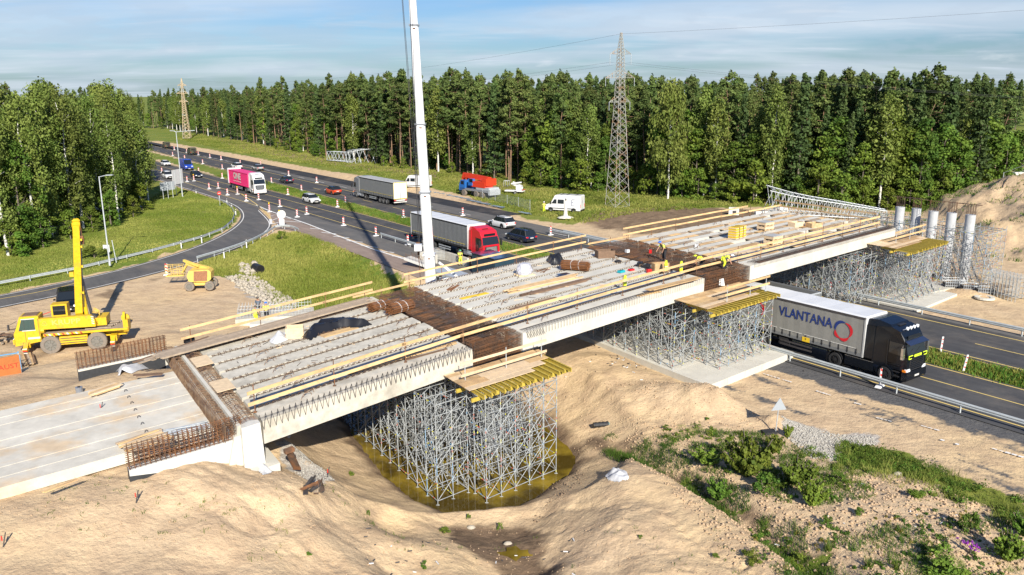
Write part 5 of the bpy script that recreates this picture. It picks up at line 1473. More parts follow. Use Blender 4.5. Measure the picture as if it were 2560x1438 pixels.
def jeep(label,loc):
 r = E('military_truck',loc,label,'military vehicle','olive military vehicles',RZ_FAR)
 mb = MB();mb.prism([(-2.2,.6),(-2.2,2.15),(-2.0,2.3),(.3,2.3),(.5,2.2),(.8,1.5),(2.1,1.35),(2.2,1.2),(2.2,.6)],-.98,.98);mb.build('body','olive',r)
 one('box','rear_window','glass_dark',r,(-2.21,0,1.75),(.03,1.3,.5))
 one('cyl','spare_wheel','black_rubber',r,(-2.35,-.3,1.2),.38,.25,12,'x')
 for s in (-1,1):
  for x in (-1.45,1.4): wheel_into(r,x,s * .85,.46,.3,'olive')
  one('box','side_window','glass_dark',r,(-.4,s * .985,1.8),(2.2,.02,.45))
  one('box','tail_light','lamp_red',r,(-2.22,s * .8,.95),(.05,.2,.15))
 return r
jeep('olive military vehicle driving away at the far left, the right hand one',at_lane(480,387))
jeep('olive military vehicle half behind the birch leaves at the far left edge',at_lane(416,371))
V_v2 = van('white_paint','white high roof van with blue figures parked behind the worker and the pylon',G(1412,529,.2),math.radians(155),'vans',logo=True,side_window=True,L=6.0,H=2.75)
V_v1 = van('white_paint','white van with blue logo parked behind the white crane boom',G(1042,470,.2),math.radians(155),'vans',logo=True,side_window=True,L=6.0,H=2.6)
# ================================================================== PEOPLE
def skin_mesh(name,verts,edges,radii,root,m,parent,sub=1):
 me = bpy.data.meshes.new(name);me.from_pydata(verts,edges,[])
 o = bpy.data.objects.new(name,me);COL.objects.link(o)
 md = o.modifiers.new('s','SKIN');sk = me.skin_vertices[0].data
 for i,r in enumerate(radii): sk[i].radius = r if isinstance(r,tuple) else (r,r);sk[i].use_root = (i == root)
 if sub: o.modifiers.new('u','SUBSURF').levels = sub;o.modifiers['u'].render_levels = sub
 dg = bpy.context.evaluated_depsgraph_get()
 nm = bpy.data.meshes.new_from_object(o.evaluated_get(dg))
 COL.objects.unlink(o);bpy.data.objects.remove(o)
 nm.materials.clear();nm.materials.append(MATS[m])
 nm.polygons.foreach_set('use_smooth',[True] * len(nm.polygons))
 ob = bpy.data.objects.new(name,nm);COL.objects.link(ob)
 if parent is not None: ob.parent = parent
 return ob
def person(loc,rz,label,pose='stand',shirt='shirt_lime',trousers='trouser_black',hat='helmet_blue',braces=True,vest=None,group='construction workers',sc=1.0,skin='skin_tan'):
 root = E('person',loc,label,'person',group,rz);root.scale = (sc,sc,sc)
 # skeleton, x forward, y left, z up
 if pose == 'stand':
  J = dict(pel=(0,0,.95),sp=(0,0,1.15),ch=(0,0,1.38),nk=(0,0,1.50),hd=(.02,0,1.66),sl=(0,.19,1.42),sr=(0,-.19,1.42),el=(-.02,.26,1.15),er=(.05,-.27,1.15),wl=(.12,.25,.93),wr=(.20,-.22,.98),
     hl=(0,.09,.92),hr=(0,-.09,.92),kl=(.04,.12,.50),kr=(.0,-.12,.50),al=(0,.14,.09),ar=(-.02,-.14,.09),tl=(.17,.16,.04),tr=(.15,-.16,.04))
 elif pose == 'bend':
  J = dict(pel=(-.05,0,.93),sp=(.06,0,1.12),ch=(.20,0,1.30),nk=(.29,0,1.40),hd=(.42,0,1.50),sl=(.20,.19,1.34),sr=(.20,-.19,1.34),el=(.26,.30,1.08),er=(.34,-.25,1.08),wl=(.32,.26,.84),wr=(.52,-.20,.88),
     hl=(-.05,.09,.90),hr=(-.05,-.09,.90),kl=(.02,.14,.49),kr=(.0,-.12,.50),al=(-.04,.16,.09),ar=(-.06,-.14,.09),tl=(.14,.18,.04),tr=(.11,-.16,.04))
 elif pose == 'crouch':
  J = dict(pel=(-.12,0,.38),sp=(.0,0,.55),ch=(.16,0,.74),nk=(.26,0,.82),hd=(.38,0,.92),sl=(.16,.19,.78),sr=(.16,-.19,.78),el=(.34,.28,.58),er=(.36,-.26,.58),wl=(.50,.14,.38),wr=(.52,-.12,.38),
     hl=(-.12,.09,.36),hr=(-.12,-.09,.36),kl=(.28,.20,.46),kr=(.26,-.20,.42),al=(-.02,.16,.09),ar=(-.04,-.16,.09),tl=(.15,.18,.04),tr=(.12,-.18,.04))
 elif pose == 'stoop':
  J = dict(pel=(-.15,0,.82),sp=(.03,0,.93),ch=(.26,0,.98),nk=(.38,0,.98),hd=(.52,0,1.00),sl=(.26,.19,.98),sr=(.26,-.19,.98),el=(.32,.27,.72),er=(.36,-.25,.72),wl=(.42,.22,.48),wr=(.46,-.18,.48),
     hl=(-.15,.09,.80),hr=(-.15,-.09,.80),kl=(.02,.13,.46),kr=(-.0,-.13,.46),al=(-.1,.15,.09),ar=(-.12,-.15,.09),tl=(.07,.17,.04),tr=(.05,-.17,.04))
 names = list(J);ix = {n: i for i,n in enumerate(names)};V_ = [J[n] for n in names]
 Ed = [('pel','sp'),('sp','ch'),('ch','nk'),('nk','hd'),('ch','sl'),('ch','sr'),('sl','el'),('el','wl'),('sr','er'),('er','wr'),('pel','hl'),('pel','hr'),('hl','kl'),('kl','al'),('al','tl'),('hr','kr'),('kr','ar'),('ar','tr')]
 Rd = dict(pel=.13,sp=.125,ch=.15,nk=.055,hd=.095,sl=.065,sr=.065,el=.045,er=.045,wl=.035,wr=.035,hl=.09,hr=.09,kl=.065,kr=.065,al=.05,ar=.05,tl=.04,tr=.04)
 V2_ = [tuple(v) for v in V_];E2 = [(ix[a],ix[b]) for a,b in Ed];R2 = [Rd[n] for n in names]
 for sd,wn,en in ((1,'wl','el'),(-1,'wr','er')):       # palm, four fingers, thumb
  wv = np.array(J[wn]);d = wv - np.array(J[en]);d /= np.linalg.norm(d);lat = np.array([0,1,0.]) * sd;lat -= d * np.dot(lat,d);lat /= np.linalg.norm(lat);fwd = np.cross(d,lat)
  palm = wv + d * .07;V2_.append(tuple(palm));R2.append(.034);E2.append((ix[wn],len(V2_) - 1));pi_ = len(V2_) - 1
  for k in range(4):
   a = palm + fwd * (k - 1.5) * .018 + d * .035;b = a + d * (.035 + .004 * (k in (1,2))) - lat * .012
   V2_ += [tuple(a),tuple(b)];R2 += [.010,.008];E2 += [(pi_,len(V2_) - 2),(len(V2_) - 2,len(V2_) - 1)]
  a = palm + fwd * .04;V2_.append(tuple(a + d * .02));R2.append(.011);E2.append((pi_,len(V2_) - 1))
 skin_mesh('body',V2_,E2,R2,0,skin,root)
 def sub(nm,ns,grow,m,fac=None):
  vs = [J[n] for n in ns];e = [(ns.index(a),ns.index(b)) for a,b in Ed if a in ns and b in ns]
  if fac:
   for n,(o_,f_) in fac.items():
    a,b = np.array(J[o_]),np.array(J[n]);vs[ns.index(n)] = tuple(a + (b - a) * f_)
  skin_mesh(nm,vs,e,[Rd[n] + grow for n in ns],0,m,root)
 sub('shirt',['ch','sp','pel','sl','sr','el','er'],.022,shirt,{'el': ('sl',.75),'er': ('sr',.75),'pel': ('sp',.7)})
 sub('trousers',['pel','hl','hr','kl','kr','al','ar'],.020,trousers,{'al': ('kl',.88),'ar': ('kr',.88)})
 mb = MB()
 for n,t in (('al','tl'),('ar','tr')): mb.bar(np.array(J[n]) - [0.06,0,.03],np.array(J[t]) + [.06,0,0],.11,.11)
 mb.build('boots','black_plastic',root)
 if vest:
  sub('vest',['ch','sp','sl','sr'],.040,vest,{'sl': ('ch',.7),'sr': ('ch',.7)})
 if braces:
  mb = MB();c = np.array(J['ch']);s_ = np.array(J['sp'])
  for q in (-1,1):
   mb.bar(s_ + [.14,q * .08,0],c + [.14,q * .09,.10],.035,.02);mb.bar(s_ + [-.14,q * .05,0],c + [-.15,q * .10,.10],.035,.02)
  mb.bar(s_ + [.15,-.12,.02],s_ + [.15,.12,.02],.12,.03);mb.build('braces','trouser_black',root)
 # face
 hd = np.array(J['hd']);mb = MB()
 mb.box(hd + [.105,0,-.005],(.03,.025,.04));mb.box(hd + [.095,0,-.055],(.015,.05,.012))
 mb.build('nose',skin,root)
 mb = MB()
 for q in (-1,1): mb.box(hd + [.095,q * .035,.022],(.012,.022,.012))
 mb.build('eyes','hair_grey',root)
 mb = MB()
 for q in (-1,1): mb.box(hd + [0,q * .10,.0],(.04,.02,.06))
 mb.build('ears',skin,root)
 if hat:
  rings = []
  for t in np.linspace(0,1,5):
   rr = .125 * math.cos(t * math.pi / 2 * .97) + .002;z = .035 + .12 * math.sin(t * math.pi / 2)
   rings.append([(hd[0] + rr * 1.1 * math.cos(a),hd[1] + rr * math.sin(a),hd[2] + z) for a in np.linspace(0,2 * math.pi,12,endpoint=False)])
  mb = MB();mb.loft(rings);mb.box(hd + [.15,0,.04],(.09,.16,.012));mb.build('helmet' if hat != 'hair_grey' else 'hair',hat,root,smooth=True)
 return root
# ================================================================== YELLOW CRANE
def yellow_crane():
 # two wheels of the near side touch the ground here
 a,b = G(131,884,.1),G(247,874,.1)
 d = b - a;rz = math.atan2(-d[1],-d[0])      # front (cab) points to the left of the picture
 mid = (a + b) / 2;wb = np.linalg.norm((b - a)[:2])
 nrm = np.array([-math.sin(rz),math.cos(rz),0])
 ctr = mid - nrm * 1.05 if False else mid + np.array([math.sin(rz) * -1,0,0]) * 0
 # the near side is the left side (y+) of the machine
 ctr = mid - nrm * 1.1
 root = E('mobile_crane',ctr,'yellow two-axle mobile crane with raised boom and dusty big wheels on the sand','crane',None,rz)
 Y = 'paint_yellow';h = 1.25;r = .70;x2 = wb / 2
 for x in (x2,-x2):
  for s in (-1,1): wheel_into(root,x,s * 1.1,r,.42,'rim_dusty','rubber_dusty')
 one('box','chassis',Y,root,(-.2,0,1.12),(wb + 3.6,1.0,.5))
 # mudguards / deck with red and white edge marking
 one('box','deck','wood_grey',root,(-.9,0,1.52),(wb + 2.6,2.5,.10))
 for s in (-1,1):
  one('box','deck_edge',Y,root,(-.9,s * 1.25,1.50),(wb + 2.6,.06,.16))
  for k in range(26):
   if -1.1 < -wb / 2 + k * .24 - 1.3 + .0 < 20:
    x = -wb / 2 - 1.5 + k * .30
    if x > x2 + .2: break
    mb = MB();mb.hexa([(x,s * 1.285 - .005,1.43),(x + .13,s * 1.285 - .005,1.43),(x + .13,s * 1.285 + .005,1.43),(x,s * 1.285 + .005,1.43)],[(x + .10,s * 1.285 - .005,1.57),(x + .23,s * 1.285 - .005,1.57),(x + .23,s * 1.285 + .005,1.57),(x + .10,s * 1.285 + .005,1.57)]);mb.build('marking','white_plain' if k % 2 else 'sign_red',root)
 # side lockers between wheels
 for s in (-1,1):
  one('box','locker',Y,root,(0,s * .95,.95),(1.9,.5,.62))
  for z in (.76,.94,1.12):
   one('box','locker_rail','steel_dark',root,(0,s * 1.21,z),(1.8,.03,.05))
  for x in (1.15,-1.15):
   one('bar','mudguard_bracket',Y,root,(x - .0,s * 1.1,.65),(x * 1.12,s * 1.1,1.45),.2,.1)
 # outriggers front and back
 for x,e in ((x2 + 1.55,1),(-x2 - 1.15,-1)):
  one('box','outrigger_beam',Y,root,(x,0,.85),(.45,2.5,.45))
  for s in (-1,1):
   one('bar','outrigger_leg',Y,root,(x,s * 1.2,.95),(x,s * 1.85,.55),.3,.3,up=(1,0,0))
   mb = MB();mb.tube((x,s * 1.8,.7),(x,s * 1.8,.12),.07,8);mb.cyl((x,s * 1.8,.06),.22,.08,12,'z');mb.build('outrigger_foot','steel_dark',root)
   for k in range(3):
    one('box','marking','white_plain' if k % 2 == 0 else 'sign_red',root,(x + .155 * 0,s * 1.93,.42 + k * .16),(.31,.02,.075))
 # driver cab at the front, camera side (left)
 cx0,cx1 = x2 + .55,x2 + 2.3
 prof = [(cx0,1.05),(cx0,2.95),(cx0 + .1,3.0),(cx1 - .5,3.0),(cx1 - .22,2.2),(cx1,1.75),(cx1,.8)]
 mb = MB();mb.prism(prof,-.1,1.25);mb.build('cab',Y,root)
 one('box','cab_roof','wood_brown',root,((cx0 + cx1) / 2 - .25,.58,3.02),(1.0,1.0,.05))
 mb = MB();pts = [(cx0 + .3,1.262,1.95),(cx1 - .35,1.262,1.95),(cx1 - .62,1.262,2.82),(cx0 + .3,1.262,2.82)][::-1];quadslab(mb,pts,.01);mb.build('cab_window','glass_green',root)
 for za in (1.95,2.82):
  one('box','window_frame','white_plain',root,(cx0 + .72,1.275,za),(.9,.02,.06))
 mb = MB();quadslab(mb,[(cx1 - .03,0.0,1.82),(cx1 - .03,1.15,1.82),(cx1 - .50,1.15,2.92),(cx1 - .50,0.0,2.92)],.03);mb.build('windscreen','glass_green',root)
 one('box','engine_cover',Y,root,(x2 + 1.0,-.65,1.5),(1.9,1.1,.8))
 one('box','bumper',Y,root,(cx1 + .04,.2,1.15),(.12,2.3,.35))
 for y in (1.0,-.6):
  one('box','headlight','lamp_white',root,(cx1 + .10,y,1.25),(.06,.25,.2))
 # slewing upper works: counterweight points to the cab; boom rises behind
 one('cyl','slew_ring','steel_dark',root,(-.1,0,1.68),.75,.28,20,'z')
 one('box','upper_frame',Y,root,(.1,0,1.95),(3.6,1.6,.35))
 mb = MB();mb.prism([(-1.6,1.85),(-1.6,2.35),(-1.3,2.75),(2.6,2.75),(2.75,2.6),(2.75,1.95)],.82,1.22);mb.build('counterweight',Y,root)
 one('cyl','air_tank',Y,root,(2.2,.9,1.85),.30,.6,12,'x')
 text_mesh('lettering','KRUPP',.52,'paint_yellow_old',frame((.35,1.232,2.38),(-1,0,0),(0,0,1)),parent=root,extrude=.006,font_bold=.012,sx=1.25)
 mb = MB()
 for k in range(3): mb.tube((1.75,1.23,2.30 + .12 * (k == 2)),(1.75,1.245,2.30 + .12 * (k == 2)),.01,4)
 for k in range(12):
  t0,t1 = k * math.pi / 6,(k + 1) * math.pi / 6
  for cxx,czz in ((1.78,2.46),(1.70,2.32),(1.86,2.32)): mb.bar((cxx + .09 * math.cos(t0),1.235,czz + .09 * math.sin(t0)),(cxx + .09 * math.cos(t1),1.235,czz + .09 * math.sin(t1)),.02,.02)
 mb.build('ring_emblem','paint_yellow_old',root)
 for x in (2.70,-1.45):
  for k in range(4):
   mb = MB();z = 2.05 + k * .17;mb.hexa([(x - .09,1.235,z),(x + .09,1.235,z + .07),(x + .09,1.245,z + .07),(x - .09,1.245,z)],[(x - .09,1.235,z + .08),(x + .09,1.235,z + .15),(x + .09,1.245,z + .15),(x - .09,1.245,z + .08)]);mb.build('marking','white_plain',root)
 # operator cab
 one('box','operator_cab',Y,root,(1.0,-.5,2.9),(1.1,.9,1.1))
 for y_ in (-.04,):
  one('box','operator_window','glass_dark',root,(1.0,y_,3.0),(.85,.02,.7))
 one('box','operator_window','glass_dark',root,(1.56,-.5,3.0),(.02,.7,.7))
 one('cyl','winch','steel_dark',root,(-1.35,0.2,2.35),.32,1.1,14,'y')
 one('box','rear_frame',Y,root,(-1.9,0,2.1),(.8,1.6,.6))
 mb = MB()
 for k in range(7): mb.path([(-1.3 - k * .06,.3 + .05 * k,2.7),(-1.5 - k * .05,.45 - .04 * k,3.15 - .05 * k),(-1.8,.3,2.5)],.02,4)
 mb.build('hoses','paint_yellow_old',root)
 # boom: from the pivot to the tip, worked out in world and brought back to local axes
 tip_w = np.array([-36.45,67.6,8.5])
 # lower end of the boom in the photo: about pixel (185, 815)
 inv = Matrix.Rotation(-rz,3,'Z')
 tl = np.array(inv @ Vector(tip_w - ctr));
 pl = np.array([-.35,.0,2.6]);
 dd = tl - pl;L = np.linalg.norm(dd);dd /= L
 sidev = np.cross(dd,[0,0,1]);sidev /= np.linalg.norm(sidev)
 cam_l = np.array(inv @ Vector(np.array([0,0,CAMH]) - ctr));
 def sec(a,b,wd,hh,nm,m): mb = MB();mb.bar(pl + dd * a,pl + dd * b,wd,hh,up=(0,0,1));return mb.build(nm,m,root)
 sec(-.2,L * .97,.50,.62,'boom_section',Y)
 sec(L * .97,L + .25,.40,.48,'boom_section',Y)
 sec(L * .93,L * .96,.62,.74,'boom_collar',Y)
 sec(L * .985,L + .0,.58,.66,'boom_collar',Y)
 mb = MB();mb.bar(pl + dd * .6 + np.array([0,0,-.3]) ,pl + dd * .6 + np.array([-.9,0,-.9]),.2,.3);mb.tube(pl + np.array([-.9,.0,-.5]),pl + dd * (L * .45) + np.array([-.15,0,-.25]),.11,10);mb.build('luffing_cylinder','steel_dark',root)
 one('tube','cylinder_barrel',Y,root,pl + np.array([-.5,0,-.2]),pl + dd * (L * .3) + np.array([-.2,0,-.2]),.15,10)
 for k in (.22,.5,.72,.8):
  one('box','boom_lamp','sticker_yellow',root,pl + dd * L * k + np.array([-.36,.18,0]),(.14,.2,.16))
 one('box','hose_box',Y,root,pl + dd * (L * .42) + np.array([.42,.1,0]),(.3,.3,.35))
 c_ = pl + dd * L * .42;mb = MB()
 yv = np.array([0,1.,0]);o_ = c_ + np.array([-.27,.262,.0])
 mb.hexa([pl + dd * L * .28 + [-.10,.325,0],pl + dd * L * .28 + [-.26,.325,0],pl + dd * L * .28 + [-.26,.335,0],pl + dd * L * .28 + [-.10,.335,0]],[pl + dd * L * .60 + [-.10,.325,0],pl + dd * L * .60 + [-.26,.325,0],pl + dd * L * .60 + [-.26,.335,0],pl + dd * L * .60 + [-.10,.335,0]]);mb.build('sign_strip','sign_grey',root)
 mb = MB()
 for k in range(3): mb.tube(pl + dd * (L + .1) + np.array([-.28,.1 * k - .1,0]),pl + dd * (L * .80) + np.array([-.42,.1 * k - .1,-.1]),.02,4)
 mb.box(pl + dd * (L * .82) + np.array([-.40,0,-.2]),(.22,.22,.7));mb.build('hook_block','rust',root)
 for x in (cx0 + .06,cx0 + 1.0): one('box','door_seam','steel_dark',root,(x,1.262,1.95),(.025,.02,1.7))
 one('box','name_strip','white_plain',root,(cx0 + .45,1.27,1.35),(.8,.01,.14))
 mb = MB();mb.box((cx1 + .25,1.35,2.3),(.1,.2,.4));mb.bar((cx1 - .3,1.2,2.7),(cx1 + .25,1.35,2.45),.03,.03);mb.build('wing_mirror','steel_dark',root)
 mb = MB()
 for k in range(3): mb.tube(pl + dd * .8 + np.array([-.3 - .05 * k,.2,0]),pl + dd * (L * .9) + np.array([-.3,.15 - .1 * k,0]),.012,4)
 mb.build('rope','cable_dark',root)
 for f in (.35,.68):
  q = pl + dd * L * f;one('box','boom_band','steel_dark',root,q,(.56,.54,.05))
 # clutter on the rear deck
 for k in range(7):
  one('bar','timber_pad','wood_grey',root,(-x2 - 1.6 + .1 * k,-.9 + k * .28,1.62 + .04 * (k % 3)),(-x2 + .8 + .1 * (k % 2),-.85 + k * .27,1.62 + .04 * (k % 3)),.2,.06)
 one('box','rear_winch',Y,root,(-x2 - 2.05,.5,1.7),(.35,1.2,.9))
 mb = MB();mb.cyl((-x2 - 2.0,.5,2.2),.3,.12,14,'y');mb.bar((-x2 - 1.95,.9,2.1),(-x2 - 2.0,.9,2.75),.2,.16,up=(1,0,0));mb.build('rear_sheave',Y,root)
 return root
YC = yellow_crane()
# ================================================================== WHITE TELESCOPIC CRANE
def white_crane():
 base = np.array([-6.2,61.5,0.0]);
 root = E('mobile_crane',base,'tall white telescopic crane boom rising behind the deck out of the picture','crane',None,0.0)
 p0 = np.array([0,0,2.2]);dirn = np.array([.15 * math.cos(SHADOW_DIR) - .01,.15 * math.sin(SHADOW_DIR),1.0]);dirn /= np.linalg.norm(dirn)
 W_ = [(-.5,4.6,.82),(4.6,9.4,.76),(9.4,14.6,.70),(14.6,22,.62),(22,34,.55),(34,46,.48)]
 for a,b,wd in W_:
  mb = MB();q = wd / 2;c = [np.array([-q,-q * .9,0]),np.array([q,-q * .9,0]),np.array([q,q * .9,0]),np.array([-q,q * .9,0])]
  ch = q * .35
  ring = [(-q + ch,-q),(q - ch,-q),(q,-q + ch),(q,q - ch),(q - ch,q),(-q + ch,q),(-q,q - ch),(-q,-q + ch)]
  mb.loft([[p0 + dirn * a + np.array([x,y,0]) for x,y in ring],[p0 + dirn * b + np.array([x,y,0]) for x,y in ring]]);mb.build('boom_section','white_paint',root)
  one('box','boom_collar','grey_paint' if b > 6 else 'white_paint',root,p0 + dirn * (b - .08),(wd + .12,wd + .12,.12))
  one('box','collar_bolt','rust',root,p0 + dirn * (b - .35) + np.array([0,-wd / 2 - .012,0]),(.18,.02,.10))
  one('bar','boom_seam','steel_dark',root,p0 + dirn * a + np.array([.12,-wd / 2 - .006,0]),p0 + dirn * (b - .2) + np.array([.10,-wd / 2 - .006,0]),.03,.015)
 # hoist ropes and block
 for k,dx in enumerate((-.95,-.80)):
  one('tube','hoist_rope','cable_dark',root,p0 + dirn * 46 + np.array([dx - .2 * k,-.3,0]),p0 + np.array([dx - .05,1.5,5.6]),.018,4)
 hk = p0 + np.array([-1.15,1.6,4.6])
 mb = MB();mb.box(hk + np.array([0,0,.3]),(.32,.3,.7));mb.box(hk + np.array([0,0,-.15]),(.16,.16,.4));mb.build('hook_block','rust',root)
 mb = MB();mb.tube(hk,hk + np.array([0,0,22]),.022,4);mb.tube(hk + np.array([.1,0,0]),hk + np.array([.15,0,22]),.02,4);mb.build('hoist_rope','cable_dark',root)
 mb = MB();mb.tube(hk + np.array([0,0,-.2]),hk + np.array([-.15,2.6,-6.0]),.02,4);mb.tube(hk + np.array([0,0,-.2]),hk + np.array([.9,4.0,-6.2]),.02,4);mb.build('sling','rust',root)
 # white jib brackets
 mb = MB();a = p0 + np.array([.55,.3,3.9]);mb.bar(a,a + np.array([1.6,.6,-1.5]),.14,.18);mb.bar(a + np.array([0,0,-1.3]),a + np.array([1.7,.6,-1.5]),.16,.2);mb.bar(a + np.array([0,0,-2.0]),a + np.array([1.0,.4,-2.1]),.16,.25);mb.build('jib_bracket','white_paint',root)
 one('box','lamp_box','white_paint',root,p0 + np.array([-1.0,.2,5.1]),(.55,.5,.5))
 # carrier standing behind the deck
 one('box','carrier','white_paint',root,(.6,.9,1.35),(9.5,2.5,.5))
 one('box','carrier_cab','white_paint',root,(-2.9,.9,2.1),(2.0,2.3,1.4),taper=.9)
 one('box','cab_window','glass_dark',root,(-2.9,-.27,2.35),(1.4,.04,.6))
 one('box','counterweight','white_paint',root,(2.6,.9,2.2),(2.6,2.3,1.2))
 for x in (-2.9,-1.4,1.6,3.1,4.5):
  for y in (-.1,1.9): wheel_into(root,x,y,.55,.4)
 return root
white_crane()
# ================================================================== LATTICE PYLONS
def lattice(root,prof,sq,xf,m,r=.05,name_leg='leg',lying=False,bays=None,arms=(),rb=.03,parts=True):
 """square tower: prof = [(height, half width)], xf maps local (x, y, z) to the root's axes"""
 P = lambda x,y,z: np.array(xf(x,y,z),float)
 cor = [(-1,-1),(1,-1),(1,1),(-1,1)]
 hw = lambda z: float(np.interp(z,[a for a,_ in prof],[b for _,b in prof]))
 top = prof[-1][0]
 for sx,sy in cor:
  segs = [(P(sx * b0,sy * b0,a0),P(sx * b1,sy * b1,a1)) for (a0,b0),(a1,b1) in zip(prof,prof[1:])]
  tubes_obj(name_leg,segs,r,m,root,4,kind=None)
 z = prof[0][0];seg = [];nb = 0
 while z < top - .2:
  b = hw(z);st = min(max(b * sq,.5),top - z);z1 = z + st;b1 = hw(z1)
  for k in range(4):
   (ax_,ay_),(bx_,by_) = cor[k],cor[(k + 1) % 4]
   a = [(P(ax_ * b,ay_ * b,z),P(bx_ * b1,by_ * b1,z1)),(P(bx_ * b,by_ * b,z),P(ax_ * b1,ay_ * b1,z1))]
   if parts and nb < 240 and b > .6:
    for s_ in a: tubes_obj('cross_brace',[s_],rb,m,root,4,kind=None);nb += 1
   else: seg += a
  z = z1
 for a0,b0 in prof[:-1]:
  for k in range(4):
   (ax_,ay_),(bx_,by_) = cor[k],cor[(k + 1) % 4];seg.append((P(ax_ * b0,ay_ * b0,a0),P(bx_ * b0,by_ * b0,a0)))
 if seg: tubes_obj('lattice',seg,rb,m,root,4)
 for za,ln,hh,ins in arms:
  for s in (-1,1):
   b = hw(za);e = P(s * ln,0,za);seg = []
   for sy in (-1,1): seg += [(P(s * b,sy * b,za),e),(P(s * b,sy * b,za + hh),e)]
   for f in (.33,.66):
    for sy in (-1,1): seg.append((P(s * (b + (ln - b) * f),sy * b * (1 - f),za),P(s * (b + (ln - b) * f),sy * b * (1 - f),za + hh * (1 - f))))
   tubes_obj('cross_arm',seg,r * .8,m,root,4,kind=None)
   if ins:
    tubes_obj('insulator',[(e,P(s * ln,0,za - ins))] + [(P(s * ln,0,za - ins * f),P(s * ln,0,za - ins * f - .06)) for f in np.linspace(.2,.95,6)],.045,'galv' if not lying else m,root,5,kind=None)
def pylon(label,px_,py_,H,z0,m,rot,r=.06,wb=1.4):
 g = G(px_,py_,z0);root = E('lattice_pylon',g,label,'pylon','standing electricity pylons',rot)
 s = H / 27.0
 prof = [(0,wb * s),(10.2 * s,.92 * s),(16.5 * s,.6 * s),(20.2 * s,.5 * s),(24 * s,.4 * s),(27 * s,.09 * s)]
 lattice(root,prof,1.25,lambda x,y,z: (x,y,z),m,r,arms=((16.5 * s,2.0 * s,.8 * s,1.3 * s),(20.2 * s,2.75 * s,1.1 * s,1.3 * s),(23.8 * s,2.0 * s,.8 * s,1.6 * s)),rb=r * .6)
 return root,g
PY1,g1 = pylon('rusty grey lattice pylon standing between the white van and the bridge',1543,515,27.2,.6,'pylon_paint',math.radians(28),r=.05)
PY2,g2 = pylon('tan lattice pylon far away at the left edge of the wood',468,345,25.0,.5,'pylon_tan',math.radians(10),r=.13,wb=1.6)
# overhead wires
def wire(a,b,sag,label,r=.016):
 root = E('overhead_wire',(np.array(a) + np.array(b)) / 2,label,'power line','power lines',world=True)
 pts = [np.array(a) + (np.array(b) - np.array(a)) * t - np.array([0,0,4 * sag * t * (1 - t)]) for t in np.linspace(0,1,25)]
 tubes_obj('cable',list(zip(pts,pts[1:])),r,'cable_dark',root,4,kind=None)
top1 = np.array(g1) + [0,0,27.0];top2 = np.array(g2) + [0,0,24.8]
wire(top1,G(4600,-350,27.6 + 27) if False else top1 + np.array([210,-95,14.0]),3.0,'upper wire running from the near pylon to the right edge')
wire(top1,top2,4.0,'upper wire running between the two standing pylons')
ax1 = np.array([math.cos(math.radians(28)),math.sin(math.radians(28)),0])
for s,lab in ((-1,'left lower wire between the two standing pylons'),(1,'right lower wire between the two standing pylons')):
 wire(np.array(g1) + ax1 * s * 2.0 + [0,0,22.7],np.array(g2) + [s * 2.6,0,21.0],4.0,lab,.015)
for s,lab in ((-1,'left lower wire from the near pylon over the wood'),(1,'right lower wire from the near pylon over the wood')):
 wire(np.array(g1) + ax1 * s * 2.0 + [0,0,22.7],np.array(g1) + ax1 * s * 2.0 + np.array([190,-60,17.0]),5.0,lab,.015)
# lying lattice pieces
def lying(label,a,b,z,prof,m='galv',roll=.5,r=.05,sq=1.1,tilt=0.0,rb=.03):
 A,B = np.array([*a[:2],z]),np.array([*b[:2],z + tilt]);d = B - A;L = np.linalg.norm(d);d /= L
 sd_ = np.cross(d,[0,0,1]);sd_ /= np.linalg.norm(sd_);up_ = np.cross(sd_,d)
 root = E('lying_pylon_section',A,label,'pylon section','lying pylon sections',world=False)
 cr,sr = math.cos(roll),math.sin(roll)
 def xf(x,y,zz): p = d * zz + sd_ * (x * cr - y * sr) + up_ * (x * sr + y * cr);return p
 pr = [(f * L,h) for f,h in prof]
 lattice(root,pr,sq,xf,m,r,rb=rb,arms=())
 return root
lying('grey lattice mast piece lying on the grass before the wood, left of the white boom',G(826,392,1.4),G(925,397,1.6),1.7,[(0,1.2),(.5,1.25),(.62,1.9),(1,2.6)],r=.11,sq=1.3,rb=.065,roll=0.05)
lying('long grey lattice mast lying behind the far end of the deck',G(2212,541,1),G(1912,537,1),1.3,[(0,.6),(.35,.95),(.62,1.15),(.8,1.4),(1,1.9)],r=.07,sq=.62,rb=.045,roll=0.1,tilt=1.8)
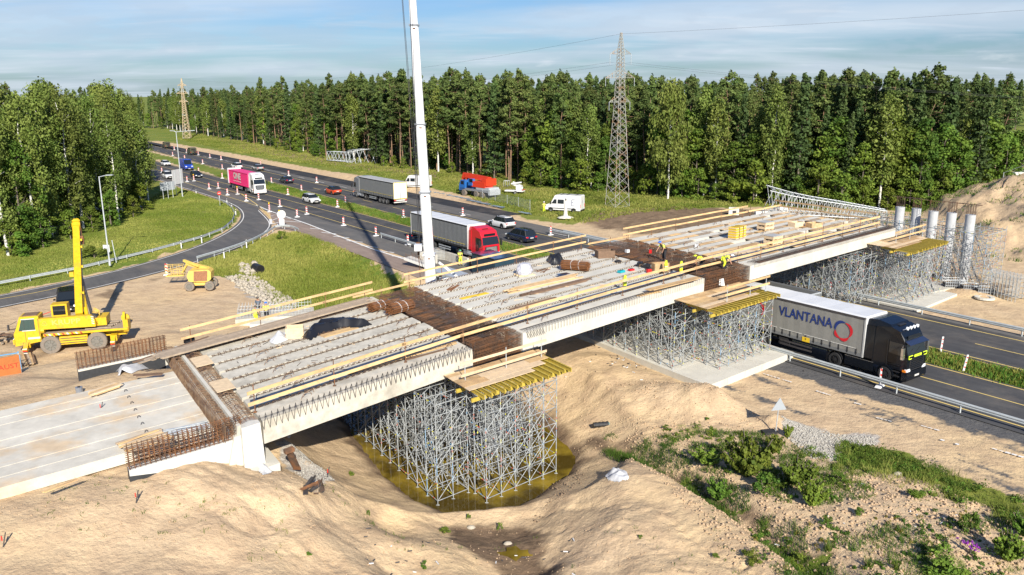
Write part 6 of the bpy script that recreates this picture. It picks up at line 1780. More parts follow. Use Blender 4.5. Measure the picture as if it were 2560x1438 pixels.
# ================================================================== ROAD FURNITURE
def beacon(label,loc,rz,slot={}):
 if 'p' not in slot:
  r = E('traffic_beacon',loc,label,'traffic beacon','red and white traffic beacons')
  one('box','panel','sign_white',r,(0,0,.72),(.04,.25,1.06))
  for sx in (-1,1):
   for k in range(3):
    z = .34 + k * .34;mb = MB();x = sx * .0215
    mb.add([(x,-.13,z),(x,.13,z + .12),(x,.13,z + .27),(x,-.13,z + .15)],[(0,1,2,3) if sx > 0 else (3,2,1,0)]);mb.build('stripe','sign_red',r)
  one('box','foot','plastic_white',r,(0,0,.06),(.38,.78,.12),taper=.8)
  one('cyl','cap','black_plastic',r,(0,0,1.28),.035,.08,8,'z')
  slot['p'] = r;r.rotation_euler = (0,0,rz);return r
 c = copy_tree(slot['p']);place(c,loc,rz,label);return c
bpts = [ # crop coordinates turned into photo pixels, label
 (436,375,'by the far new asphalt strip, leftmost of its row'),(467,382,'hidden partly by the olive vehicle beside the far asphalt strip'),(496,388,'third of the row beside the far black asphalt'),(525,395,'fourth of the row beside the far black asphalt'),(553,400,'fifth of the row beside the far black asphalt'),(601,411,'beside the far black asphalt above the pink container'),(652,414,'beside the far black asphalt above the silver hatchback'),(722,440,'on the far grey strip behind the dark blue saloon'),(792,457,'on the far grey strip behind the orange car'),(1157,539,'alone on the far grey strip above the long grey trailer'),(1377,588,'at the start of the far crash barrier by the sand'),
 (432,390,'in the median at the far left by the birches'),(462,399,'in the median behind the lamp post'),(507,410,'in the far median edge behind the blue van'),(556,423,'on the far median edge behind the pink container'),(679,458,'on the far median edge right of the white cab'),(754,478,'on the far median edge below the dark blue saloon'),(864,508,'on the far median edge below the orange car'),(1009,544,'on the far median edge left of the boom'),
 (405,432,'near the left birches below the white saloon'),(497,432,'on the near median edge right of the blue van'),(556,446,'on the near median edge at the back of the pink lorry'),(720,487,'on the near median edge right of the white cab front'),(844,518,'on the near median edge right of the white estate car'),
 (468,455,'between the exit lane and the road by the lamp post'),(485,453,'with orange lamp beside the black saloon'),(523,473,'on the grey lane left of the pink lorry'),(546,471,'on the lane line beside the pink lorry back wheels'),(569,488,'below the middle of the pink lorry'),(594,486,'with orange lamp below the pink lorry'),(616,503,'at the crossing of the two yellow lines'),(647,500,'right before the white cab lorry'),(674,530,'with yellow lamp at the start of the white hatching'),(700,517,'right of the white lorry on the yellow line'),(743,543,'on the grey lane, left one of the pair before the estate car'),(767,536,'on the yellow line, right one of the pair below the estate car'),(859,564,'left of the boom shadow on the yellow line'),(940,590,'right of the boom shadow on the yellow line'),(1020,612,'beside the rear wheels of the dark grey trailer'),
 (1016,543,'left of the boom on the median edge, second'),(418,688,'alone on the sand beside the ramp by the cherry picker'),(2075,737,'under the right span at the far guard rail'),(2199,967,'leaning against the near guard rail below the black cab'),(700,562,'beneath the round white sign at the tip of the hatching')]
for i,(x,y,l) in enumerate(bpts):
 if i == 39: continue
 o = beacon('striped traffic beacon ' + l,G(x,y,0),HD + random.uniform(-.25,.25))
for x,y in ((485,453),(594,486),(674,530)):
 mb = MB();g = G(x,y,0);mb.cyl((0,0,.12),.11,.2,10,'y');mb.box((0,0,0),(.08,.08,.1))
 o = mb.build('warning_lamp','sticker_yellow');o.location = (g[0],g[1],1.33);tag(o,'small yellow warning lamp on top of the beacon ' + {485: 'beside the black saloon',594: 'below the pink lorry',674: 'at the start of the hatching'}[x],'lamp','yellow beacon lamps')
for x,y,l in ((2351,880,'left of the two'),(2408,928,'right of the two')):
 g = G(x,y,0);r = E('median_marker_post',g,'slim white and red marker post in the grass median, ' + l,'marker post','median marker posts')
 one('box','panel','sign_white',r,(0,0,.6),(.16,.05,1.2))
 for k in range(3):
  one('box','stripe','sign_red',r,(.012,-.027,.3 + k * .35),(.11,.006,.1))
 r.rotation_euler = (.06,.12 if x > 2400 else 0,.3)
mb = MB()
def guardrail(label,pts,step=4.0,side=1,double=False,h=.72,m='galv_rail',z=0.0,posts=True):
 pts = np.array([p[:2] for p in pts],float);d = np.r_[0,np.cumsum(np.hypot(*np.diff(pts,axis=0).T))]
 root = E('guard_rail',[*pts[0],z],label,'guard rail','steel guard rails',world=True)
 Q = lambda s: np.array([np.interp(s,d,pts[:,0]),np.interp(s,d,pts[:,1])])
 n = max(2,int(d[-1] / 1.3));prof = [(.0,.31),(.05,.24),(.05,.20),(.0,.155),(.05,.11),(.05,.07),(0,0)]
 s0 = 0;L = d[-1];seg = step * 1.0
 while s0 < L - .1:
  s1 = min(s0 + seg,L);k = max(2,int((s1 - s0) / 1.3));rings = []
  for i in range(k + 1):
   s = s0 + (s1 - s0) * i / k;a = Q(max(s - .3,0));b = Q(min(s + .3,L));t = b - a;t /= np.linalg.norm(t) + 1e-9;nn = np.array([-t[1],t[0]]) * side
   p = Q(s);outer = [(*(p + nn * (o + .02)),z + h - .31 + q) for o,q in prof];inner = [(*(p + nn * (o + .0)),z + h - .31 + q) for o,q in prof[::-1]]
   rings.append(outer + inner)
  mb = MB();mb.loft(rings);mb.build('rail',m,root);s0 = s1
 s = .2
 while s < L:
  p = Q(s);one('box','post',m,root,(p[0],p[1],z + h / 2 - .12),(.07,.10,h + .2));s += step
 return root
guardrail('long steel guard rail along the outer side of the ramp, left',[(G2(x,y - 9)) for x,y in [(-250,782),(0,729),(200,690),(380,646)]] + [G2(505,602),G2(560,580),G2(582,560),G2(588,543),G2(582,528),G2(565,514),G2(543,503)],4.0,1)
guardrail('steel guard rail along the inner side of the ramp above the green basin',[G2(492,656),G2(563,635),G2(600,622),G2(633,609),G2(665,592),G2(690,575),G2(715,573),G2(735,577),G2(748,584)],3.0,-1)
guardrail('steel guard rail with two thick tubes beside the black lorry',[R(t,48.3) for t in (62,50,40,30,20,10,-10)],4.0,-1)
guardrail('steel guard rail in front of the dark grey trailer behind the white boom',[R(t,47.9) for t in (98,92,84,74,62.4)],4.0,-1)
guardrail('steel guard rail along the far carriageway at the right edge',[R(t,67.9) for t in (87,72,60,50,40,30,10,-10)],4.0,-1)
guardrail('second thinner rail rising from the ground beside the far guard rail',[R(t,69.6) for t in (86,78,70,62)],4.0,-1,h=.5)
def marker(label,loc):
 if not hasattr(marker,'p'):
  r = E('roadside_marker',loc,label,'marker post','white roadside marker posts');marker.p = r
  mb = MB();mb.prism([(-.06,0),(-.06,1.0),(.06,1.08),(.06,0)],-.04,.04);mb.build('post','sign_white',r)
  one('box','band','black_plastic',r,(0,0,.88),(.126,.086,.16));return r
 c = copy_tree(marker.p);return place(c,loc,0,label)
for x,y,l in [(454,622,'on the outer ramp guard rail, left one'),(505,608,'on the outer ramp guard rail, right one'),(561,646,'beside the inner ramp rail above the cherry picker'),(617,620,'beside the inner ramp rail, second'),(491,488,'in the grass by the exit lane'),(549,500,'behind the no entry sign at the bend'),(568,512,'at the bend of the ramp, upper'),(580,525,'at the bend of the ramp, lower'),(590,540,'at the tip of the ramp bend')]:
 marker('white marker post with black band ' + l,G(x,y,0))
def lamp(label,base,H,arms,r=.09):
 root = E('street_lamp',base,label,'street lamp','street lamps')
 mb = MB();mb.tube((0,0,0),(0,0,H),r,10,r * .6);mb.build('pole','galv',root,smooth=True)
 one('cyl','base_sleeve','galv',root,(0,0,.25),r * 1.4,.5,10,'z')
 for a,L in arms:
  e = (math.cos(a) * L,math.sin(a) * L,H + .15);one('tube','arm','galv',root,(0,0,H - .05),e,r * .45,6)
  one('bar','lantern','sign_grey',root,e,(e[0] + math.cos(a) * .7,e[1] + math.sin(a) * .7,e[2] + .03),.26,.10)
 return root
lamp('grey street lamp on the lawn beside the ramp, left',G(275,664,.35),9.9,[(math.radians(-5),.9)])
lamp('tall double armed street lamp at the exit lane',G(457,497,.1),12.2,[(math.radians(8),2.6),(math.radians(178),.4)],.11)
r = E('sign_post',G(291,657,.3),'bare thin pole with white sheet sign beside the left lamp','sign');one('tube','pole','galv',r,(0,0,0),(-.2,0,2.6),.045,8)
r = E('notice_board',G(272,640,.35),'crumpled white notice hanging on the left street lamp','sign');mb = MB();mb.box((-.1,-.15,1.1),(.75,.03,.5));mb.box((.1,-.15,.65),(.35,.03,.4));mb.build('sheet','plastic_white',r);one('box','bracket','galv',r,(0,-.1,1.0),(.1,.1,.1))
def signback(label,p0,p1,z0,z1,nposts,m='sign_grey',group='backs of road sign boards'):
 root = E('road_sign_board',(np.array(p0) + np.array(p1)) / 2,label,'road sign',group,world=True);a,b = np.array(p0,float),np.array(p1,float)
 n = 4
 for k in range(n):
  q0,q1 = a + (b - a) * (k / n + .003),a + (b - a) * ((k + 1) / n - .003);one('bar','panel',m,root,[*q0[:2],(z0 + z1) / 2],[*q1[:2],(z0 + z1) / 2],.05,z1 - z0)
 for k in range(nposts):
  q = a + (b - a) * (k + .5) / nposts;one('tube','post','galv',root,[q[0],q[1] - .08,0],[q[0],q[1] - .08,z1],.05,8)
signback('grey back of the wide road sign in the shade of the left wood',G(404,503,.2),G(440,498,.2),2.0,3.5,3)
signback('pale back of the road sign board beside the double lamp',G(436,495,.2),G(462,489,.2),2.6,5.3,2,'sign_white')
r = E('no_entry_sign',G(551,522,.2),'red no entry sign on a grey pole at the ramp bend','road sign',None,math.radians(-50));one('tube','pole','galv',r,(0,0,0),(0,0,2.9),.035,8)
one('cyl','disc','sign_red',r,(.05,0,2.6),.33,.02,20,'x');one('box','bar','sign_white',r,(.065,0,2.6),(.01,.42,.1))
r = E('round_sign',G(706,570,0),'white back of a round sign above a white board at the gore tip','road sign',None,math.radians(-60));one('tube','pole','galv',r,(0,0,0),(0,0,2.6),.04,8)
one('cyl','disc','sign_white',r,(-.06,0,1.95),.62,.03,24,'x');one('box','board','sign_white',r,(-.06,0,.85),(.03,.72,.9));one('cyl','lamp','sticker_yellow',r,(0,-.3,2.55),.1,.14,10,'x')
# triangular sign seen from behind, right foreground
g = onG(1940,1066,.9)
r = E('triangular_sign',g,'grey back of a triangular warning sign on a pole in the right foreground','road sign',None,math.radians(12))
one('tube','pole','galv',r,(0,.0,.05),(.10,.0,2.1),.03,8)
mb = MB();s = .47;p = [(.07 - s,1.42),(.07 + s,1.42),(.10,2.16)]
mb.add([(x,-.04,z) for x,z in p] + [(x,-.06,z) for x,z in p],[(0,1,2),(5,4,3),(0,3,4,1),(1,4,5,2),(2,5,3,0)]);mb.build('plate','sign_grey',r)
one('box','rubber_foot','black_rubber',r,(-.35,.1,.08),(.75,.55,.14))
# ================================================================== SITE MACHINES AND MATERIAL
# yellow cherry picker
c = G(505,722,0);rz = math.atan2(*(G(545,722,0) - G(478,730,0))[1::-1]) 
r = E('boom_lift',c,'old yellow boom lift with dusty tyres and rusty cover beside the ramp','boom lift',None,math.radians(8))
for x in (-.95,.95):
 for y in (-.8,.8): wheel_into(r,x,y,.47,.36,'rim_dusty','rubber_dusty')
one('box','chassis','paint_yellow_old',r,(0,0,.62),(2.0,1.1,.3))
mb = MB();mb.prism([(-1.0,.9),(-1.15,1.5),(-.9,2.0),(.9,2.05),(1.15,1.8),(1.1,1.1),(.8,.85)],-.75,.75);mb.build('turret','paint_yellow_old',r)
mb = MB();mb.hexa([(-.55,-.77,.95),(.75,-.77,.95),(.75,-.752,.95),(-.55,-.752,.95)],[(-.45,-.77,1.95),(.85,-.77,1.95),(.85,-.752,1.95),(-.45,-.752,1.95)]);mb.build('rusty_cover','rust_panel',r)
mb = MB();mb.bar((.7,.2,2.0),(-1.6,1.6,2.35),.35,.35);mb.bar((-.2,.4,2.25),(-1.9,1.7,2.6),.22,.22);mb.build('boom','paint_yellow_old',r)
one('bar','jib','paint_yellow_old',r,(-1.5,1.5,2.3),(-2.2,1.9,1.3),.16,.16)
one('box','basket_floor','paint_yellow_old',r,(-2.9,2.0,1.05),(1.7,.8,.08))
for z in (1.35,1.7,2.1):
 mb = MB()
 for (a,b) in (((-3.75,1.6),(-2.05,1.6)),((-3.75,2.4),(-2.05,2.4)),((-3.75,1.6),(-3.75,2.4)),((-2.05,1.6),(-2.05,2.4))): mb.tube((*a,z),(*b,z),.022,5)
 mb.build('basket_rail','paint_yellow_old',r)
for x in (-3.75,-3.2,-2.6,-2.05):
 for y in (1.6,2.4): one('tube','basket_post','paint_yellow_old',r,(x,y,1.05),(x,y,2.1),.02,5)
# red and blue crane lorry beyond the highway
c = G(1198,492,.3);r = E('truck_crane',c,'red and blue three-axle truck crane folded down on the far grass','crane',None,math.radians(131))
for x in (3.0,-.6,-2.2):
 for y in (-1.05,1.05): wheel_into(r,x,y,.62,.42,'rim_dusty','rubber_dusty')
one('box','chassis','grey_paint',r,(-.2,0,1.3),(8.6,2.4,.4))
mb = MB();mb.prism([(2.7,1.1),(2.7,2.9),(3.9,2.9),(4.4,2.0),(4.45,1.0)],-1.2,1.2);mb.build('cab','crane_blue',r)
mb = MB();mb.box((3.4,1.21,2.4),(.9,.02,.6));mb.box((3.4,-1.21,2.4),(.9,.02,.6));mb.build('cab_window','glass_dark',r)
mb = MB();mb.box((-2.4,0,1.75),(3.6,2.4,.5));mb.box((-4.3,0,1.2),(.5,2.5,1.0));mb.build('rear_deck','galv',r)
one('box','superstructure','crane_red',r,(-1.2,.3,2.4),(4.0,1.9,1.0))
one('box','counterweight','crane_red',r,(-2.9,0,2.9),(1.2,2.4,1.2))
one('box','operator_cab','crane_blue',r,(.9,1.0,2.7),(1.2,.8,1.2),taper=.85)
one('box','operator_window','glass_dark',r,(.6,1.38,3.0),(.9,.04,.6))
for a,b,wd in ((-2.6,4.2,.8),(3.6,4.9,.66)):
 one('bar','boom_section','crane_red',r,(a,-.35,3.3),(b,-.35,3.65),wd,.8)
one('bar','boom_head','crane_red',r,(4.7,-.35,3.6),(5.1,-.35,2.9),.6,.5)
one('box','lettering_panel','sign_white',r,(-1.0,1.22,2.35),(.9,.04,.35))
# white trailer lift
c = G(1287,486,.3);r = E('trailer_lift',c,'small white folded trailer lift on the far grass right of the red crane','boom lift',None,math.radians(160))
mb = MB();mb.box((0,0,.7),(3.6,1.2,.25));mb.box((-.9,0,1.2),(1.0,1.0,1.0));mb.build('chassis','white_paint',r)
for y in (-.8,.8): wheel_into(r,-.4,y,.36,.22)
mb = MB();mb.bar((-1.6,0,1.2),(.6,0,2.0),.3,.3);mb.bar((.6,.2,2.0),(-1.4,.2,2.3),.25,.25);mb.bar((-1.3,-.2,1.6),(.4,-.2,2.3),.2,.2);mb.build('boom','white_paint',r)
one('box','basket_floor','steel_dark',r,(1.6,0,1.5),(.8,1.1,.05))
for x in (1.2,2.0):
 for y in (-.5,.5): one('tube','basket_post','galv',r,(x,y,1.5),(x,y,2.5),.03,5)
mb = MB();mb.bar((1.2,-.5,2.5),(2.0,-.5,2.5),.05,.05);mb.bar((1.2,.5,2.5),(2.0,.5,2.5),.05,.05);mb.bar((2.0,-.5,2.5),(2.0,.5,2.5),.05,.05);mb.bar((1.2,-.5,2.5),(1.2,.5,2.5),.05,.05);mb.build('basket_rail','white_paint',r)
one('box','tail_light_bar','sign_red',r,(-1.75,0,.9),(.08,1.6,.12))
# concrete signpost base leaning in front of the right van
r = E('concrete_stand',G(1414,545,.2),'pale concrete stand with flared foot before the white van','concrete stand');mb = MB()
rr = [(1.25,0),(1.2,.12),(.35,.35),(.30,.6),(.16,2.6),(.16,2.65)]
mb.loft([[(q * math.cos(a),q * .75 * math.sin(a),z) for a in np.linspace(0,2 * math.pi,10,endpoint=False)] for q,z in rr]);mb.build('shaft','concrete_pale',r);one('box','cap','steel_dark',r,(0,0,2.8),(.2,.15,.3))
# mesh fence by the crane and blue bundles on the ground
r = E('mesh_fence',G(1250,520,0),'thin wire mesh fence before the red truck crane','fence',None,world=True)
fp = [G(x,y,0) for x,y in [(1150,488),(1180,493),(1206,501),(1238,508),(1268,515),(1296,521),(1325,528)]]
for p in fp: one('tube','post','galv',r,p,p + np.array([0,0,1.9]),.035,6)
sg = []
for a,b in zip(fp,fp[1:]):
 for z in np.arange(.1,1.8,.28): sg.append((a + [0,0,z],b + [0,0,z],.010))
 for f in np.arange(0,1,.09): q = a + (b - a) * f;sg.append((q,q + [0,0,1.8],.008))
tubes_obj('mesh',sg,.01,'galv',r,3)
for i,(x,y,L) in enumerate([(1090,483,4),(1112,487,4.5),(1135,492,4.5),(1160,497,4),(1185,504,4),(1210,510,3.5),(1245,518,3),(1312,534,2.5)]):
 g = G(x,y,.1);r = E('pipe_bundle',g,['blue grey bundle of bars on the sand nearest the white boom','second bundle of bars on the sand right of the boom','bundle of bars below the fence start','bundle of bars before the front wheel of the red crane','bundle of bars before the middle wheels of the red crane','bundle of bars before the rear wheels of the red crane','bundle of bars before the trailer lift','last short bundle of bars near the worker by the van'][i],'bar bundle','bundles of bars laid along the sand',math.radians(125))
 sg = [((-L / 2 + random.uniform(-.2,.2),random.uniform(-.35,.35),random.uniform(.02,.2)),(L / 2 + random.uniform(-.2,.2),random.uniform(-.35,.35),random.uniform(.02,.2)),.035) for _ in range(14)]
 mat('bars_blue',(.28,.36,.42),.5,.3) if 'bars_blue' not in MATS else None
 tubes_obj('bars',sg,.035,'bars_blue',r,4)
# jersey blocks by the lying mast
for i,(x,y,sz,l) in enumerate([(1834,540,(1.5,1.0,1.3),'upright white concrete block with square hole before the lying mast'),(1905,545,(2.2,.9,1.0),'white concrete block right of the holed one'),(1950,532,(2.4,.9,.9),'white concrete block partly behind the lying mast')]):
 r = E('concrete_block',G(x,y,.4),l,'concrete block','white concrete blocks',math.radians(-15 + 20 * i));mb = MB()
 mb.prism([(-sz[0] / 2,0),(-sz[0] / 2,sz[2]),(sz[0] / 2,sz[2]),(sz[0] / 2,0)],-sz[1] / 2,sz[1] / 2,fn=lambda a,b,c_: (a,b * (1 - .35 * c_ / sz[2]),c_));mb.build('block','white_plain',r)
 if i == 0: one('box','recess','steel_dark',r,(.1,-.44,.6),(.5,.12,.5))
# precast pieces behind the deck at the boom foot
r = E('precast_stair',G(1048,668,0),'white precast stair flight hanging on the slings by the boom foot','precast element',None,math.radians(-30));mb = MB()
mb.bar((-1.6,0,.9),(1.6,0,.25),1.3,.25);mb.build('flight','white_plain',r);tubes_obj('step_bars',[((x,-.5,.65 - x * .2),(x,-.5,1.2 - x * .2)) for x in np.arange(-1.5,1.5,.2)] + [((x,.5,.65 - x * .2),(x + .15,.5,1.2 - x * .2)) for x in np.arange(-1.5,1.5,.2)],.02,'rust',r,4)
r = E('concrete_box',G(1085,652,0),'open concrete box with mesh beside the white boom','precast element',None,math.radians(-35))
for a in ((0,-1.0,.5,2.6,.15,1.0),(0,1.0,.5,2.6,.15,1.0),(-1.3,0,.5,.15,2.15,1.0)): one('box','wall','concrete_pale',r,a[:3],a[3:])
tubes_obj('mesh',[((x,y,.1),(x,y,1.5),.014) for x in np.arange(-.9,1.3,.2) for y in (-.6,.6)] + [((-.9,y,z),(1.3,y,z),.014) for y in (-.6,.6) for z in (.5,1.0,1.4)],.014,'galv',r,4)
r = E('barrier_wall',G(1130,655,0),'grey concrete barrier with timber face before the lorry wheels','barrier',None,HD);one('box','wall','concrete',r,(0,0,.5),(7.0,.3,1.0))
for x in (-3.4,3.4): one('box','end_post','wood_brown',r,(x,-.2,.55),(.4,.15,1.1))
r = E('blue_container',G(1232,688,0),'dark blue sheet covered shed behind the far deck edge below the red cab','shed',None,HD);one('box','walls','teal_dark',r,(0,0,1.1),(4.4,2.4,2.2));one('box','roof','navy_paint',r,(0,0,2.24),(4.6,2.6,.06))
r = E('flat_trailer',G(1130,705,0),'low grey trailer with black wheels behind the deck at the boom foot','trailer',None,HD);one('box','bed','galv',r,(0,0,.75),(6.0,2.2,.5))
for x in (-1.6,-.6,.4):
 for y in (-1.0,1.0): wheel_into(r,x,y,.4,.3)
# stepped pad of concrete with starter bars by the two workers
r = E('rebar_foundation',G(690,800,0),'grey concrete strip with rows of starter bars behind the two workers','foundation',None,math.radians(14),)
one('box','strip','concrete',r,(0,0,.3),(6.4,2.6,.6));one('box','step','concrete_pale',r,(1.2,-1.9,.15),(6.4,1.0,.5))
tubes_obj('starter_bars',[((x,y,.55),(x + .02,y,1.45),.016) for x in np.arange(-3.0,3.1,.26) for y in (-1.1,-.6,0,.6,1.1)] + [((-3.0,y,1.1),(3.0,y,1.12),.012) for y in (-1.1,0,1.1)],.016,'galv',r,4)
# stacks of grating frames and steel boxes by the free columns
r = E('scaffold_rack',G(2505,742,0),'standing stack of galvanised scaffold frames at the right edge','scaffold stack',None,math.radians(25))
for k in range(11):
 y = k * .34 - 1.9;sg = []
 for x in (-1.0,1.0): sg.append(((x,y,0),(x,y,2.3),.03))
 for z in (.4,.9,1.4,1.9,2.25): sg.append(((-1,y,z),(1,y,z),.022))
 tubes_obj('frame',sg,.03,'scaf',r,4,kind=None)
for i,(x,y) in enumerate([(2380,722),(2425,730),(2462,738)]):
 r = E('mesh_crate',G(x,y,0),['green grey mesh crate, left of three at the column feet','mesh crate full of couplers, middle of three at the column feet','low mesh crate, right of three at the column feet'][i],'crate','mesh crates at the column feet',math.radians(-8))
 sg = []
 for z in (0.1,.4,.7,1.0): sg += [((-.8,-.5,z),(.8,-.5,z),.02),((-.8,.5,z),(.8,.5,z),.02),((-.8,-.5,z),(-.8,.5,z),.02),((.8,-.5,z),(.8,.5,z),.02)]
 for q in np.arange(-.8,.81,.2): sg += [((q,-.5,.1),(q,-.5,1),.015),((q,.5,.1),(q,.5,1),.015)]
 tubes_obj('cage',sg,.02,'galv',r,4);one('box','load','steel_dark',r,(0,0,.35),(1.5,.9,.5))
r = E('manhole_ring',G(2461,748,0),'flat round concrete ring lying on the sand near the scaffold frames','concrete ring');mb = MB()
n = 20;mb.loft([[((q) * math.cos(t),q * math.sin(t),z) for q,z in ((.5,.05),(.5,.22),(.85,.22),(.85,.05))] for t in np.linspace(0,2 * math.pi,n + 1)],cap=False);mb.build('ring','concrete_pale',r)
r = E('concrete_pad',G(2390,712,0),'grey concrete pad under the free round columns','concrete slab',None,world=True);q0 = UW(G(2330,735,0));mb = MB();b = lambda u,w_,z: np.array([*bw(u,w_),z])
mb.hexa([b(q0[0] - .5,q0[1],-.2),b(q0[0] + 4.2,q0[1] - 1.0,-.2),b(q0[0] + 4.2,q0[1] + 14,-.2),b(q0[0] - .5,q0[1] + 14,-.2)],[b(q0[0] - .5,q0[1],.25),b(q0[0] + 4.2,q0[1] - 1.0,.25),b(q0[0] + 4.2,q0[1] + 14,.25),b(q0[0] - .5,q0[1] + 14,.25)]);mb.build('pad','concrete',r)
# fence and white block on top of the far right hill
hp = [onG(x,y,6.8) for x,y in [(2445,466),(2505,467),(2556,462),(2610,460)]]
r = E('mesh_fence',hp[0],'thin mesh fence on top of the sandy hill at the right edge','fence',None,world=True)
for p in hp: one('tube','post','galv',r,p - [0,0,.2],p + np.array([0,0,1.9]),.05,6)
tubes_obj('mesh',[(a + [0,0,z],b_ + [0,0,z],.02) for a,b_ in zip(hp,hp[1:]) for z in (.2,1.0,1.85)],.02,'galv',r,3)
g = onG(2545,447,6.5);r = E('white_block',g,'white block standing on the crest of the right sandy hill','concrete block');one('box','block','white_plain',r,(0,0,.4),(1.6,.8,.8));one('box','slab','concrete_pale',r,(1.2,.4,.2),(2.2,1.2,.35))
# ================================================================== THINGS ON THE DECK
def bundle(label,px_,py_,L,rad,rz,n,m,ties=True,group='rusty bar bundles',dz=0.0,strapm='plastic_white'):
 g = onD(px_,py_);g[2] += dz;r = E('rebar_bundle',g,label,'rebar bundle',group,rz)
 sg = []
 for k in range(n):
  a = random.random() * 2 * math.pi;q = rad * math.sqrt(random.random());y,z = q * math.cos(a) * 1.15,q * math.sin(a) * .85 + rad * .86
  e = random.uniform(-.12,.12) * L * .5;sg.append(((-L / 2 + e,y,z),(L / 2 + e,y + random.uniform(-.06,.06),z + random.uniform(-.05,.05)),.018))
 tubes_obj('bars',sg,.018,m,r,4)
 mb = MB();nn = 12;mb.loft([[(x,rad * .98 * math.cos(t),rad * .86 + rad * .78 * math.sin(t)) for t in np.linspace(0,2 * math.pi,nn,endpoint=False)] for x in (-L * .44,L * .44)]);mb.build('core','rust_dark',r)
 if ties:
  for x in (-L * .12,L * .18):
   pts = [(x + .03 * math.sin(t * 2),(rad * 1.1) * math.cos(t),rad * .86 + (rad * .84) * math.sin(t)) for t in np.linspace(0,2 * math.pi,15)]
   mb = MB()
   for a,b in zip(pts,pts[1:]): mb.bar(a,b,.07,.012,up=(1,0,0))
   mb.build('strap',strapm,r)
 return r
bundle('big rusty bar bundle with white straps, right of two on the first joint',1000,782,1.8,.40,.87,220,'rust_bright',dz=.05)
bundle('smaller rusty bar bundle with white straps, left of two on the first joint',948,776,1.4,.34,.87,170,'rust_bright',dz=.05)
bundle('wide heap of tied rusty stirrups in the middle of the second span',1438,676,2.0,.42,-.35,260,'rust_bright',dz=.03)
def planks(label,a,b,n,m,w_=.16,h_=.04,dz=0.0,spread=.9,lay=1,group='stacked boards on the deck',name='board_stack',j=.15,jit=.06,cat='timber'):
 A = onD(*a);B = onD(*b);A[2] += dz;B[2] += dz;d = B - A;L = np.linalg.norm(d);s = np.cross(d / L,[0,0,1]);s /= np.linalg.norm(s)
 r = E(name,A,label,cat,group,world=True)
 for l in range(lay):
  for k in range(n):
   o = s * ((k + .5) / n - .5) * spread + np.array([0,0,h_ / 2 + l * h_ * 1.06 + .01]) ;e0,e1 = random.uniform(0,j),random.uniform(0,j)
   mb = MB();mb.bar(A + d * e0 + o,B - d * e1 + o + s * random.uniform(-jit,jit),w_,h_);mb.build('board',m if not isinstance(m,list) else random.choice(m),r)
 return r
planks('long stack of new yellow boards along the second span',(1262,733),(1452,690),5,['wood_new','wood_pale'],.15,.05,lay=3,spread=.85)
planks('dark brown boards lying beside the new board stack',(1302,742),(1478,698),3,'wood_brown',.18,.05,lay=2,spread=.55)
planks('dark brown boards before the near rail in the second span',(1260,778),(1395,742),2,['wood_brown','wood_grey'],.18,.04,spread=.4)
planks('single bright yellow plywood strip near the first joint',(1152,748),(1218,733),1,'ply_yellow',.42,.03,spread=.1,j=0)
planks('long dark scaffold boards along the far edge of the first span',(385,905),(930,757),5,['wood_grey','wood_brown','wood_grey'],.24,.05,dz=.2,lay=2,spread=1.15,j=.04)
planks('dark boards crossing the far wing wall of the abutment',(340,915),(560,840),4,['wood_brown','wood_grey'],.2,.05,dz=.1,spread=.8)
planks('pair of new boards lying on the near girder of the first span',(862,938),(1140,858),2,['wood_new','wood_ply'],.16,.05,dz=.03,spread=.4,j=.02)
planks('plank lying on the near girder at the start of the second span',(1000,905),(1120,872),1,'wood_brown',.2,.03,spread=.2)
planks('wide plywood sheets leaning along the near rail at the second joint',(1610,738),(1752,702),2,['wood_ply','wood_new'],.5,.03,dz=.25,spread=.25)
planks('boards at the foot of the leaning plywood sheets',(1590,742),(1660,728),2,['wood_new','wood_ply'],.16,.05,spread=.3)
planks('scattered rusty flat bars beside the wrapped pallet',(1345,682),(1372,672),4,'rust',.08,.03,spread=1.2,jit=.5,name='flat_bars',cat='steel bars')
planks('small fan of rusty bars at the start of the second span',(1120,728),(1148,712),6,'rust_bright',.06,.03,spread=.5,jit=.2,name='flat_bars',cat='steel bars')
planks('thin steel tubes lying on the left approach slab',(400,1060),(530,1035),6,'galv',.06,.06,dz=-.53,spread=.9,jit=.3,name='tube_pile',cat='steel tubes')
planks('weathered boards heaped on the approach slab by the near cage',(296,1098),(420,1062),8,['wood_pale','wood_grey','wood_new'],.12,.04,dz=-.5,lay=2,spread=1.5,jit=.35)
planks('short board offcuts beside the boards on the approach slab',(330,1110),(440,1072),7,['wood_pale','wood_new','wood_grey'],.14,.04,dz=-.45,spread=2.0,jit=.6,j=.4)
planks('single weathered board at the lower edge of the approach slab',(100,1203),(195,1168),2,['wood_pale','wood_new'],.1,.04,dz=-.53,spread=.15)
planks('neat pile of new battens on the sand above the approach slab',(218,968),(298,940),6,['wood_new','wood_pale'],.1,.06,dz=-.5,lay=2,spread=.6)
planks('bent brown boards on the white sheet by the far wing wall',(330,925),(408,920),3,'wood_brown',.16,.03,dz=-.35,spread=.4)
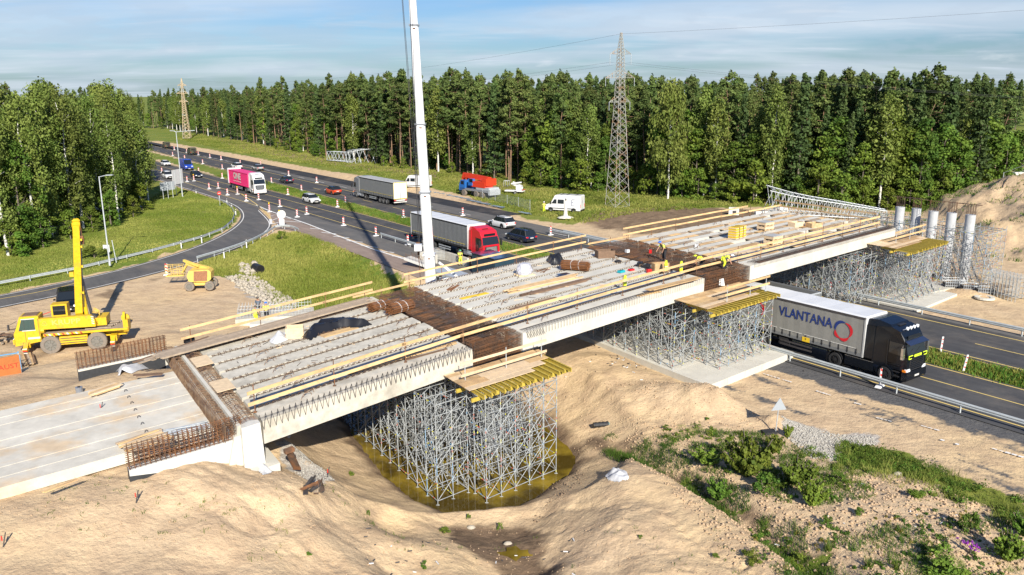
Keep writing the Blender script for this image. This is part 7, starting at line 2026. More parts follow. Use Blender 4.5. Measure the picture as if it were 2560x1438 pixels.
def cover(name,label,pts,m,hgt,cat,dz=0.0,group=None,nz=9,seed=1,base=None):
 """crumpled sheet: outline photo pixels on the deck, puffed up by noise"""
 P_ = np.array([onD(x,y) if base is None else onG(x,y,base) for x,y in pts]);c = P_.mean(0);r = E(name,c,label,cat,group,world=True)
 n = 26;x0,x1 = P_[:,0].min(),P_[:,0].max();y0,y1 = P_[:,1].min(),P_[:,1].max()
 X,Y = np.meshgrid(np.linspace(x0,x1,n),np.linspace(y0,y1,n));sd_ = sdist(X,Y,[tuple(p[:2]) for p in P_])
 Z = c[2] + dz + hgt * sstep(-sd_,-.03,.35) * (.35 + 1.3 * fbm(X * 2.1,Y * 2.1,seed,4)) + .05 * (fbm(X * 7,Y * 7,seed + 3,3) - .5)
 if base is None: Z += np.vectorize(lambda a,b: zdeck(UW((a,b))[0]))(X,Y) - c[2]
 else: Z += hz(X,Y) - c[2]
 mb = MB();idx_ = {};
 for i in range(n - 1):
  for j in range(n - 1):
   if sd_[i,j] < .05 and sd_[i + 1,j + 1] < .12 and sd_[i + 1,j] < .12 and sd_[i,j + 1] < .12:
    for a,b in ((i,j),(i,j + 1),(i + 1,j + 1),(i + 1,j)):
     if (a,b) not in idx_: idx_[(a,b)] = len(idx_);mb.v.append((X[a,b],Y[a,b],Z[a,b]));mb.n += 1
    mb.f.append(tuple(idx_[q] for q in ((i,j),(i,j + 1),(i + 1,j + 1),(i + 1,j))));mb.m.append(0)
 mb.build('sheet',m,r,smooth=True);return r
cover('black_tarpaulin','crumpled black tarpaulin on the first span beside the open crate',[(752,846),(775,830),(800,812),(850,805),(905,806),(930,812),(900,820),(850,822),(800,838),(775,852)],'tarp_black',.45,'tarpaulin',.03)
planks('plywood sheet under the black tarpaulin',(790,846),(905,815),2,'wood_new',.35,.03,spread=.6)
cover('white_sack','white sack slumped beside the open crate on the first span',[(672,852),(690,838),(712,832),(720,850),(700,858),(680,860)],'plastic_white',.28,'sack',.02)
cover('white_sheet','white plastic sheet on the sand before the far wing wall',[(285,928),(315,912),(370,905),(385,918),(330,935),(295,940)],'plastic_white',.35,'plastic sheet',.03,base=3.4)
cover('black_sheet','black plastic sheet beside the tied stirrups heap',[(1365,652),(1385,646),(1410,650),(1405,662),(1380,664)],'tarp_black',.5,'plastic sheet',.02)
cover('white_bag','white bag lying on the sand right of the pond',[(1512,1190),(1530,1176),(1562,1180),(1573,1200),(1548,1206),(1522,1202)],'plastic_white',.16,'bag',.02,base=.1)
cover('plaster_heap','white plaster spill at the foot of the abutment footing',[(635,1170),(650,1155),(668,1160),(680,1180),(655,1188)],'plastic_white',.3,'plaster heap',.03,base=2.2)
cover('plaster_heap','small white plaster crust on the sand below the girder',[(688,1085),(700,1075),(725,1080),(722,1092),(700,1092)],'plastic_white',.15,'plaster heap',.03,base=1.7)
def crate(label,px_,py_,sz,rz,m='wood_new',fill='steel_dark',dz=0.0,name='open_crate',group=None):
 g = onD(px_,py_);g[2] += dz;r = E(name,g,label,'crate',group,rz);x,y,z = sz
 for a in ((0,-y / 2,z / 2,x,.04,z),(0,y / 2,z / 2,x,.04,z),(-x / 2,0,z / 2,.04,y - .04,z),(x / 2,0,z / 2,.04,y - .04,z)): one('box','side',m,r,a[:3],a[3:])
 one('box','contents',fill,r,(0,0,z * .25),(x - .06,y - .06,z * .5));return r
crate('open plywood crate of metal parts on the first span between sack and tarpaulin',738,842,(1.0,.8,.65),UD - .5,'wood_pale','steel_dark')
crate('plywood box lying open beside the standing worker at the second joint',1650,680,(1.2,.55,.7),UD - .35,'wood_ply','wood_brown')
crate('brown box with wooden lid at the far end of the second joint',1512,643,(1.4,.9,.6),UD - .5,'wood_brown','wood_brown')
crate('broken wooden crate, left of two on the third span',1990,566,(1.3,.9,.45),UD - .2,'wood_pale','wood_grey',group='pallet crates on the third span')
crate('broken wooden crate, right of two on the third span',2034,568,(1.3,.9,.45),UD - .3,'wood_ply','wood_brown',group='pallet crates on the third span')
def pallet_stack(label,px_,py_,n,rz,m,top,hgt,sz=(1.3,1.0),name='pallet_stack'):
 g = onD(px_,py_);g[2] += .05;r = E(name,g,label,'pallet stack','pallet stacks on the third span',rz)
 for k in range(n):
  mb = MB();z = (k + .5) * hgt / n;mb.box((random.uniform(-.02,.02),random.uniform(-.02,.02),z),(sz[0],sz[1],hgt / n * .82));mb.build('board',m if k % 3 else 'wood_pale',r)
 if top: one('box','top_sheet',top,r,(0,0,hgt + .02),(sz[0] * 1.02,sz[1] * 1.02,.04))
 return r
r = pallet_stack('tall stack of yellow formwork panels strapped together on the third span',1842,596,13,UD + .05,'ply_yellow','ply_yellow',1.0,(1.7,.8),'formwork_panel_stack')
for x in (-.3,.35):
 one('box','strap','black_plastic',r,(x,0,.53),(.06,.86,1.08))
def framed_pallets(label,px_,py_,lev,rz,top):
 g = onD(px_,py_);g[2] += .05;r = E('pallet_stack',g,label,'pallet stack','pallet stacks on the third span',rz);z = 0
 for k in range(lev):
  for y in (-.4,0,.4): one('box','pallet_board','wood_pale',r,(0,y,z + .03),(1.25,.12,.03))
  for x in (-.55,0,.55):
   for y in (-.4,.4): one('box','pallet_block','wood_new',r,(x,y,z + .09),(.14,.14,.09))
  one('box','frame_collar','wood_pale',r,(0,0,z + .25),(1.3,1.0,.22));z += .38
 one('box','top_sheet',top,r,(0,0,z + .03),(1.32,1.02,.05));return r
framed_pallets('two pallet boxes with grey lid, right of the yellow panel stack',1913,576,2,UD - .1,'roof_grey')
framed_pallets('two pallet boxes with grey lid nearest the near rail of the third span',1932,612,2,UD - .1,'roof_grey')
# wrapped pallet
g = onD(1311,688);r = E('wrapped_pallet',g,'pallet of goods wrapped in shiny clear foil on the second span','pallet',None,UD - .3)
mb = MB();rings = []
for z,q in ((.12,1.0),(.35,1.02),(.6,.9),(.8,.78),(.9,.6),(.95,.3)):
 rings.append([((.62 * q + .06 * math.sin(5 * a + z * 9)) * math.cos(a),(.52 * q + .06 * math.cos(4 * a + z * 7)) * math.sin(a),z) for a in np.linspace(0,2 * math.pi,16,endpoint=False)])
mb.loft(rings);mb.build('wrapping','foil',r)
for y in (-.4,0,.4): one('box','pallet_board','wood_pale',r,(0,y,.06),(1.35,.14,.1))
# small tools
for nm,lab,x,y,m,sz in [('tool_case','teal tool case lying on the second span',1553,682,'tool_teal',(.55,.35,.16)),('tool_case','pink red tool case right behind the teal one',1578,677,'tool_red',(.45,.3,.12)),('tool_bag','black tool bags heaped left of the open box',1600,666,'tarp_black',(.5,.4,.3)),('tool_bag','black crate of tools nearer the second joint',1617,670,'black_plastic',(.5,.4,.25)),('power_tool','red power tool beside the open plywood box',1622,682,'tool_red',(.35,.25,.25)),('bucket','small white bucket on the rusty mat of the second joint',1568,632,'plastic_white',(.3,.3,.25)),('bucket','white bucket on the third span near the joint',1742,618,'plastic_white',(.3,.3,.22)),('gas_bottle','small red canister on the rusty mat',1626,634,'tool_red',(.2,.2,.3)),('cable_drum','black cable drum at the far corner of the first span',474,858,'black_plastic',(.55,.4,.35)),('foil_square','dark blue sheet lying on the new boards',1408,692,'navy_paint',(1.0,.5,.03)),('work_gloves','dark heap of tools by the brown box',1545,656,'black_plastic',(.5,.35,.12))]:
 g = onD(x,y);r = E(nm,g + np.array([0,0,.03 if nm != 'foil_square' else .2]),lab,nm.replace('_',' '),None,UD + random.uniform(-.4,.4))
 one('box','body',m,r,(0,0,sz[2] / 2),sz,taper=.9)
 one('bar','handle','black_plastic',r,(-sz[0] * .3,0,sz[2] + .03),(sz[0] * .3,0,sz[2] + .03),.04,.03)
for x,y,lab in [(1562,727,'lime reflective vest hanging on the near rail post in the second span'),(1664,688,'lime jacket hanging on the near rail before the open box'),(1702,690,'small lime vest thrown over the plywood sheets')]:
 g = onD(x,y);r = E('hanging_vest',g + np.array([0,0,.35]),lab,'vest','lime vests on the near rail',UD)
 mb = MB();mb.loft([[(-.13,-.04,0),(.13,-.04,0),(.13,.04,0),(-.13,.04,0)],[(-.16,-.05,.4),(.14,-.05,.4),(.14,.05,.4),(-.16,.05,.4)],[(-.06,-.03,.75),(.08,-.03,.75),(.08,.03,.75),(-.06,.03,.75)]]);mb.build('cloth','vest_lime',r);one('box','reflective_band','plastic_white',r,(0,0,.3),(.31,.12,.05))
# left things at the frame edge
g = onG(28,900,1.0);r = E('banner_fence',onG(40,935,1.5),'orange banner with dark lettering on a frame at the left edge','banner',None,math.radians(42))
one('box','cloth','orange_banner',r,(-1.0,0,.55),(2.6,.03,1.3))
text_mesh('lettering','DOKAUST',.42,'banner_red',frame((-.85,-.02,.55),(1,0,0),(0,0,1)),parent=r,extrude=.003,sx=1.1)
for x in (-2.3,.3): one('tube','post','galv',r,(x,.03,-.3),(x,.03,1.3),.03,6)
r = E('timber_heap',onG(60,905,1.0),'leaning pile of brown planks behind the orange banner','timber',None,math.radians(-55))
for k in range(10): one('bar','plank',['wood_brown','wood_grey','wood_ply'][k % 3],r,(-1.6 + .15 * random.random(),-.7 + k * .15,.1 + .06 * (k % 3)),(1.3 + .2 * random.random(),-.6 + k * .13,.15 + .05 * (k % 2)),.14,.05)
r = E('scrap_heap',onG(8,858,.3),'heap of dark pallets and scrap at the left edge behind the banner','scrap heap',None,.4)
for k in range(12): one('bar','plank',random.choice(['wood_brown','wood_grey','rust_dark']),r,(random.uniform(-1.5,.5),random.uniform(-1,1),.1 + .07 * k),(random.uniform(0,1.6),random.uniform(-1,1),.15 + .07 * k),.16,.06)
r = E('blue_rack',onG(10,930,1.2),'blue steel rack behind the orange banner at the left edge','rack',None,.6)
for z in (.1,.6,1.1):
 for y in (-.5,.5): one('bar','bar','scaf_blue',r,(-1.2,y,z),(1.0,y,z),.06,.06)
for x in (-1.2,1.0):
 for y in (-.5,.5): one('bar','upright','scaf_blue',r,(x,y,0),(x,y,1.2),.07,.07)
r = E('grey_canister',onG(199,983,3.4),'small grey canister on the sand beside the far edge of the approach slab','canister');one('cyl','body','grey_paint',r,(0,0,.17),.18,.34,12,'z');one('cyl','lid','black_plastic',r,(0,0,.36),.07,.05,8,'z')
r = E('tape_stand',onG(115,795,0),'yellow foot with red and white tape lying near the ramp','tape',None,.3);one('bar','tape','sign_red',r,(-.9,0,.1),(.6,.5,.5),.12,.03);one('box','foot','sticker_yellow',r,(-.9,-.3,.05),(.5,.3,.08))
# rusty steel sheets pile in the left foreground
r = E('scrap_steel',onG(783,1235,.6),'small pile of rusty steel channels on the sand left of the pond','scrap steel',None,.3)
for k in range(9):
 a = random.uniform(.3,1.7);L = random.uniform(.5,1.0);x,y = random.uniform(-.4,.4),random.uniform(-.3,.3);d = np.array([math.cos(a),math.sin(a),random.uniform(-.1,.25)]) * L / 2
 mb = MB();c = np.array([x,y,.15 + .04 * k]);mb.bar(c - d,c + d,.22,.02);mb.bar(c - d + [.1,0,.05],c + d + [.1,0,.05],.02,.12);mb.build('channel',random.choice(['rust','rust_dark','steel_dark','wood_grey']),r)
r = E('drain_pipe',onG(1505,1066,-.3),'black corrugated drain pipe end sticking out of the sand','pipe',None,math.radians(10));mb = MB()
n = 8
for k in range(n): mb.cyl((-.5 + k * .12,0,.15),.17 if k % 2 else .15,.12,12,'x')
mb.build('pipe','black_plastic',r);one('cyl','mouth','tool_teal',r,(.42,0,.15),.12,.03,12,'x')
r = E('culvert_pipe',onG(645,680,-.3),'dark culvert pipe mouth in the stones above the basin','pipe',None,math.radians(-50));one('cyl','pipe','black_plastic',r,(0,0,.4),.5,1.4,14,'x');one('cyl','mouth','tarp_black',r,(.72,0,.4),.42,.03,14,'x')
for i,(x,y,z0_,l) in enumerate([(340,1258,3,'in the left foreground sand'),(8,1368,2.8,'at the lower left corner'),(818,1195,.6,'between the footing and the pond'),(254,1048,3.5,'leaning on the approach slab')]):
 r = E('survey_stake',onG(x,y,z0_) + np.array([0,0,0 if i != 3 else .35]),'short dark stake with red tip ' + l,'stake','survey stakes',.5);one('bar','stick','steel_dark',r,(0,0,0),(.14,0,.55),.04,.04);one('bar','tip','sign_red',r,(.01,-.12,.32),(.01,-.12,.5),.04,.04)
# ================================================================== WORKERS
person(onD(1659,653),math.radians(205),'worker with blue helmet and lime shirt bending over the rusty mat at the second joint','bend',hat='helmet_blue',sc=1.0)
person(onD(1812,672) + np.array([0,0,.05]),math.radians(-20),'worker in lime clothes crouching at the near end of the second joint','stoop',hat='helmet_white',trousers='vest_lime',sc=.95)
person(onD(1752,672),math.radians(150),'worker in lime jacket bent behind the near rail at the second joint','stoop',hat='vest_lime',shirt='vest_lime',sc=.9)
person(G(668,806,0),math.radians(95),'worker from behind in lime shirt and dark trousers, blue cap, behind the first span','stand',hat='helmet_blue',sc=1.0)
person(G(641,812,0),math.radians(80),'worker in lime vest with black and lime trousers beside the one in the blue cap','stand',hat='hair_grey',vest='vest_lime',trousers='vest_lime',sc=.92)
person(G(648,792,0),math.radians(-90),'man in dark jacket standing behind the two lime workers','stand',shirt='shirt_grey',hat='hair_grey',braces=False)
person(G(1151,664,0),math.radians(-70),'worker with green helmet in lime clothes in front of the red lorry','stand',hat='helmet_green',trousers='vest_lime')
person(G(1360,532,0),math.radians(90),'worker in lime clothes beside the front of the right white van','stand',trousers='vest_lime',hat='helmet_white',braces=False)
person(G(1238,668,0),math.radians(-60),'worker with blue helmet behind the dark blue shed roof','stand',hat='helmet_blue')
# ================================================================== VEGETATION
def leaf_mat(name,c1,c2,hue=.02,val=.25,rough=.75):
 m = bpy.data.materials.new(name);m.use_nodes = True;t = m.node_tree;b = t.nodes['Principled BSDF'];L = t.links.new
 b.inputs['Roughness'].default_value = rough;b.inputs['Specular IOR Level'].default_value = .25
 at = t.nodes.new('ShaderNodeAttribute');at.attribute_name = 'tint'
 sp = t.nodes.new('ShaderNodeSeparateColor');L(at.outputs['Color'],sp.inputs[0])
 mx = t.nodes.new('ShaderNodeMix');mx.data_type = 'RGBA';mx.inputs[6].default_value = (*c1,1);mx.inputs[7].default_value = (*c2,1);L(sp.outputs[0],mx.inputs[0])
 oi = t.nodes.new('ShaderNodeObjectInfo')
 hs = t.nodes.new('ShaderNodeHueSaturation');L(mx.outputs[2],hs.inputs['Color'])
 r1 = t.nodes.new('ShaderNodeMapRange');r1.inputs[3].default_value = .5 - hue;r1.inputs[4].default_value = .5 + hue;L(oi.outputs['Random'],r1.inputs[0]);L(r1.outputs[0],hs.inputs['Hue'])
 ml = t.nodes.new('ShaderNodeMath');ml.operation = 'MULTIPLY';L(oi.outputs['Random'],ml.inputs[0]);ml.inputs[1].default_value = 7.31
 fr = t.nodes.new('ShaderNodeMath');fr.operation = 'FRACT';L(ml.outputs[0],fr.inputs[0])
 r2 = t.nodes.new('ShaderNodeMapRange');r2.inputs[3].default_value = 1 - val;r2.inputs[4].default_value = 1 + val;L(fr.outputs[0],r2.inputs[0]);L(r2.outputs[0],hs.inputs['Value'])
 L(hs.outputs[0],b.inputs['Base Color'])
 tr = t.nodes.new('ShaderNodeBsdfTranslucent');L(hs.outputs[0],tr.inputs['Color'])
 ms = t.nodes.new('ShaderNodeMixShader');ms.inputs[0].default_value = .22;L(b.outputs[0],ms.inputs[1]);L(tr.outputs[0],ms.inputs[2]);L(ms.outputs[0],t.nodes['Material Output'].inputs[0])
 MATS[name] = m
leaf_mat('needles_pine',(.060,.105,.024),(.150,.185,.050),.015,.3)
leaf_mat('needles_spruce',(.040,.075,.022),(.090,.135,.038),.01,.2)
leaf_mat('leaves_birch',(.085,.135,.020),(.200,.240,.055),.015,.2)
leaf_mat('leaves_alder',(.050,.105,.012),(.160,.225,.030),.02,.33)
leaf_mat('leaves_bush',(.060,.115,.012),(.170,.230,.030),.03,.25)
leaf_mat('leaves_yellowish',(.16,.17,.02),(.28,.26,.04),.02,.2)
leaf_mat('grass_blades',(.125,.165,.020),(.340,.325,.085),.01,.1)
leaf_mat('grass_dark',(.055,.110,.012),(.150,.205,.030),.01,.1)
leaf_mat('flower_purple',(.22,.03,.30),(.35,.06,.45),.01,.1)
def leaves(centers,radii,n_per,size,seed,flat=1.0,droop=0.0,up=.35):
 """triangle pairs scattered in ellipsoids: centers (N,3), radii (N,3)"""
 rg = np.random.default_rng(seed);N = len(centers);C = np.repeat(centers,n_per,0);Rr = np.repeat(radii,n_per,0);M = len(C)
 d = rg.normal(size=(M,3));d /= np.linalg.norm(d,axis=1,keepdims=True);q = rg.random((M,1)) ** .45
 p = C + d * q * Rr
 nrm = d * .9 + rg.normal(size=(M,3)) * .55;nrm[:,2] += up;nrm /= np.linalg.norm(nrm,axis=1,keepdims=True)
 a = np.cross(nrm,rg.normal(size=(M,3)));a /= np.linalg.norm(a,axis=1,keepdims=True);b = np.cross(nrm,a)
 if droop: b = b * (1 - droop) + np.array([0,0,-1.0]) * droop;b /= np.linalg.norm(b,axis=1,keepdims=True)
 s = size * rg.uniform(.6,1.35,(M,1));ar = 1 + droop * 1.2
 V_ = np.stack([p - a * s * .5,p + b * s * .55 * ar,p + a * s * .5,p - b * s * .45],1).reshape(-1,3)
 F_ = (np.array([[0,1,2,3]])[None] + (np.arange(M) * 4)[:,None,None]).reshape(-1,4)
 tone = np.repeat(rg.random(N),n_per) * .6 + rg.random(M) * .4
 col = np.repeat(tone,4)[:,None] * np.ones((1,3))
 return V_,F_,col
def mesh_of(name,V_,F_,m,col=None,smooth=False):
 me = raw(name,V_,F_,m,'mesh',col=col);return me
def trunk_mesh(name,H,r,m,branches,seed,lean=.03,n=6):
 rg = random.Random(seed);P0,P1,RR = [],[],[]
 pts = [np.array([0,0,-.3])];k = 6
 for i in range(1,k + 1): pts.append(np.array([rg.uniform(-lean,lean) * H * i / k,rg.uniform(-lean,lean) * H * i / k,H * i / k]))
 mb = MB()
 for i in range(k): mb.tube(pts[i],pts[i + 1],r * (1 - .82 * i / k),n,r * (1 - .82 * (i + 1) / k),cap=False)
 for z,L,up in branches:
  a = rg.random() * 6.28;f = z / H * k;i = min(int(f),k - 1);o = pts[i] + (pts[i + 1] - pts[i]) * (f - i)
  e = o + np.array([math.cos(a) * L,math.sin(a) * L,L * up]);mb.tube(o,e,r * .28,4,r * .08,cap=False)
 me = bpy.data.meshes.new(name);me.from_pydata(mb.v,[],mb.f);me.materials.append(MATS[m]);me.polygons.foreach_set('use_smooth',[True] * len(me.polygons));return me
VAR = {}
def pine(seed,H=22.0):
 rg = np.random.default_rng(seed);cs,rs = [],[];base = rg.uniform(.34,.55) * H;nl = 44
 for i in range(nl):
  f = (i + rg.random()) / nl;z = base + (H - base) * f;R0 = 2.7 * (1 - f) ** .55 * (.6 + .8 * rg.random()) * (1 if f > .12 else .7) + .25;a = rg.random() * 6.28
  q = R0 * rg.uniform(.35,.95);cs.append((q * math.cos(a),q * math.sin(a),z));rs.append((.95 * (1.15 - .5 * f),.95 * (1.15 - .5 * f),.48))
 cs.append((0,0,H - .2));rs.append((.35,.35,.9))
 V_,F_,c = leaves(np.array(cs),np.array(rs),62,.34,seed)
 br = [(base * rg.uniform(.55,1),rg.uniform(.5,1.6),rg.uniform(-.1,.3)) for _ in range(6)] + [(z,math.hypot(x,y),.1) for x,y,z in cs[:-1:2]]
 return mesh_of('pine_crown',V_,F_,'needles_pine',c),trunk_mesh('pine_trunk',H * .97,.19,'bark_pine',br,seed)
def spruce(seed,H=22.0):
 rg = np.random.default_rng(seed);cs,rs = [],[];nl = 52
 for i in range(nl):
  f = i / nl;z = H * (.12 + .88 * f);R0 = 2.3 * (1 - f) ** .85 + .12;a = i * 2.4 + rg.random();q = R0 * rg.uniform(.45,.8)
  cs.append((q * math.cos(a),q * math.sin(a),z - q * .25));rs.append((R0 * .5 + .22,R0 * .5 + .22,.5))
 V_,F_,c = leaves(np.array(cs),np.array(rs),44,.42,seed,droop=.25)
 return mesh_of('spruce_crown',V_,F_,'needles_spruce',c),trunk_mesh('spruce_trunk',H * .95,.2,'bark_grey',[],seed,.008)
def broad(seed,H=17.0,W=3.4,m='leaves_alder',base=.12,bark='bark_grey',droop=0.0,n=62,sz=.40,per=60,cr=1.15):
 rg = np.random.default_rng(seed);cs,rs = [],[]
 for i in range(n):
  f = rg.random() ** .9;z = H * (base + (1 - base) * f);R0 = W * math.sin(math.pi * min(1,(.12 + f * .86))) ** .7 * (.75 + .4 * rg.random());a = rg.random() * 6.28;q = R0 * rg.uniform(.35,1)
  cs.append((q * math.cos(a),q * math.sin(a),z));k = rg.uniform(.7,1.25) * cr;rs.append((k,k,k * (.75 if not droop else 1.5)))
 V_,F_,c = leaves(np.array(cs),np.array(rs),per,sz,seed,droop=droop)
 br = [(H * rg.uniform(.3,.8),W * rg.uniform(.3,.7),rg.uniform(.4,1.2)) for _ in range(10)]
 return mesh_of('broadleaf_crown',V_,F_,m,c),trunk_mesh('broadleaf_trunk',H * .92,.15 + H * .003,bark,br,seed,.02)
def bush(seed,H=2.2,W=1.7,m='leaves_bush',n=16,per=80,sz=.22):
 rg = np.random.default_rng(seed);cs,rs = [],[]
 for i in range(n):
  f = rg.random();a = rg.random() * 6.28;q = W * rg.random() ** .5 * (1 - .5 * f) * .8;cs.append((q * math.cos(a),q * math.sin(a),H * (.15 + .8 * f)));k = rg.uniform(.35,.6) * W * .55;rs.append((k,k,k * .8))
 V_,F_,c = leaves(np.array(cs),np.array(rs),per,sz,seed)
 return mesh_of('bush_leaves',V_,F_,m,c),trunk_mesh('bush_stem',H * .7,.04,'bark_grey',[(H * .2,W * .5,.9),(H * .25,W * .4,1),(H * .15,W * .6,.7)],seed,.1,4)
VAR['pine'] = [pine(100 + i,22) for i in range(6)]
VAR['spruce'] = [spruce(200 + i,22) for i in range(3)]
VAR['birch'] = [broad(300 + i,18,2.7,'leaves_birch',.22,'bark_birch',.45,60,.36,60,1.05) for i in range(4)]
VAR['alder'] = [broad(400 + i,15,3.3,'leaves_alder',.08,'bark_grey',0,62,.44) for i in range(4)]
VAR['small'] = [broad(500 + i,6,2.0,'leaves_bush',.04,'bark_grey',0,26,.32,60,.8) for i in range(4)]
VAR['near'] = [broad(450 + i,15,3.3,'leaves_alder',.05,'bark_grey',0,70,.26,105,1.0) for i in range(3)]
VAR['nbirch'] = [broad(470 + i,18,2.6,'leaves_birch',.2,'bark_birch',.45,62,.23,95,.95) for i in range(3)]
VAR['weeping'] = [broad(600,21,4.2,'leaves_birch',.16,'bark_birch',.6,90,.40,70,1.2)]
NM = {'pine': 'pine_tree','spruce': 'spruce_tree','birch': 'birch_tree','alder': 'broadleaf_tree','small': 'young_tree','weeping': 'birch_tree','near': 'broadleaf_tree','nbirch': 'birch_tree'}
CT = {'pine': 'pine','spruce': 'spruce','birch': 'birch','alder': 'tree','small': 'young tree','weeping': 'birch','near': 'tree','nbirch': 'birch'}
def tree(kind,x,y,z,h,label,group,rr):
 crown,trunk = rr.choice(VAR[kind]);H0 = {'pine': 22,'spruce': 22,'birch': 18,'alder': 15,'small': 6,'weeping': 21,'near': 15,'nbirch': 18}[kind]
 s = h / H0;r = bpy.data.objects.new(NM[kind],None);COL.objects.link(r);r.location = (x,y,z);r.rotation_euler = (0,0,rr.random() * 6.28);k = rr.uniform(.88,1.15);r.scale = (s * k,s * k,s)
 tag(r,label,CT[kind],group)
 for nm,me in (('crown',crown),('trunk',trunk)):
  o = bpy.data.objects.new(nm,me);COL.objects.link(o);o.parent = r
 return r
FORE = [(330,318),(420,322),(560,346),(700,372),(820,394),(950,411),(1100,432),(1250,452),(1400,474),(1560,482),(1750,500),(1900,512),(2100,524),(2300,528),(2620,500)]
fw = np.array([G2(x,y,.4) for x,y in FORE]);fd = np.r_[0,np.cumsum(np.hypot(*np.diff(fw,axis=0).T))]
def fedge(s):
 p = np.array([np.interp(s,fd,fw[:,0]),np.interp(s,fd,fw[:,1])]);q = np.array([np.interp(s + 2,fd,fw[:,0]),np.interp(s + 2,fd,fw[:,1])]);r_ = np.array([np.interp(s - 2,fd,fw[:,0]),np.interp(s - 2,fd,fw[:,1])])
 t = q - r_;t /= np.linalg.norm(t) + 1e-9;n = np.array([-t[1],t[0]]);
 if n[1] < 0: n = -n
 return p,n
rr = random.Random(12)
zones_lab = [(620,'near the far tan pylon'),(820,'left of the lying mast'),(960,'behind the short lying mast'),(1120,'behind the white boom'),(1330,'behind the red crane'),(1500,'left of the near pylon'),(1640,'behind the near pylon'),(1850,'right of the near pylon'),(2050,'behind the long lying mast'),(2300,'left of the columns'),(9999,'above the sandy hill')]
def zlab(x,y):
 d = np.array([x,y,0]) - np.array([0,0,CAMH]);u = 1280 + FPX * (d @ _rt) / (d @ _fw)
 for lim,t in zones_lab:
  if u < lim: return t,u
 return zones_lab[-1][1],u
HT = ['tall','very tall','medium height','slim','full crowned']
ntree = 0;s = 0.0;L_ = fd[-1];used = {}
back = []
def uniq(opts,tail):
 o = opts[:];rr.shuffle(o)
 for a in o:
  t = a + ' ' + tail
  if t not in used: used[t] = 1;return t
 return o[0] + ' ' + tail
def lab_for(kind,x,y,row,h=15):
 zl,u = zlab(x,y)
 base = {'pine': ['pine with bare reddish trunk','slim pine with thin crown','pine with full crown'],'spruce': ['dark pointed spruce','narrow dark spruce'],'birch': ['pale green birch with white trunk','light green drooping birch'],'alder': ['dense dark green broadleaf tree','mid green rounded broadleaf tree'],'small': ['low bright green bushy tree','low yellow green bushy tree'],'weeping': ['big drooping pale birch']}[kind]
 hw = 'towering' if h > 22 else 'high' if h > 19 else 'middling' if h > 15 else 'short'
 rw = ['front','second','third'][min(row,2)]
 for _ in range(12):
  t = f"{rr.choice([hw, hw + ' straight', hw + ' dense', hw + ' loose'])} {rr.choice(base)}, {rw} row {zl}"
  if t not in used: break
 used[t] = 1
 return t
while s < L_:
 p,n = fedge(s);dist = math.hypot(*p);step = 3.6 if dist < 260 else 7.5
 _,u = zlab(*p)
 for row in range(3):
  if dist > 260 and row == 2: continue
  off = row * 4.2 + rr.uniform(-1.2,1.6) + (1.5 if row == 0 else 0);q = p + n * off + np.array([rr.uniform(-1,1),0])
  zz_ = .4;
  if u < 620: kd = rr.choice(['pine','alder','birch','pine','spruce'])
  elif u < 1330: kd = rr.choice(['pine'] * 6 + ['spruce','birch','alder']) 
  elif u < 1900: kd = rr.choice(['alder','alder','birch','birch','pine'] if row == 0 else ['pine','alder','birch','pine','spruce'])
  else: kd = rr.choice(['alder','alder','birch','pine','alder','spruce'] if row < 2 else ['pine','pine','spruce'])
  h = {'pine': rr.uniform(19,24.5),'spruce': rr.uniform(15,23.5),'birch': rr.uniform(14,20),'alder': rr.uniform(10,17)}[kd]
  h *= float(np.interp(u,[600,1100,1400,2600],[1,.98,.92,.90])) if row < 3 else 1
  if u < 620: h *= .88
  # open crowns at the front on the left half show the trunks behind
  if row == 0 and u < 1330 and kd in ('alder',): h *= .6
  g_ = 'trees of the wood beyond the highway'
  tree(kd,q[0],q[1],zz_,h,lab_for(kd,q[0],q[1],row,h),g_,rr);ntree += 1
 for k in range(5):
  q = p + n * (13 + k * 5.5 + rr.uniform(-2,2)) + np.array([rr.uniform(-2,2),0]);back.append((q[0],q[1],.4,rr.choice([0,1,2,3,4,5,0,1,2,3,6,7,8]),rr.uniform(.84,1.05) * (.9 if u < 620 else float(np.interp(u,[600,1100,1400],[1,.98,.94])))))
 s += step
# low bushes along the edge of the wood
s = 60.0
while s < L_ - 20:
 p,n = fedge(s);zl,u = zlab(*p);q = p + n * rr.uniform(-1.6,.8)
 dens = 0 if u < 640 else .4 if u < 1300 else 1.0
 if rr.random() < dens:
  h = rr.uniform(3.0,7.0) if u > 1300 else rr.uniform(1.8,4)
  tree('small',q[0],q[1],.2,h,uniq(['low bright green','low dark green','round yellow green','ragged mid green','dense mid green','loose bright green','high yellow green','wide dark green','small pale green','leaning mid green'],f"young tree at the wood edge {zl}"),'young trees at the edge of the wood',rr)
 s += 3.4
# the big drooping birch right of the near pylon and a yellowing bush beside the pylon
g = G(1672,500,.4);tree('weeping',g[0],g[1] + 1.0,.3,19.5,'big drooping pale birch with white trunk foot right of the near pylon',None,rr)
g = G(1405,470,.4);tree('weeping',g[0],g[1] + 2,.3,17.5,'tall pale drooping birch left of the near pylon',None,rr)
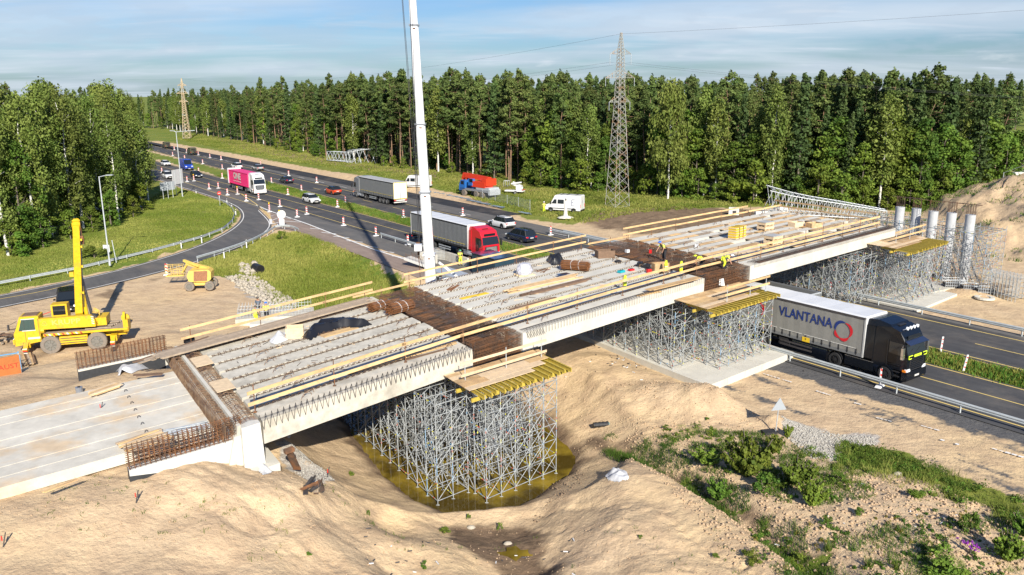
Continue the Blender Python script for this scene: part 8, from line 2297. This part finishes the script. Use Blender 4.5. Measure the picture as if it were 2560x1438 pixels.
# the wood on the left, closer to the camera
LW = [(-160,640),(-90,630),(-30,628),(20,632),(60,622),(105,612),(150,596),(190,582),(240,562),(285,548),(312,540),(338,522),(358,505),(345,472),(320,455)]
k = 0
for i,(x,y) in enumerate(LW):
 for row in range(3):
  g = G(x,y,.8);dv = np.array([g[0],g[1]]);dv /= np.linalg.norm(dv);q = g[:2] + dv * (row * 4.4 + rr.uniform(-.6,1.2)) + np.array([rr.uniform(-1.2,1.2),0])
  kd = 'nbirch' if (x > 120 and rr.random() < .8) or rr.random() < .4 else 'near'
  h = rr.uniform(15,19.5) if kd == 'nbirch' else rr.uniform(12.5,17.5)
  if x > 320: h = rr.uniform(12.5,15.5)
  pos = 'at the left picture edge' if x < 40 else 'behind the yellow crane' if x < 170 else 'behind the left street lamp' if x < 300 else 'at the left wood right end'
  lb = {'nbirch': ['pale birch with white trunk','tall loose crowned birch','drooping light green birch'],'near': ['dark tree leafy to the ground','broad mid green tree','tall dark leafed tree']}[kd]
  tree(kd,q[0],q[1],hz1(q[0],q[1]),h,uniq([a_ + b_ for a_ in ('','high ','low ') for b_ in lb],f"{pos}, {['front', 'second', 'third'][row]} row"),'trees of the wood on the left',rr)
 for _ in range(2):
  q = G(x,y + 3,.8)[:2] + np.array([rr.uniform(-2,2),rr.uniform(-.5,1.5)])
  tree('small',q[0],q[1],hz1(q[0],q[1]) - .2,rr.uniform(3,6.0),uniq(['light green','dark green','ragged','round','thin high','low wide','dense','loose leafed','bright','shaded'],f"young tree before the left wood {'at the left picture edge' if x < 40 else 'behind the yellow crane' if x < 170 else 'behind the left street lamp' if x < 300 else 'by the road sign backs'}"),'young trees before the left wood',rr)
for x,y in [(-250,560),(-150,540),(-60,520),(30,510),(110,500),(180,490),(250,478),(310,462),(-300,610),(-380,640),(-420,560)]:
 for _ in range(4):
  q = G(x,y,.8)[:2] + np.array([rr.uniform(-5,5),rr.uniform(-4,4)]);back.append((q[0],q[1],.5,rr.choice([9,10,11,12,13,14]),rr.uniform(.95,1.12)))
# the deep wood behind the rows: one mass, instanced
for _ in range(900):
 x = rr.uniform(-420,330);y = rr.uniform(190,560)
 zl,u = zlab(x,y)
 s0 = np.interp(x,fw[:,0][np.argsort(fw[:,0])],fw[:,1][np.argsort(fw[:,0])])
 if y > s0 + 28 and -200 < u < 2900: back.append((x,y,.4,rr.choice([0,1,2,3,4,5,6,7,8]),rr.uniform(.86,1.04)))
for _ in range(160):
 x = rr.uniform(-250,-70);y = rr.uniform(175,330)
 if zlab(x,y)[1] < 340: back.append((x,y,.4,rr.choice([0,1,2,9,10,13,14]),rr.uniform(.8,1.0)))
src = []
for me,_t in VAR['pine'] + VAR['spruce']: src.append((me,_t))
src += VAR['birch'] + VAR['alder']
def forest_mass(name,pts):
 me = bpy.data.meshes.new(name);me.from_pydata([(p[0],p[1],p[2]) for p in pts],[],[])
 a = me.attributes.new('which','INT','POINT');a.data.foreach_set('value',[p[3] for p in pts])
 b = me.attributes.new('size','FLOAT','POINT');b.data.foreach_set('value',[p[4] for p in pts])
 c = me.attributes.new('turn','FLOAT','POINT');c.data.foreach_set('value',[rr.random() * 6.28 for p in pts])
 col = bpy.data.collections.new('tree_sources')
 for i,(m1,m2) in enumerate(src):
  bm_v = [];j = bpy.data.meshes.new('wood_tree');
  n1,n2 = len(m1.vertices),len(m2.vertices)
  v1 = np.zeros(n1 * 3,np.float32);m1.vertices.foreach_get('co',v1);v2 = np.zeros(n2 * 3,np.float32);m2.vertices.foreach_get('co',v2)
  f = [tuple(p.vertices) for p in m1.polygons] + [tuple(q + n1 for q in p.vertices) for p in m2.polygons]
  j.from_pydata(np.concatenate([v1,v2]).reshape(-1,3).tolist(),[],f)
  j.materials.append(m1.materials[0]);j.materials.append(m2.materials[0]);j.polygons.foreach_set('material_index',[0] * len(m1.polygons) + [1] * len(m2.polygons))
  at = j.color_attributes.new('tint','FLOAT_COLOR','POINT');cc = np.ones((n1 + n2,4),np.float32);c1_ = np.zeros(n1 * 4,np.float32);m1.color_attributes['tint'].data.foreach_get('color',c1_);cc[:n1] = c1_.reshape(-1,4);at.data.foreach_set('color',cc.ravel())
  o = bpy.data.objects.new('wood_tree_%02d' % i,j);col.objects.link(o)
 o = bpy.data.objects.new(name,me);COL.objects.link(o);tag(o,kind='stuff')
 ng = bpy.data.node_groups.new('scatter','GeometryNodeTree');ng.interface.new_socket('Geometry',in_out='INPUT',socket_type='NodeSocketGeometry');ng.interface.new_socket('Geometry',in_out='OUTPUT',socket_type='NodeSocketGeometry')
 N = ng.nodes.new;gi,go = N('NodeGroupInput'),N('NodeGroupOutput');ip = N('GeometryNodeInstanceOnPoints');ci = N('GeometryNodeCollectionInfo');ci.inputs['Collection'].default_value = col;ci.inputs['Separate Children'].default_value = True;ci.inputs['Reset Children'].default_value = True
 def na(nm,ty): x = N('GeometryNodeInputNamedAttribute');x.data_type = ty;x.inputs['Name'].default_value = nm;return x.outputs['Attribute']
 m2p = N('GeometryNodeMeshToPoints');L = ng.links.new;L(gi.outputs[0],m2p.inputs['Mesh']);L(m2p.outputs[0],ip.inputs['Points']);L(ci.outputs[0],ip.inputs['Instance']);ip.inputs['Pick Instance'].default_value = True
 L(na('which','INT'),ip.inputs['Instance Index']);L(na('size','FLOAT'),ip.inputs['Scale'])
 cx_ = N('ShaderNodeCombineXYZ');L(na('turn','FLOAT'),cx_.inputs[2]);L(cx_.outputs[0],ip.inputs['Rotation']);L(ip.outputs[0],go.inputs[0])
 md = o.modifiers.new('scatter','NODES');md.node_group = ng
 return o
forest_mass('distant_forest',back)
# ---------------- grass: joined blades, laid where the ground carries grass
def grass_on(name,poly,dens,h,m,seed,width=.05,n=3,keep=None,spread=.12,tone=.5):
 rg = np.random.default_rng(seed);P_ = np.array(poly);x0,y0 = P_.min(0);x1,y1 = P_.max(0)
 N = int((x1 - x0) * (y1 - y0) * dens);X = rg.uniform(x0,x1,N);Y = rg.uniform(y0,y1,N)
 ok = sdist(X,Y,poly) < (fbm(X * .5,Y * .5,51,3) - .5) * 1.6
 if keep is not None: ok &= keep(X,Y)
 # only what can be seen at a useful size
 X,Y = X[ok],Y[ok];Z = hz(X,Y);N = len(X)
 if N == 0: return
 vs,cl = [],[]
 hh = h * (.5 + 1.0 * fbm(X * .35,Y * .35,91,3)) * rg.uniform(.6,1.3,N)
 tn = np.clip(.1 + 1.7 * (fbm(X * .16,Y * .16,93,5) - .36) + rg.uniform(-.2,.2,N),0,1)
 for k in range(n):
  a = rg.uniform(0,2 * math.pi,N);ox,oy = rg.normal(0,spread,N),rg.normal(0,spread,N);dx,dy = np.cos(a),np.sin(a);lean = rg.uniform(.15,.7,N) * hh
  la = rg.uniform(0,2 * math.pi,N);w_ = width * rg.uniform(.7,1.4,N)
  b0 = np.stack([X + ox - dx * w_,Y + oy - dy * w_,Z - .02],1);b1 = np.stack([X + ox + dx * w_,Y + oy + dy * w_,Z - .02],1);t = np.stack([X + ox + np.cos(la) * lean,Y + oy + np.sin(la) * lean,Z + hh * rg.uniform(.7,1.1,N)],1)
  vs.append(np.stack([b0,b1,t],1));cl.append(tn)
 V_ = np.concatenate(vs).reshape(-1,3);M = len(V_) // 3;F_ = np.arange(M * 3).reshape(-1,3)
 col = np.repeat(np.concatenate(cl),3)[:,None] * np.ones((1,3))
 return raw(name,V_,F_,m,kind='stuff',col=col)
inv = lambda X,Y: np.abs(X) < (.66 * Y + 3)
grass_on('basin_grass',basin_poly,26,.25,'grass_blades',1,.045,3,inv)
grass_on('lawn_grass',PX([(-40,742),(200,690),(380,645),(505,603),(575,565),(592,545),(590,523),(540,500),(470,482),(430,470),(380,500),(300,580),(100,640),(-40,640)]),16,.14,'grass_blades',2,.05,3,inv)
mp = [tuple(R(t,55.7)[:2]) for t in (5,60,120)] + [tuple(R(200,54.9)[:2]),tuple(R(200,60.6)[:2])] + [tuple(R(t,59.3)[:2]) for t in (120,60,5)]
grass_on('median_grass',mp,30,.24,'grass_blades',3,.05,3,lambda X,Y: inv(X,Y) & (sdist(X,Y,mp) < -.02))
grass_on('median_weeds',mp,7,.34,'leaves_bush',4,.06,5,lambda X,Y: inv(X,Y) & (sdist(X,Y,mp) < -.25),.25)
grass_on('meadow_grass',PX([(1100,478),(1330,540),(1480,560),(1600,540),(1800,525),(1900,522),(2340,530),(2340,500),(1900,505),(1560,478),(1400,470),(1250,448),(1100,430)]),6,.3,'grass_blades',5,.09,3,inv)
grass_on('roadside_grass',PX([(430,345),(600,385),(800,418),(1000,455),(1150,480),(1150,440),(950,405),(700,368),(500,335)]),2.2,.3,'grass_blades',6,.14,3,inv)
band_poly = PX([(2110,1105),(2250,1130),(2400,1190),(2560,1250),(2640,1285),(2640,1375),(2560,1320),(2420,1285),(2300,1240),(2200,1205),(2080,1180)])
grass_on('verge_grass',band_poly,70,.20,'grass_dark',7,.014,4,lambda X,Y: inv(X,Y) & (fbm(X * .8,Y * .8,71,4) > .50),.07)
grass_on('verge_grass',band_poly,26,.40,'grass_blades',17,.012,4,lambda X,Y: inv(X,Y) & (fbm(X * .8,Y * .8,77,4) > .50),.07)
dp = [(p[0] - .7,p[1] - .5) for p in ditch] + [(p[0] + .7,p[1] + .6) for p in ditch[::-1]]
grass_on('ditch_grass',dp,90,.26,'grass_dark',8,.014,4,lambda X,Y: inv(X,Y) & (fbm(X,Y,73,3) > .46),.1)
weedp = PX([(1640,1080),(1760,1070),(1900,1090),(2100,1150),(2180,1260),(2050,1300),(1900,1240),(1760,1180)])
grass_on('weeds',weedp,55,.22,'grass_dark',9,.016,4,lambda X,Y: inv(X,Y) & (fbm(X * .9,Y * .9,71,3) > .47),.1)
corner = PX([(1880,1330),(2050,1370),(2300,1330),(2560,1300),(2700,1320),(2700,1500),(1950,1500)])
grass_on('weeds',corner,40,.24,'grass_dark',10,.014,4,lambda X,Y: inv(X,Y) & (fbm(X * .7,Y * .7,75,3) > .50),.1)
grass_on('weeds',PX([(0,1270),(600,1250),(1000,1260),(1100,1320),(1700,1180),(2560,1240),(2560,1500),(0,1500)]),2.2,.10,'grass_dark',11,.012,7,lambda X,Y: inv(X,Y) & (fbm(X * .4,Y * .4,78,3) > .5),.07)
hillp = [tuple(q) for q in [BO + BU * u_ + BV * w_ for u_,w_ in ((88,-14),(140,-14),(140,30),(88,30))]]
grass_on('hill_weeds',hillp,1.5,.4,'grass_dark',12,.05,6,lambda X,Y: fbm(X * .35,Y * .35,79,3) > .56,.3)
def scrub(name,poly,N,m,seed,r0=.12,r1=.45,sz=.075,keep=None):
 rg = np.random.default_rng(seed);P_ = np.array(poly);X = rg.uniform(P_[:,0].min(),P_[:,0].max(),N * 5);Y = rg.uniform(P_[:,1].min(),P_[:,1].max(),N * 5);ok = inpoly(X,Y,poly) & (fbm(X * .8,Y * .8,71,4) > .47)
 X,Y = X[ok][:N],Y[ok][:N];n = len(X);r = r0 + (r1 - r0) * rg.random(n) ** 2.2;C = np.stack([X,Y,hz(X,Y) + r * .45],1)
 V_,F_,c = leaves(C,np.stack([r,r,r * rg.uniform(.5,1.1,n)],1),46,sz,seed);raw(name,V_,F_,m,kind='stuff',col=c)
scrub('scrub_weeds',band_poly,130,'leaves_alder',61);scrub('scrub_weeds',band_poly,70,'leaves_bush',62,.1,.35)
sp_ = PX([(1640,1070),(1760,1060),(1900,1100),(2100,1140),(2200,1260),(2050,1320),(1900,1250),(1760,1180)])
scrub('scrub_weeds',sp_,110,'leaves_alder',63);scrub('scrub_weeds',sp_,60,'leaves_bush',64,.1,.35)
sp_ = PX([(1850,1290),(2050,1340),(2300,1290),(2640,1270),(2700,1500),(1880,1500)])
scrub('scrub_weeds',sp_,120,'leaves_alder',65,.08,.35);scrub('scrub_weeds',sp_,60,'leaves_yellowish',66,.06,.2,.05)
# ---------------- plants one can point at
BV_ = [bush(700 + i,1.0,.8,'leaves_bush',12,90,.085) for i in range(4)] + [bush(720 + i,1.0,.8,'leaves_alder',12,90,.085) for i in range(2)]
def tall_shrub(seed,H=1.8,n=46,m='leaves_bush'):
 """leafy rods rising from one foot, leaves set along them"""
 rg = np.random.default_rng(seed);cs,rs,rods = [],[],[]
 for i in range(n):
  a = rg.random() * 6.28;t = rg.uniform(.15,.85);L = H * rg.uniform(.5,1.05);d = np.array([math.cos(a) * math.sin(t),math.sin(a) * math.sin(t),math.cos(t)]);rods.append((np.zeros(3),d * L,.012))
  for q in np.linspace(.3,1,6): p = d * L * q;p = p + np.array([0,0,-.12 * L * q * q]);cs.append(p);rs.append((.10,.10,.07))
 V_,F_,c = leaves(np.array(cs),np.array(rs),14,.095,seed)
 P0 = [r_[0] for r_ in rods];P1 = [r_[1] for r_ in rods];v,f = tubes(P0,P1,.012,3)
 return mesh_of('shrub_leaves',V_,F_,m,c),mesh_of('shrub_rods',v,f,'bark_grey')
SH = [tall_shrub(800 + i,1.0) for i in range(3)]
def plant(src_,px_,py_,h,wd,label,nm='shrub',cat='shrub',group='shrubs in the right foreground',z0=0.1):
 g = onG(px_,py_,z0);r = bpy.data.objects.new(nm,None);COL.objects.link(r);r.location = (g[0],g[1],g[2] - .03);r.rotation_euler = (0,0,rr.random() * 6.28);r.scale = (wd,wd,h);tag(r,label,cat,group)
 for n_,me in (('foliage',src_[0]),('stems',src_[1])): o = bpy.data.objects.new(n_,me);COL.objects.link(o);o.parent = r
 return r
plant(SH[0],1868,1190,2.3,2.1,'tallest leafy shrub left of the triangular sign, casting a long dark shadow')
plant(SH[1],1985,1210,1.5,1.7,'bright green shrub right of the tallest one')
plant(SH[2],2030,1265,1.5,1.1,'dark green upright shrub alone on the bare soil right of the ditch')
plant(SH[0],1935,1130,1.1,.9,'small dark shrub at the foot of the triangular sign')
plant(SH[1],1969,1095,.9,.45,'thin upright plant just right of the sign pole')
plant(SH[2],1800,1225,1.2,1.2,'low leafy shrub in the ditch below the tallest one')
plant(SH[1],1770,1160,1.0,1.3,'shrub in deep shadow at the left end of the green patch')
plant(BV_[0],1905,1230,1.0,1.3,'round bright bush between the two tall shrubs')
plant(BV_[1],2095,1205,.5,.7,'low bush on the soil left of the grass band')
plant(BV_[2],2065,1310,.45,.5,'yellow flowering low weed clump on bare soil',nm='weed_clump')
plant(BV_[3],2150,1290,.4,.5,'second yellow green weed clump right of the first')
plant(BV_[4],2240,1340,.9,.6,'pale green bush before the purple flowers') if False else None
plant(BV_[4],2425,1335,1.0,.75,'fluffy green bush above the purple flowers')
plant(BV_[5],2350,1425,.9,1.5,'dark wide bush at the bottom edge right')
plant(SH[0],2520,1400,1.3,1.1,'dark shrub in the lower right corner')
plant(SH[2],2560,1340,1.1,1.0,'leafy shrub cut by the right picture edge')
plant(BV_[0],1900,1355,.4,.7,'low creeping bush left of the ditch, upper')
plant(BV_[1],1880,1400,.4,.8,'low creeping bush left of the ditch, lower')
plant(BV_[2],1995,1420,.6,.9,'green bush in the ditch at the bottom edge')
plant(BV_[3],2290,1240,.5,.9,'dark bush hanging below the grass band')
plant(BV_[4],2150,1130,.4,.8,'dark green tuft at the left start of the grass band')
plant(BV_[0],1768,1050,.22,.25,'small round green plant on the sand mound, upper',z0=.5)
plant(BV_[1],1772,1085,.22,.25,'small round green plant on the sand mound, lower',z0=.4)
plant(BV_[2],1668,1075,.3,.5,'low plant at the foot of the sand mound')
plant(BV_[3],880,1190,.4,.3,'small bush on the bare slope left of the pond',group='small plants on the sand',z0=.2)
plant(BV_[4],920,1290,.35,.18,'thin dark plant on the bare slope below the pond left bank',group='small plants on the sand',z0=0)
plant(BV_[5],1112,1335,.4,.5,'green bush just below the pond edge, left',group='small plants on the sand',z0=-1)
plant(BV_[0],1172,1298,.35,.2,'small green tuft at the lower pond edge',group='small plants on the sand',z0=-1)
plant(BV_[1],1250,1325,.4,.25,'yellow green grass tuft in the wet run-off',group='small plants on the sand',z0=-1)
plant(BV_[2],1062,1420,.35,.3,'spiky green plant near the bottom edge left of the run-off',group='small plants on the sand',z0=0)
plant(BV_[3],775,1388,.2,.25,'flat green rosette on the sand near the bottom edge',group='small plants on the sand',z0=1)
plant(BV_[4],1600,1345,.2,.2,'tiny green tuft on the sand right of the run-off',group='small plants on the sand',z0=.2)
plant(BV_[5],1788,1395,.25,.3,'green grass tuft on the tyre tracks',group='small plants on the sand',z0=.2)
plant(BV_[0],236,645,1.5,2.4,'dark rounded grass mound bush on the left lawn',group=None,z0=.5)
plant(BV_[1],705,600,1.2,1.2,'brown green shrub on the upper basin edge',group=None,z0=-.1)
rg = np.random.default_rng(5);cs = np.array([[rg.normal(0,.16),rg.normal(0,.16),rg.uniform(.3,.65)] for _ in range(26)]);v_,f_,c_ = leaves(cs,np.full((26,3),.05),10,.05,3)
src_p = (mesh_of('flower_spikes',v_,f_,'flower_purple',c_),BV_[3][1])
plant(src_p,2425,1385,1.0,1.3,'clump of purple flower spikes in the lower right',nm='purple_flowers',cat='flowers',group=None,z0=.3)
for x,y,l in [(2070,1385,'reed like grass clump at the bottom edge, left one'),(2170,1420,'reed like grass clump at the bottom edge, middle one'),(2240,1425,'reed like grass clump at the bottom edge, right one')]:
 g = onG(x,y,.2);r = E('grass_clump',g,l,'grass clump','reed clumps at the bottom edge');rg = np.random.default_rng(x)
 a = rg.uniform(0,6.28,60);L = rg.uniform(.35,.75,60);b0 = np.stack([rg.normal(0,.06,60),rg.normal(0,.06,60),0 * a],1);t = b0 + np.stack([np.cos(a) * L * .45,np.sin(a) * L * .45,L],1);w_ = np.stack([-np.sin(a),np.cos(a),0 * a],1) * .014
 V_ = np.stack([b0 - w_,b0 + w_,t],1).reshape(-1,3);raw('blades',V_,np.arange(180).reshape(-1,3),'grass_dark',r,col=np.repeat(rg.random(60),3)[:,None] * np.ones((1,3)))
# ---------------- stones and clods
def stones(name,poly,N,r0,r1,m,seed,keep=None,sink=.3):
 rg = np.random.default_rng(seed);P_ = np.array(poly);X = rg.uniform(P_[:,0].min(),P_[:,0].max(),N * 4);Y = rg.uniform(P_[:,1].min(),P_[:,1].max(),N * 4);ok = inpoly(X,Y,poly)
 if keep is not None: ok &= keep(X,Y)
 X,Y = X[ok][:N],Y[ok][:N];Z = hz(X,Y);n = len(X)
 if not n: return
 base = np.array([(1,0,0),(.3,.95,0),(-.8,.6,0),(-.8,-.6,0),(.3,-.95,0),(.1,.05,.8),(0,0,-.6)]);fs = np.array([(0,1,5),(1,2,5),(2,3,5),(3,4,5),(4,0,5),(1,0,6),(2,1,6),(3,2,6),(4,3,6),(0,4,6)])
 r = (r0 + (r1 - r0) * rg.random(n) ** 3)[:,None,None];b = base[None] * (1 + rg.uniform(-.25,.25,(n,7,1))) * r;a = rg.uniform(0,6.28,n);ca,sa = np.cos(a)[:,None],np.sin(a)[:,None]
 V_ = np.stack([b[...,0] * ca - b[...,1] * sa + X[:,None],b[...,0] * sa + b[...,1] * ca + Y[:,None],b[...,2] + Z[:,None] + r[:,:,0] * sink],-1).reshape(-1,3)
 return raw(name,V_,(fs[None] + (np.arange(n) * 7)[:,None,None]).reshape(-1,3),m,kind='stuff')
stones('rubble',PX([(610,688),(560,690),(590,708),(640,742),(690,765),(745,768),(738,742),(690,712),(640,688)]),1700,.05,.30,'stone_white',1)
stones('rubble',PX([(598,660),(640,653),(657,672),(625,688),(600,678)]),220,.1,.4,'stone_white',2)
stones('gravel',PX([(1945,1045),(2000,1060),(2090,1085),(2180,1090),(2195,1110),(2110,1120),(2100,1155),(2030,1150),(1990,1120),(1960,1090)]),5200,.02,.075,'stone_grey',3)
stones('gravel',PX([(700,1105),(745,1105),(835,1165),(800,1200),(735,1185)],1.2),1200,.02,.06,'stone_grey',4)
mat('clod',(.42,.30,.19),.95,var=.25,scale=3);mat('wet_clod',(.20,.14,.09),.95,var=.2)
stones('soil_clods',PX([(1880,1240),(2100,1180),(2560,1280),(2700,1350),(2700,1500),(1950,1500),(1900,1330)]),5200,.015,.10,'clod',5)
stones('soil_clods',PX([(1560,1060),(1700,1050),(1850,1230),(2000,1438),(1850,1438),(1700,1260),(1540,1120)]),2600,.015,.09,'clod',6)
stones('soil_clods',PX([(0,1290),(600,1230),(1000,1290),(1400,1290),(1750,1300),(1900,1500),(0,1500)]),2600,.01,.05,'clod',7)
stones('soil_clods',PX([(1420,960),(1700,960),(1930,1060),(1850,1090),(1600,1070),(1440,1060)]),1500,.015,.07,'clod',8)
stones('soil_clods',PX([(1330,1150),(1450,1150),(1470,1200),(1400,1260),(1300,1300),(1130,1310),(1130,1290),(1290,1285),(1400,1220)],-1.2),260,.02,.09,'wet_clod',9)
for x,y,l in [(1270,1362,'white stone lying in the small puddle'),(2245,1188,'pale boulder below the grass band'),(1178,1322,'grey stone on the wet ground below the pond')]:
 g = onG(x,y,-.5);r = MB();rings = [[(.22 * q * math.cos(a) * (1 + .2 * math.sin(3 * a)),.16 * q * math.sin(a),z) for a in np.linspace(0,6.28,8,endpoint=False)] for q,z in ((.7,-.05),(1,.05),(.75,.13),(.3,.17))];r.loft(rings);o = r.build('stone','stone_white',smooth=True);o.location = g;tag(o,l,'stone','pale stones')
# loose bits: offcuts and wire on the deck, litter on the sand
sg = []
for _ in range(420):
 u = random.choice([random.uniform(.6,12.4),random.uniform(17,33.5),random.uniform(17,33.5),random.uniform(40,64)]);w_ = random.uniform(1.2,NG * GS - .6);L = random.uniform(.08,.7) ** 1.3;a = random.uniform(0,3.14)
 p = D(u,w_,.02);d = np.array([math.cos(a),math.sin(a),random.uniform(0,.08)]) * L;sg.append((p,p + d,random.choice([.012,.018,.03])))
tubes_obj('wood_offcuts',sg[:160],.02,'wood_pale',None,4);tubes_obj('wire_offcuts',sg[160:330],.015,'rust_dark',None,4);tubes_obj('dark_offcuts',sg[330:],.02,'steel_dark',None,4)
sg = []
for _ in range(150):
 x,y = random.choice([(random.gauss(1560,60),random.gauss(890,22)),(random.gauss(1700,110),random.gauss(930,16)),(random.uniform(900,1500),random.uniform(1300,1420)),(random.uniform(1950,2400),random.uniform(1200,1400))])
 p = onG(x,y,.1) if False else G(x,y,.15);p[2] = hz1(p[0],p[1]) + .03;a = random.uniform(0,3.14);sg.append((p,p + np.array([math.cos(a),math.sin(a),.02]) * random.uniform(.05,.25),random.choice([.02,.03,.045])))
tubes_obj('pale_litter',sg[:60],.03,'plastic_white',None,5);tubes_obj('dark_litter',sg[60:],.03,'steel_dark',None,5)
# drop the helper property used while building
for o in bpy.data.objects:
 if '_o' in o: del o['_o']
 if o.type == 'MESH' and len(o.data.color_attributes) and o.data.name.startswith('zz'): pass
